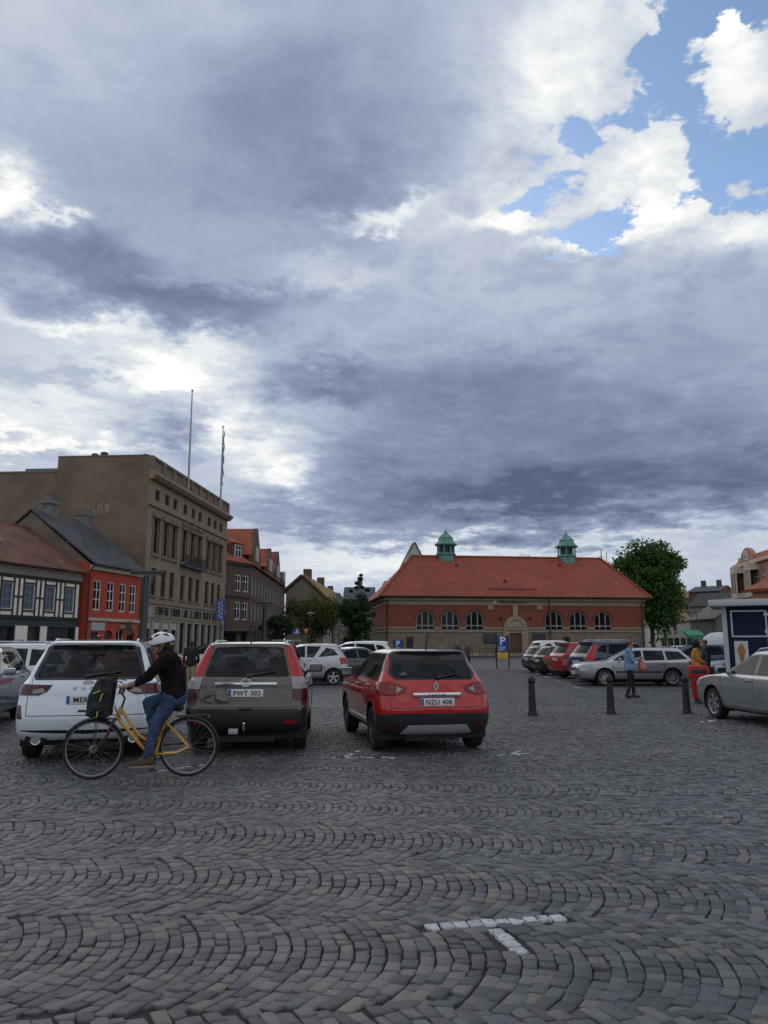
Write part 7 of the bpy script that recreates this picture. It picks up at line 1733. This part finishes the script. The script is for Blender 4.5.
# ---------------------------------------------------------------- people on foot
def walker(u, v, label, face, H=1.70, top=(.05, .06, .1), legs=(.02, .02, .02), hair=(.03, .02, .015), skin=SKIN, arms='down', stride=.12, coat=.0, bulk=1., hat=None, shoes=(.012, .012, .012), longhair=False, afro=False, sink=0., voxel=.014, topmat=None, pos=None, group=None, sleeves=True, bun=False):
    gx, gy = pos or G(u, v); root = empty('person', (gx, gy, 0), R(face), label, 'person', group); k = H/1.75
    q = lambda x, y, z: V3(x*k, y*k, z*k)
    hip = {s: q(0, s*.085, .92) for s in (1, -1)}; ank = {1: q(stride, .085, .09), -1: q(-stride, -.085, .09)}; knee = {s: hip[s].lerp(ank[s], .5)+q(.03, 0, 0) for s in (1, -1)}
    sh = {s: q(0, s*.175*bulk**.5, 1.43) for s in (1, -1)}
    if arms == 'phone': el = {s: q(.10, s*.22, 1.15) for s in (1, -1)}; wr = {s: q(.30, s*.06, 1.20) for s in (1, -1)}
    elif arms == 'front': el = {s: q(.04, s*.24, 1.14) for s in (1, -1)}; wr = {s: q(.24, s*.10, 1.02) for s in (1, -1)}
    else: el = {s: q(-.02-.05*s*(stride > .05), s*.235*bulk**.5, 1.15) for s in (1, -1)}; wr = {s: q(.06-.07*s*(stride > .05), s*.25*bulk**.5, .90) for s in (1, -1)}
    hc = q(.025 if arms != 'phone' else .05, 0, 1.62); fw = V3(1, 0, -.45 if arms == 'phone' else -.05)
    b = bmesh.new(); hull(b, [q(0, 0, .93), q(0, 0, 1.12), q(0, 0, 1.32), q(0, 0, 1.43)], [.13*k, .115*k, .13*k, .09*k]); hull(b, [sh[1], q(0, 0, 1.42), sh[-1]], [.058*k, .085*k, .058*k]); hull(b, [q(0, 0, 1.42), hc+q(-.015, 0, -.07)], [.055*k, .05*k])
    for s in (1, -1):
        hull(b, [hip[s], hip[s].lerp(knee[s], .5), knee[s]], [.092*k, .078*k, .056*k]); hull(b, [knee[s], knee[s].lerp(ank[s], .35), ank[s]], [.056*k, .054*k, .036*k]); hull(b, [ank[s]+q(-.03, 0, -.04), ank[s]+q(.08, 0, -.055), ank[s]+q(.15, 0, -.06)], [.04*k, .036*k, .028*k])
        hull(b, [sh[s], sh[s].lerp(el[s], .5), el[s]], [.053*k, .048*k, .039*k]); hull(b, [el[s], wr[s]], [.039*k, .027*k])
        d = wr[s]-el[s]; hand_bm(b, wr[s], d, q(0, -s, 0) if arms == 'down' else q(0, -s*.6, .6), .5 if arms == 'down' else .9, k, s)
    P = head_bm(b, hc, fw, s=k); fuse('body', b, skin, root, voxel*.8, 2); face_bits(root, P, k)
    tm = topmat or mat('cloth_'+label[:12], top, .9, var=.25, scale=5, bump=.3, bscale=20)
    b = bmesh.new(); zl = .90-coat
    hull(b, [q(0, 0, zl+.1), q(0, 0, 1.12), q(.005, 0, 1.32), q(0, 0, 1.44)], [.15*k*bulk, .14*k*bulk, .15*k*bulk, .10*k]); hull(b, [q(0, .06, zl+.08), q(0, -.06, zl+.08)], [.135*k*bulk]*2); hull(b, [q(0, .06, 1.27), q(0, -.06, 1.27)], [.135*k*bulk]*2); hull(b, [sh[1], q(0, 0, 1.43), sh[-1]], [.075*k, .098*k, .075*k])
    for s in (1, -1):
        hull(b, [sh[s], sh[s].lerp(el[s], .5), el[s]], [.072*k, .064*k, .055*k])
        if sleeves: hull(b, [el[s], el[s].lerp(wr[s], .85)], [.055*k, .043*k])
        for t in (.35, .8): ball(b, sh[s].lerp(el[s], t), (.066*k, .064*k, .06*k))
    fuse('top', b, tm, root, voxel, 2, fold=.018)
    b = bmesh.new(); hull(b, [q(0, .06, .94), q(0, -.06, .94)], [.13*k, .13*k])
    for s in (1, -1): hull(b, [hip[s], hip[s].lerp(knee[s], .5), knee[s]], [.105*k, .09*k, .07*k]); hull(b, [knee[s], ank[s].lerp(knee[s], .12)], [.07*k, .056*k])
    fuse('trousers', b, mat('legs_'+label[:12], legs, .9, var=.2, scale=6), root, voxel, 2, fold=.012)
    sm_ = mat('shoes_%g_%g' % (shoes[0], shoes[1]), shoes, .7)
    for s in (1, -1):
        b = bmesh.new(); a = ank[s]; hull(b, [a+q(-.01, 0, .05), a+q(-.035, 0, -.035)], [.05*k, .05*k]); hull(b, [a+q(-.04, 0, -.045), a+q(.09, 0, -.052), a+q(.165, 0, -.06)], [.046*k, .044*k, .032*k]); fuse('shoe', b, sm_, root, voxel*.8, 2)
    f = fw.normalized(); up = (V3(0, 0, 1)-f*f.z).normalized(); rot = Matrix((f, up.cross(f), up)).transposed()
    hm = mat('hair_%g' % hair[0], hair, .8, var=.4, scale=18, bump=.4)
    b = bmesh.new()
    if afro: ball(b, P(-.035, 0, .045), (.14*k, .145*k, .135*k), rot)
    else: ball(b, P(-.028, 0, .035), (.098*k, .086*k, .09*k), rot)
    if longhair: hull(b, [P(-.07, 0, 0), P(-.09, 0, -.12), P(-.08, 0, -.2)], [.06*k, .055*k, .03*k])
    if bun: ball(b, P(-.09, 0, .075), (.05*k, .05*k, .045*k), rot)
    fuse('hair', b, hm, root, voxel*.8, 2)
    if hat:
        b = bmesh.new(); ball(b, P(-.01, 0, .065), (.112*k, .095*k, .06*k), rot); hull(b, [P(.07, 0, .055), P(.15, 0, .045)], [.05*k, .03*k]) if False else None; fuse('cap', b, mat('cap_%g' % hat[0], hat, .9), root, voxel*.8, 2)
    return root
DENIM = mat('light_denim', (.13, .21, .33), .9, var=.3, scale=6, bump=.4, bscale=30, col2=(.22, .32, .46))
wr_ = walker(631, 697.5, 'woman in a light denim jacket and black trousers looking down at her phone', -12, 1.66, legs=(.008, .008, .009), hair=(.055, .035, .02), arms='phone', stride=.10, topmat=DENIM, coat=.06, bulk=1.12, bun=True, voxel=.011)
def in_hand(root, name, label, cat, local, build):
    p = root.matrix_basis @ Vector(local); e = empty(name, tuple(p), root.rotation_euler.z, label, cat); build(e); return e
def bag_build(e):
    b = bmesh.new(); hull(b, [(0, 0, -.10), (.03, 0, -.25), (.05, 0, -.36)], [.06, .10, .125]); hull(b, [(.05, .07, -.36), (.05, -.07, -.36)], [.10, .10]); fuse('bag_body', b, mat('coral_plastic', (.42, .13, .10), .5, var=.3, scale=9, bump=.6, bscale=18), e, .012, 1)
    for s in (-1, 1): m = MB(); m.tube([(0, s*.03, -.13), (0, s*.035, -.04), (0, 0, .0)], .008, 6); m.obj('bag_handle', mat('coral_plastic', (.42, .13, .10)), e)
in_hand(wr_, 'shopping_bag', 'coral red plastic bag hanging from the hands of the woman in denim', 'bag', (.32, .03, 1.22), bag_build)
def phone_build(e):
    m = MB(); m.box(-.008, .008, -.036, .036, -.07, .07, 0, .005); m.obj('case', GLOSSB, e, rot=(0, R(-35), 0))
in_hand(wr_, 'mobile_phone', 'dark phone held up by the woman in the denim jacket', 'phone', (.375, .0, 1.19), phone_build)
walker(190, 687.5, 'man in black jacket and beige trousers between the white and the brown-grey SUV', 95, 1.68, top=(.010, .010, .012), legs=(.30, .22, .14), hair=(.02, .015, .012), skin=SKIND, stride=.05, bulk=1.25, coat=.05, shoes=(.2, .15, .1), voxel=.013)
walker(699, 694, 'woman with dark full hair in a mustard yellow top behind the red litter bin', -20, 1.66, top=(.42, .19, .03), legs=(.012, .016, .02), hair=(.008, .007, .007), skin=SKIND, afro=True, arms='front', stride=.03, bulk=1.15, voxel=.013)
walker(708, 693, 'person in a grey-blue jacket and sandy cap beside the woman in mustard yellow', 165, 1.72, top=(.035, .045, .07), legs=(.012, .012, .018), hair=(.07, .045, .03), hat=(.22, .15, .09), arms='down', stride=.05, bulk=1.1, voxel=.013)
walker(457, 668, 'pedestrian in an olive jacket seen past the roof of the red crossover', -60, 1.74, top=(.055, .06, .05), legs=(.03, .03, .035), stride=.12, bulk=1.1, voxel=.016)
walker(468, 667, 'pedestrian in a pale coat just right of the one in the olive jacket', -50, 1.62, top=(.26, .19, .13), legs=(.03, .03, .04), hair=(.12, .08, .05), stride=.1, longhair=True, voxel=.016)
walker(49.5, 676, 'dark-haired pedestrian whose head shows over the white estate car', 10, 1.72, top=(.02, .02, .024), legs=(.02, .02, .02), stride=.1, voxel=.016)
grp = 'people by the trees left of the hall'
for (u, v, lab, t, l, f) in ((352, 659, 'walker in a black coat under the dark green tree', (.01, .01, .012), (.02, .02, .03), 20), (364, 658, 'walker in a white top between the dark green tree and the hall', (.5, .5, .5), (.03, .04, .08), 200), (371, 657, 'walker in a grey jacket close to the hall corner', (.12, .12, .13), (.015, .015, .02), 70), (341, 660, 'walker in a navy jacket at the left edge of the dark green tree', (.02, .03, .07), (.05, .045, .04), 120)):
    walker(u, v, lab, f, 1.72, top=t, legs=l, voxel=.022, group=grp, stride=.15)
grp = 'people beyond the parked cars on the right'
for (u, v, lab, t, l, f) in ((650, 657, 'distant walker in a white shirt below the big tree', (.55, .55, .55), (.02, .02, .03), 20), (657, 656, 'distant walker in a black jacket below the big tree, right of the white shirt', (.012, .012, .014), (.02, .02, .02), 160)):
    walker(u, v, lab, f, 1.74, top=t, legs=l, voxel=.022, group=grp, stride=.15)
# ================================================================ street furniture, signs, kiosk
PITCH_ = mat('black_cast_iron', (.012, .013, .014), .55, metal=.2, var=.2, scale=9, bump=.15)
def bollard():
    root = empty('bollard', label='', cat='bollard', group='black bollards on the square')
    m = MB(); m.lathe([(.115, -.02), (.115, .03), (.10, .06), (.088, .10), (.076, .45), (.072, .66), (.066, .70), (.080, .715), (.088, .76), (.080, .81), (.05, .85), (.0, .862)], 20); m.obj('post', PITCH_, root)
    m = MB(); m.lathe([(.0, -.006), (.19, -.006), (.19, .006), (.115, .012)], 20); m.obj('base_plate', PITCH_, root)
    return root
bo = bollard()
for i, (u, v, lab) in enumerate(((532.5, 715.5, 'black bollard standing alone right of the red crossover'), (611, 714, 'black bollard in front of the silver estate car near the woman in denim'), (687, 713.5, 'black bollard just left of the red litter bin'))):
    o = bo if i == 0 else copy_tree(bo); x, y = G(u, v); o.location = (x, y, 0); o['label'] = lab; o.rotation_euler = (0, 0, i*1.1)
def bin_():
    x, y = G(700.5, 703); root = empty('litter_bin', (x, y, 0), R(-14), 'bright red litter bin with a dark slot, beside the silver car bonnet', 'bin')
    RB_ = mat('red_bin_plastic', (.36, .018, .010), .5, var=.12, scale=4, spec=.25)
    m = MB(); n = 20
    def ring(z, a, b, e=4.): return [(a*math.copysign(abs(math.cos(2*PI*k/n))**(2/e), math.cos(2*PI*k/n)), b*math.copysign(abs(math.sin(2*PI*k/n))**(2/e), math.sin(2*PI*k/n)), z) for k in range(n)]
    prof = [(.12, .17, .15), (.70, .245, .20), (.70, .265, .22), (.74, .27, .225), (.93, .27, .225), (.985, .25, .205), (1.0, .19, .15)]
    vs = []; fs = []
    for (z, a, b) in prof: vs += ring(z, a, b)
    for i in range(len(prof)-1):
        for j in range(n): fs.append((i*n+j, i*n+(j+1) % n, (i+1)*n+(j+1) % n, (i+1)*n+j))
    fs += [tuple(range(n))[::-1], tuple((len(prof)-1)*n+j for j in range(n))]; m.add(vs, fs, 0, True); b = m.obj('container', RB_, root)
    for s in (-1, 1):
        q = MB(); ya, yb = sorted((s*.219, s*.232)); q.box(-.19, .19, ya, yb, .79, .90, 0, .005); q.obj('slot', TRIM, root)
    q = MB(); q.lathe([(.0, 0), (.15, 0), (.14, .13), (0, .13)], 14); q.obj('foot', TRIM, root)
    q = MB(); q.box(-.1, .1, -.236, -.216, .45, .60); q.obj('sticker', mat('faded_sticker', (.34, .10, .08), .6), root)
bin_()
BLUE = mat('sign_blue', (.012, .055, .235), .5, var=.05); SIGNW = mat('sign_white', (.66, .67, .68), .5, var=.03); YELS = mat('sign_yellow', (.55, .34, .03), .5, var=.05)
def p_sign(u, v, y_, label, lower=True, sc_=1.):
    x, y = G(u, v) if y_ is None else at_px(u, y_); root = empty('parking_sign', (x, y, 0), R(4), label, 'sign'); root.scale = (sc_,)*3
    for s in (-1, 1): m = MB(); m.tube([(s*.40, 0, 0), (s*.40, 0, 2.1)], .045, 8); m.obj('post', PITCH_, root)
    m = MB(); m.box(-.355, .355, -.03, .03, 1.05, 2.05); o = m.obj('panel', BLUE, root)
    link('lettering', with_mat(text_mesh('P', .74, .006, 1, .012), SIGNW), o, (0, -.034, 1.48), (R(90), 0, 0))
    m = MB(); 
    for i, w_ in enumerate((.5, .42, .46, .3)): m = MB(); m.box(-.28, -.28+w_, -.036, -.031, 1.34-i*.07, 1.365-i*.07); m.obj('text_line', SIGNW, o)
    if lower: m = MB(); m.box(-.355, .355, -.028, .028, .62, 1.0); m.obj('lower_panel', YELS, root)
    return root
p_sign(503, 668.5, None, 'double-posted blue parking sign with a yellow lower panel, in front of the hall door')
p_sign(398, 662, None, 'blue parking sign without yellow panel in front of the hall windows on the left', False, .9)
def pole_sign(u, v0, v1, y, kind, label):
    x, z0 = XZ(u, v0, y); _, z1 = XZ(u, v1, y); root = empty('road_sign', (x, y, 0), 0, label, 'sign'); h = z1-z0
    m = MB(); m.tube([(0, .05, 0), (0, .05, z1+.05)], .04, 6); m.obj('post', ZINC, root); zc = (z0+z1)/2
    if kind == 'crossing':
        m = MB(); m.box(-h/2, h/2, -.02, .02, z0, z1); o = m.obj('panel', BLUE, root); m = MB(); m.prism([(-h*.36, zc-h*.34), (h*.36, zc-h*.34), (0, zc+h*.36)], -.026, -.021); o2 = m.obj('white_triangle', SIGNW, o)
        b = MB(); b.tube([(0, -.03, zc-.0*h), (-.02*h, -.03, zc-.14*h), (-.1*h, -.03, zc-.28*h)], .03*h, 5); b.tube([(-.02*h, -.03, zc-.14*h), (.1*h, -.03, zc-.28*h)], .03*h, 5); b.lathe([(0, .05*h), (.05*h, 0), (0, -.05*h)], 8, c=(0, -.03, zc+.07*h)); b.obj('walking_figure', GLOSSB, o)
    elif kind == 'yield':
        m = MB(); m.prism([(-h*.58, z1), (0, z0), (h*.58, z1)], -.02, .02); o = m.obj('panel', mat('sign_red', (.45, .03, .02), .5), root)
        m = MB(); m.prism([(-h*.40, z1-h*.11), (0, z0+h*.24), (h*.40, z1-h*.11)], -.026, -.021); m.obj('yellow_field', mat('yield_amber', (.60, .24, .02), .5), o)
    elif kind == 'arrow':
        m = MB(); m.box(-.32, .32, -.02, .02, z0, z1); o = m.obj('panel', BLUE, root)
        m = MB(); m.prism([(-.2, z0+.25), (.16, z0+.12), (.06, z0+.5)], -.026, -.021); m.obj('arrow', SIGNW, o)
    return root
pole_sign(297, 634.5, 628, 76, 'crossing', 'blue pedestrian crossing sign on a grey post below the olive tree')
pole_sign(306, 634.5, 628.5, 78, 'yield', 'amber give-way triangle on a post right of the blue crossing sign')
pole_sign(222.5, 629, 619, 82.5, 'arrow', 'small blue and white direction plate under the blue banner at the bank corner')
def banner():
    y = 78.; x, z1 = XZ(221, 599, y); _, z0 = XZ(221, 620, y); root = empty('blade_sign', (x, y, 0), 0, 'tall narrow blue blade sign with pale lettering on the far bank corner', 'sign')
    m = MB(); m.box(-.38, .38, -.08, .08, z0, z1); o = m.obj('panel', mat('banner_blue', (.05, .11, .36), .5, var=.05), root)
    m = MB(); m.box(-.26, .26, -.085, -.08, z0+.1, z1-.1, 0); n = 9; hh = (z1-z0-.3)/n
    g = MB(); rg = random.Random(5)
    for i in range(n):
        z = z1-.18-i*hh; a = -.2; 
        g.box(-.22, .22, -.09, -.0801, z-hh*.72, z-hh*.56); g.box(-.22 if i % 2 else .1, -.1 if i % 2 else .22, -.09, -.0801, z-hh*.56, z-hh*.12)
        if i % 3: g.box(-.22, .22, -.09, -.0801, z-hh*.12, z)
    g.obj('lettering', SIGNW, o)['kind'] = 'stuff'
    m = MB(); m.tube([(0, .5, z1-.4), (0, 0, z1-.4)], .05, 6); m.obj('bracket', ZINC, root); m = MB(); m.tube([(0, .12, 0), (0, .12, z0+.1)], .06, 6); m.obj('post', ZINC, root)
banner()
GREENP = mat('dark_green_pole', (.022, .034, .032), .5, var=.15)
def lamp(u, vt, y, label, h=None, r=.55, tall=True):
    x, z = XZ(u, vt, y); root = empty('street_lamp', (x, y, 0), 0, label, 'street lamp', 'street lamps round the square')
    m = MB(); m.lathe([(.26, 0), (.26, .5), (.20, .6), (.19, z-.5), (.17, z-.3), (.0, z-.28)] if tall else [(.12, 0), (.12, 1.), (.07, 1.1), (.05, z-.35), (.0, z-.3)], 12); m.obj('pole', GREENP, root)
    m = MB()
    if tall: m.box(-r*1.9, r*1.9, -.32, .32, z-.22, z, 0, .05)
    else: m.lathe([(.0, z), (.12, z-.02), (r, z-.18), (r*.98, z-.22), (.1, z-.20)], 16)
    o = m.obj('lamp_head', GREENP, root)
    m = MB()
    if tall: m.box(-r*1.6, r*1.6, -.24, .24, z-.255, z-.223)
    else: m.lathe([(.1, z-.2), (.16, z-.3), (.14, z-.42), (0, z-.45)], 12)
    m.obj('lamp_glass', mat('frosted_glass', (.32, .32, .30), .3), o)
lamp(147, 571, 47, 'thick dark green lamp column with flat wide head beside the red house', tall=True, r=.5)
lamp(310.5, 612, 88, 'slim street lamp with a shallow dome in front of the olive tree', tall=False)
lamp(265, 602, 80, 'dark street lamp before the gabled brick house', tall=True, r=.45)
lamp(696, 610, 95, 'slim street lamp behind the parked cars near the green awning', tall=False)
# cycle racks / low posts before the hall
def hall_front():
    for i in range(9):
        t = 6.0+i*2.6; x = hp0[0]+hd.x*t+hn.x*3.4; y = hp0[1]+hd.y*t+hn.y*3.4
        root = empty('cycle_hoop', (x, y, 0), ht, 'dark hoop rail in the row on the pavement before the hall', 'cycle rack', 'cycle hoops before the hall')
        m = MB(); m.tube([(-.9, 0, 0), (-.9, 0, .85), (-.8, 0, .95), (.8, 0, .95), (.9, 0, .85), (.9, 0, 0)], .035, 6); m.tube([(-.9, 0, .5), (.9, 0, .5)], .025, 6)
        for k in range(5): m.tube([(-.6+k*.3, 0, 0), (-.6+k*.3, 0, .95)], .02, 5)
        m.obj('rail', IRON, root)
hall_front()
def guard_rail():
    x0, y0 = at_px(272, 74); x1, _ = at_px(300, 74); root = empty('guard_rail', (x0, y0, 0), 0, 'pale pedestrian guard rail behind the brown-grey SUV, left of the crossing sign', 'railing')
    m = MB(); L_ = x1-x0
    for z in (.95, 1.55): m.tube([(0, 0, z+.3), (L_, 0, z+.3)], .04, 6)
    for k in range(5): m.tube([(L_*k/4, 0, 0), (L_*k/4, 0, 1.85)], .04, 6)
    m.obj('rail', SILVERP, root)
guard_rail()
def awning():
    y = 90.; xa, z1 = XZ(688, 630.5, y); xb, z0 = XZ(705.5, 638, y); root = empty('market_stall', (xa, y, 0), 0, 'market stall with a bright green awning beyond the parked cars', 'stall'); L_ = xb-xa
    m = MB(); m.add([(0, 0, z0), (L_, 0, z0), (L_, 2.2, z1), (0, 2.2, z1), (0, 0, z0+.35), (L_, 0, z0+.35), (L_, 2.2, z1+.1), (0, 2.2, z1+.1)], [(3, 2, 1, 0), (4, 5, 6, 7), (0, 1, 5, 4), (1, 2, 6, 5), (2, 3, 7, 6), (3, 0, 4, 7)]); m.obj('awning', mat('green_canvas', (.03, .22, .12), .8, var=.1), root)
    m = MB(); m.box(.2, L_-.2, .3, 2, .8, .95); m.box(.25, L_-.25, .35, 1.95, 0, .8); m.obj('counter', mat('stall_wood', (.09, .07, .05), .8), root)
    for (a, b) in ((.05, .05), (L_-.05, .05), (.05, 2.1), (L_-.05, 2.1)): m = MB(); m.tube([(a, b, 0), (a, b, z0+.2)], .03, 6); m.obj('pole', ZINC, root)
awning()
def tent():
    y = 60.; x, z1 = XZ(718.5, 632, y); root = empty('white_canopy', (x, y, 0), 0, 'rounded white canopy behind the left edge of the navy kiosk', 'canopy')
    m = MB(); m.lathe([(1.35, z1-1.3), (1.3, z1-.8), (1.05, z1-.35), (.6, z1-.08), (0, z1)], 16); m.obj('cover', mat('white_canvas', (.55, .55, .56), .8, var=.06), root); m = MB(); m.tube([(0, 0, 0), (0, 0, z1-.1)], .05, 6); m.obj('pole', ZINC, root)
tent()
# navy food kiosk trailer
def kiosk():
    y = 24.5; x0, zt = XZ(722, 606, y); zt = XZ(722, 600.5, y)[1]; root = empty('food_kiosk', (x0, y, 0), R(-25), 'navy blue food kiosk with white roof slab and ice cream pictures', 'kiosk')
    NAVY = mat('navy_panel', (.007, .011, .045), .6, var=.15, scale=2, spec=.2); WM = mat('white_gel_coat', (.40, .41, .42), .4, var=.06); AL = mat('brushed_frame', (.42, .43, .45), .4, metal=.4, var=.08)
    H = zt; L_ = 6.2; D = 2.3
    m = MB(); m.box(0, L_, 0, D, .35, H-.22); m.obj('body', NAVY, root)
    m = MB(); m.box(-.38, L_+.3, -.55, D+.2, H-.2, H, 0, .04); m.obj('roof', WM, root)
    m = MB(); m.box(-.03, .11, -.06, .06, .0, H-.2); m.obj('corner_post', WM, root)
    def fr(x_, a, b, z0, z1, t=.045):
        q = MB(); q.box(a, b, -.045, -.003, z0, z0+t); q.box(a, b, -.045, -.003, z1-t, z1); q.box(a, a+t, -.044, -.003, z0+t, z1-t); q.box(b-t, b, -.044, -.003, z0+t, z1-t); return q.obj('hatch_frame', AL, root)
    fr(0, .22, 1.24, 1.78, H-.32); fr(0, 1.4, 3.2, 1.78, H-.32)
    for z in (H-.45, 1.95): q = MB(); q.box(1.16, 1.36, -.075, -.046, z-.05, z+.05); q.obj('hinge', AL, root)
    q = MB(); q.box(1.22, 1.3, -.06, -.003, .6, 1.76); q.obj('rail', AL, root)
    q = MB(); q.box(0, L_, -.08, -.003, .35, .62); q.obj('skirt', AL, root)
    def poster(a, b, z0, z1, cone, cream, nm):
        e = MB(); e.box(a, b, -.05, -.003, z0, z1); o = e.obj('poster', mat('poster_white', (.50, .49, .47), .5, var=.05), root); cx = (a+b)/2; h = z1-z0
        q = MB(); q.prism([(cx-.03, z0+.06*h), (cx+.03, z0+.06*h), (cx+.105, z0+.55*h), (cx-.105, z0+.55*h)], -.056, -.0505); q.obj('cone_picture', cone, o)
        q = MB(); q.prism([(cx+(.12-.03*math.sin(k*PI/8))*math.cos(k*PI/8), z0+.55*h+.34*h*math.sin(k*PI/8)) for k in range(9)], -.056, -.0505); q.obj('ice_cream_picture', cream, o)
    C1 = mat('cone_brown', (.30, .13, .05), .6, var=.3, scale=14); C2 = mat('cream_orange', (.36, .12, .05), .6, var=.3, scale=9); C3 = mat('cream_yellow', (.42, .27, .07), .6, var=.2, scale=9)
    poster(.27, .66, .92, 1.66, C1, C2, 1); poster(1.42, 1.95, .92, 1.9, C1, C3, 2); poster(2.3, 2.8, .92, 1.7, C1, C2, 3)
    for s in (1.6, 3.4): w_ = MB(); w_.lathe([(.2, -.09), (.3, -.08), (.3, .08), (.2, .09)], 20, axis='Y', c=(s, .25, .3)); w_.obj('wheel', RUBBER, root)
    q = MB(); q.box(.1, L_-.1, .1, D-.1, .22, .352); q.obj('chassis', TRIM, root)
kiosk()
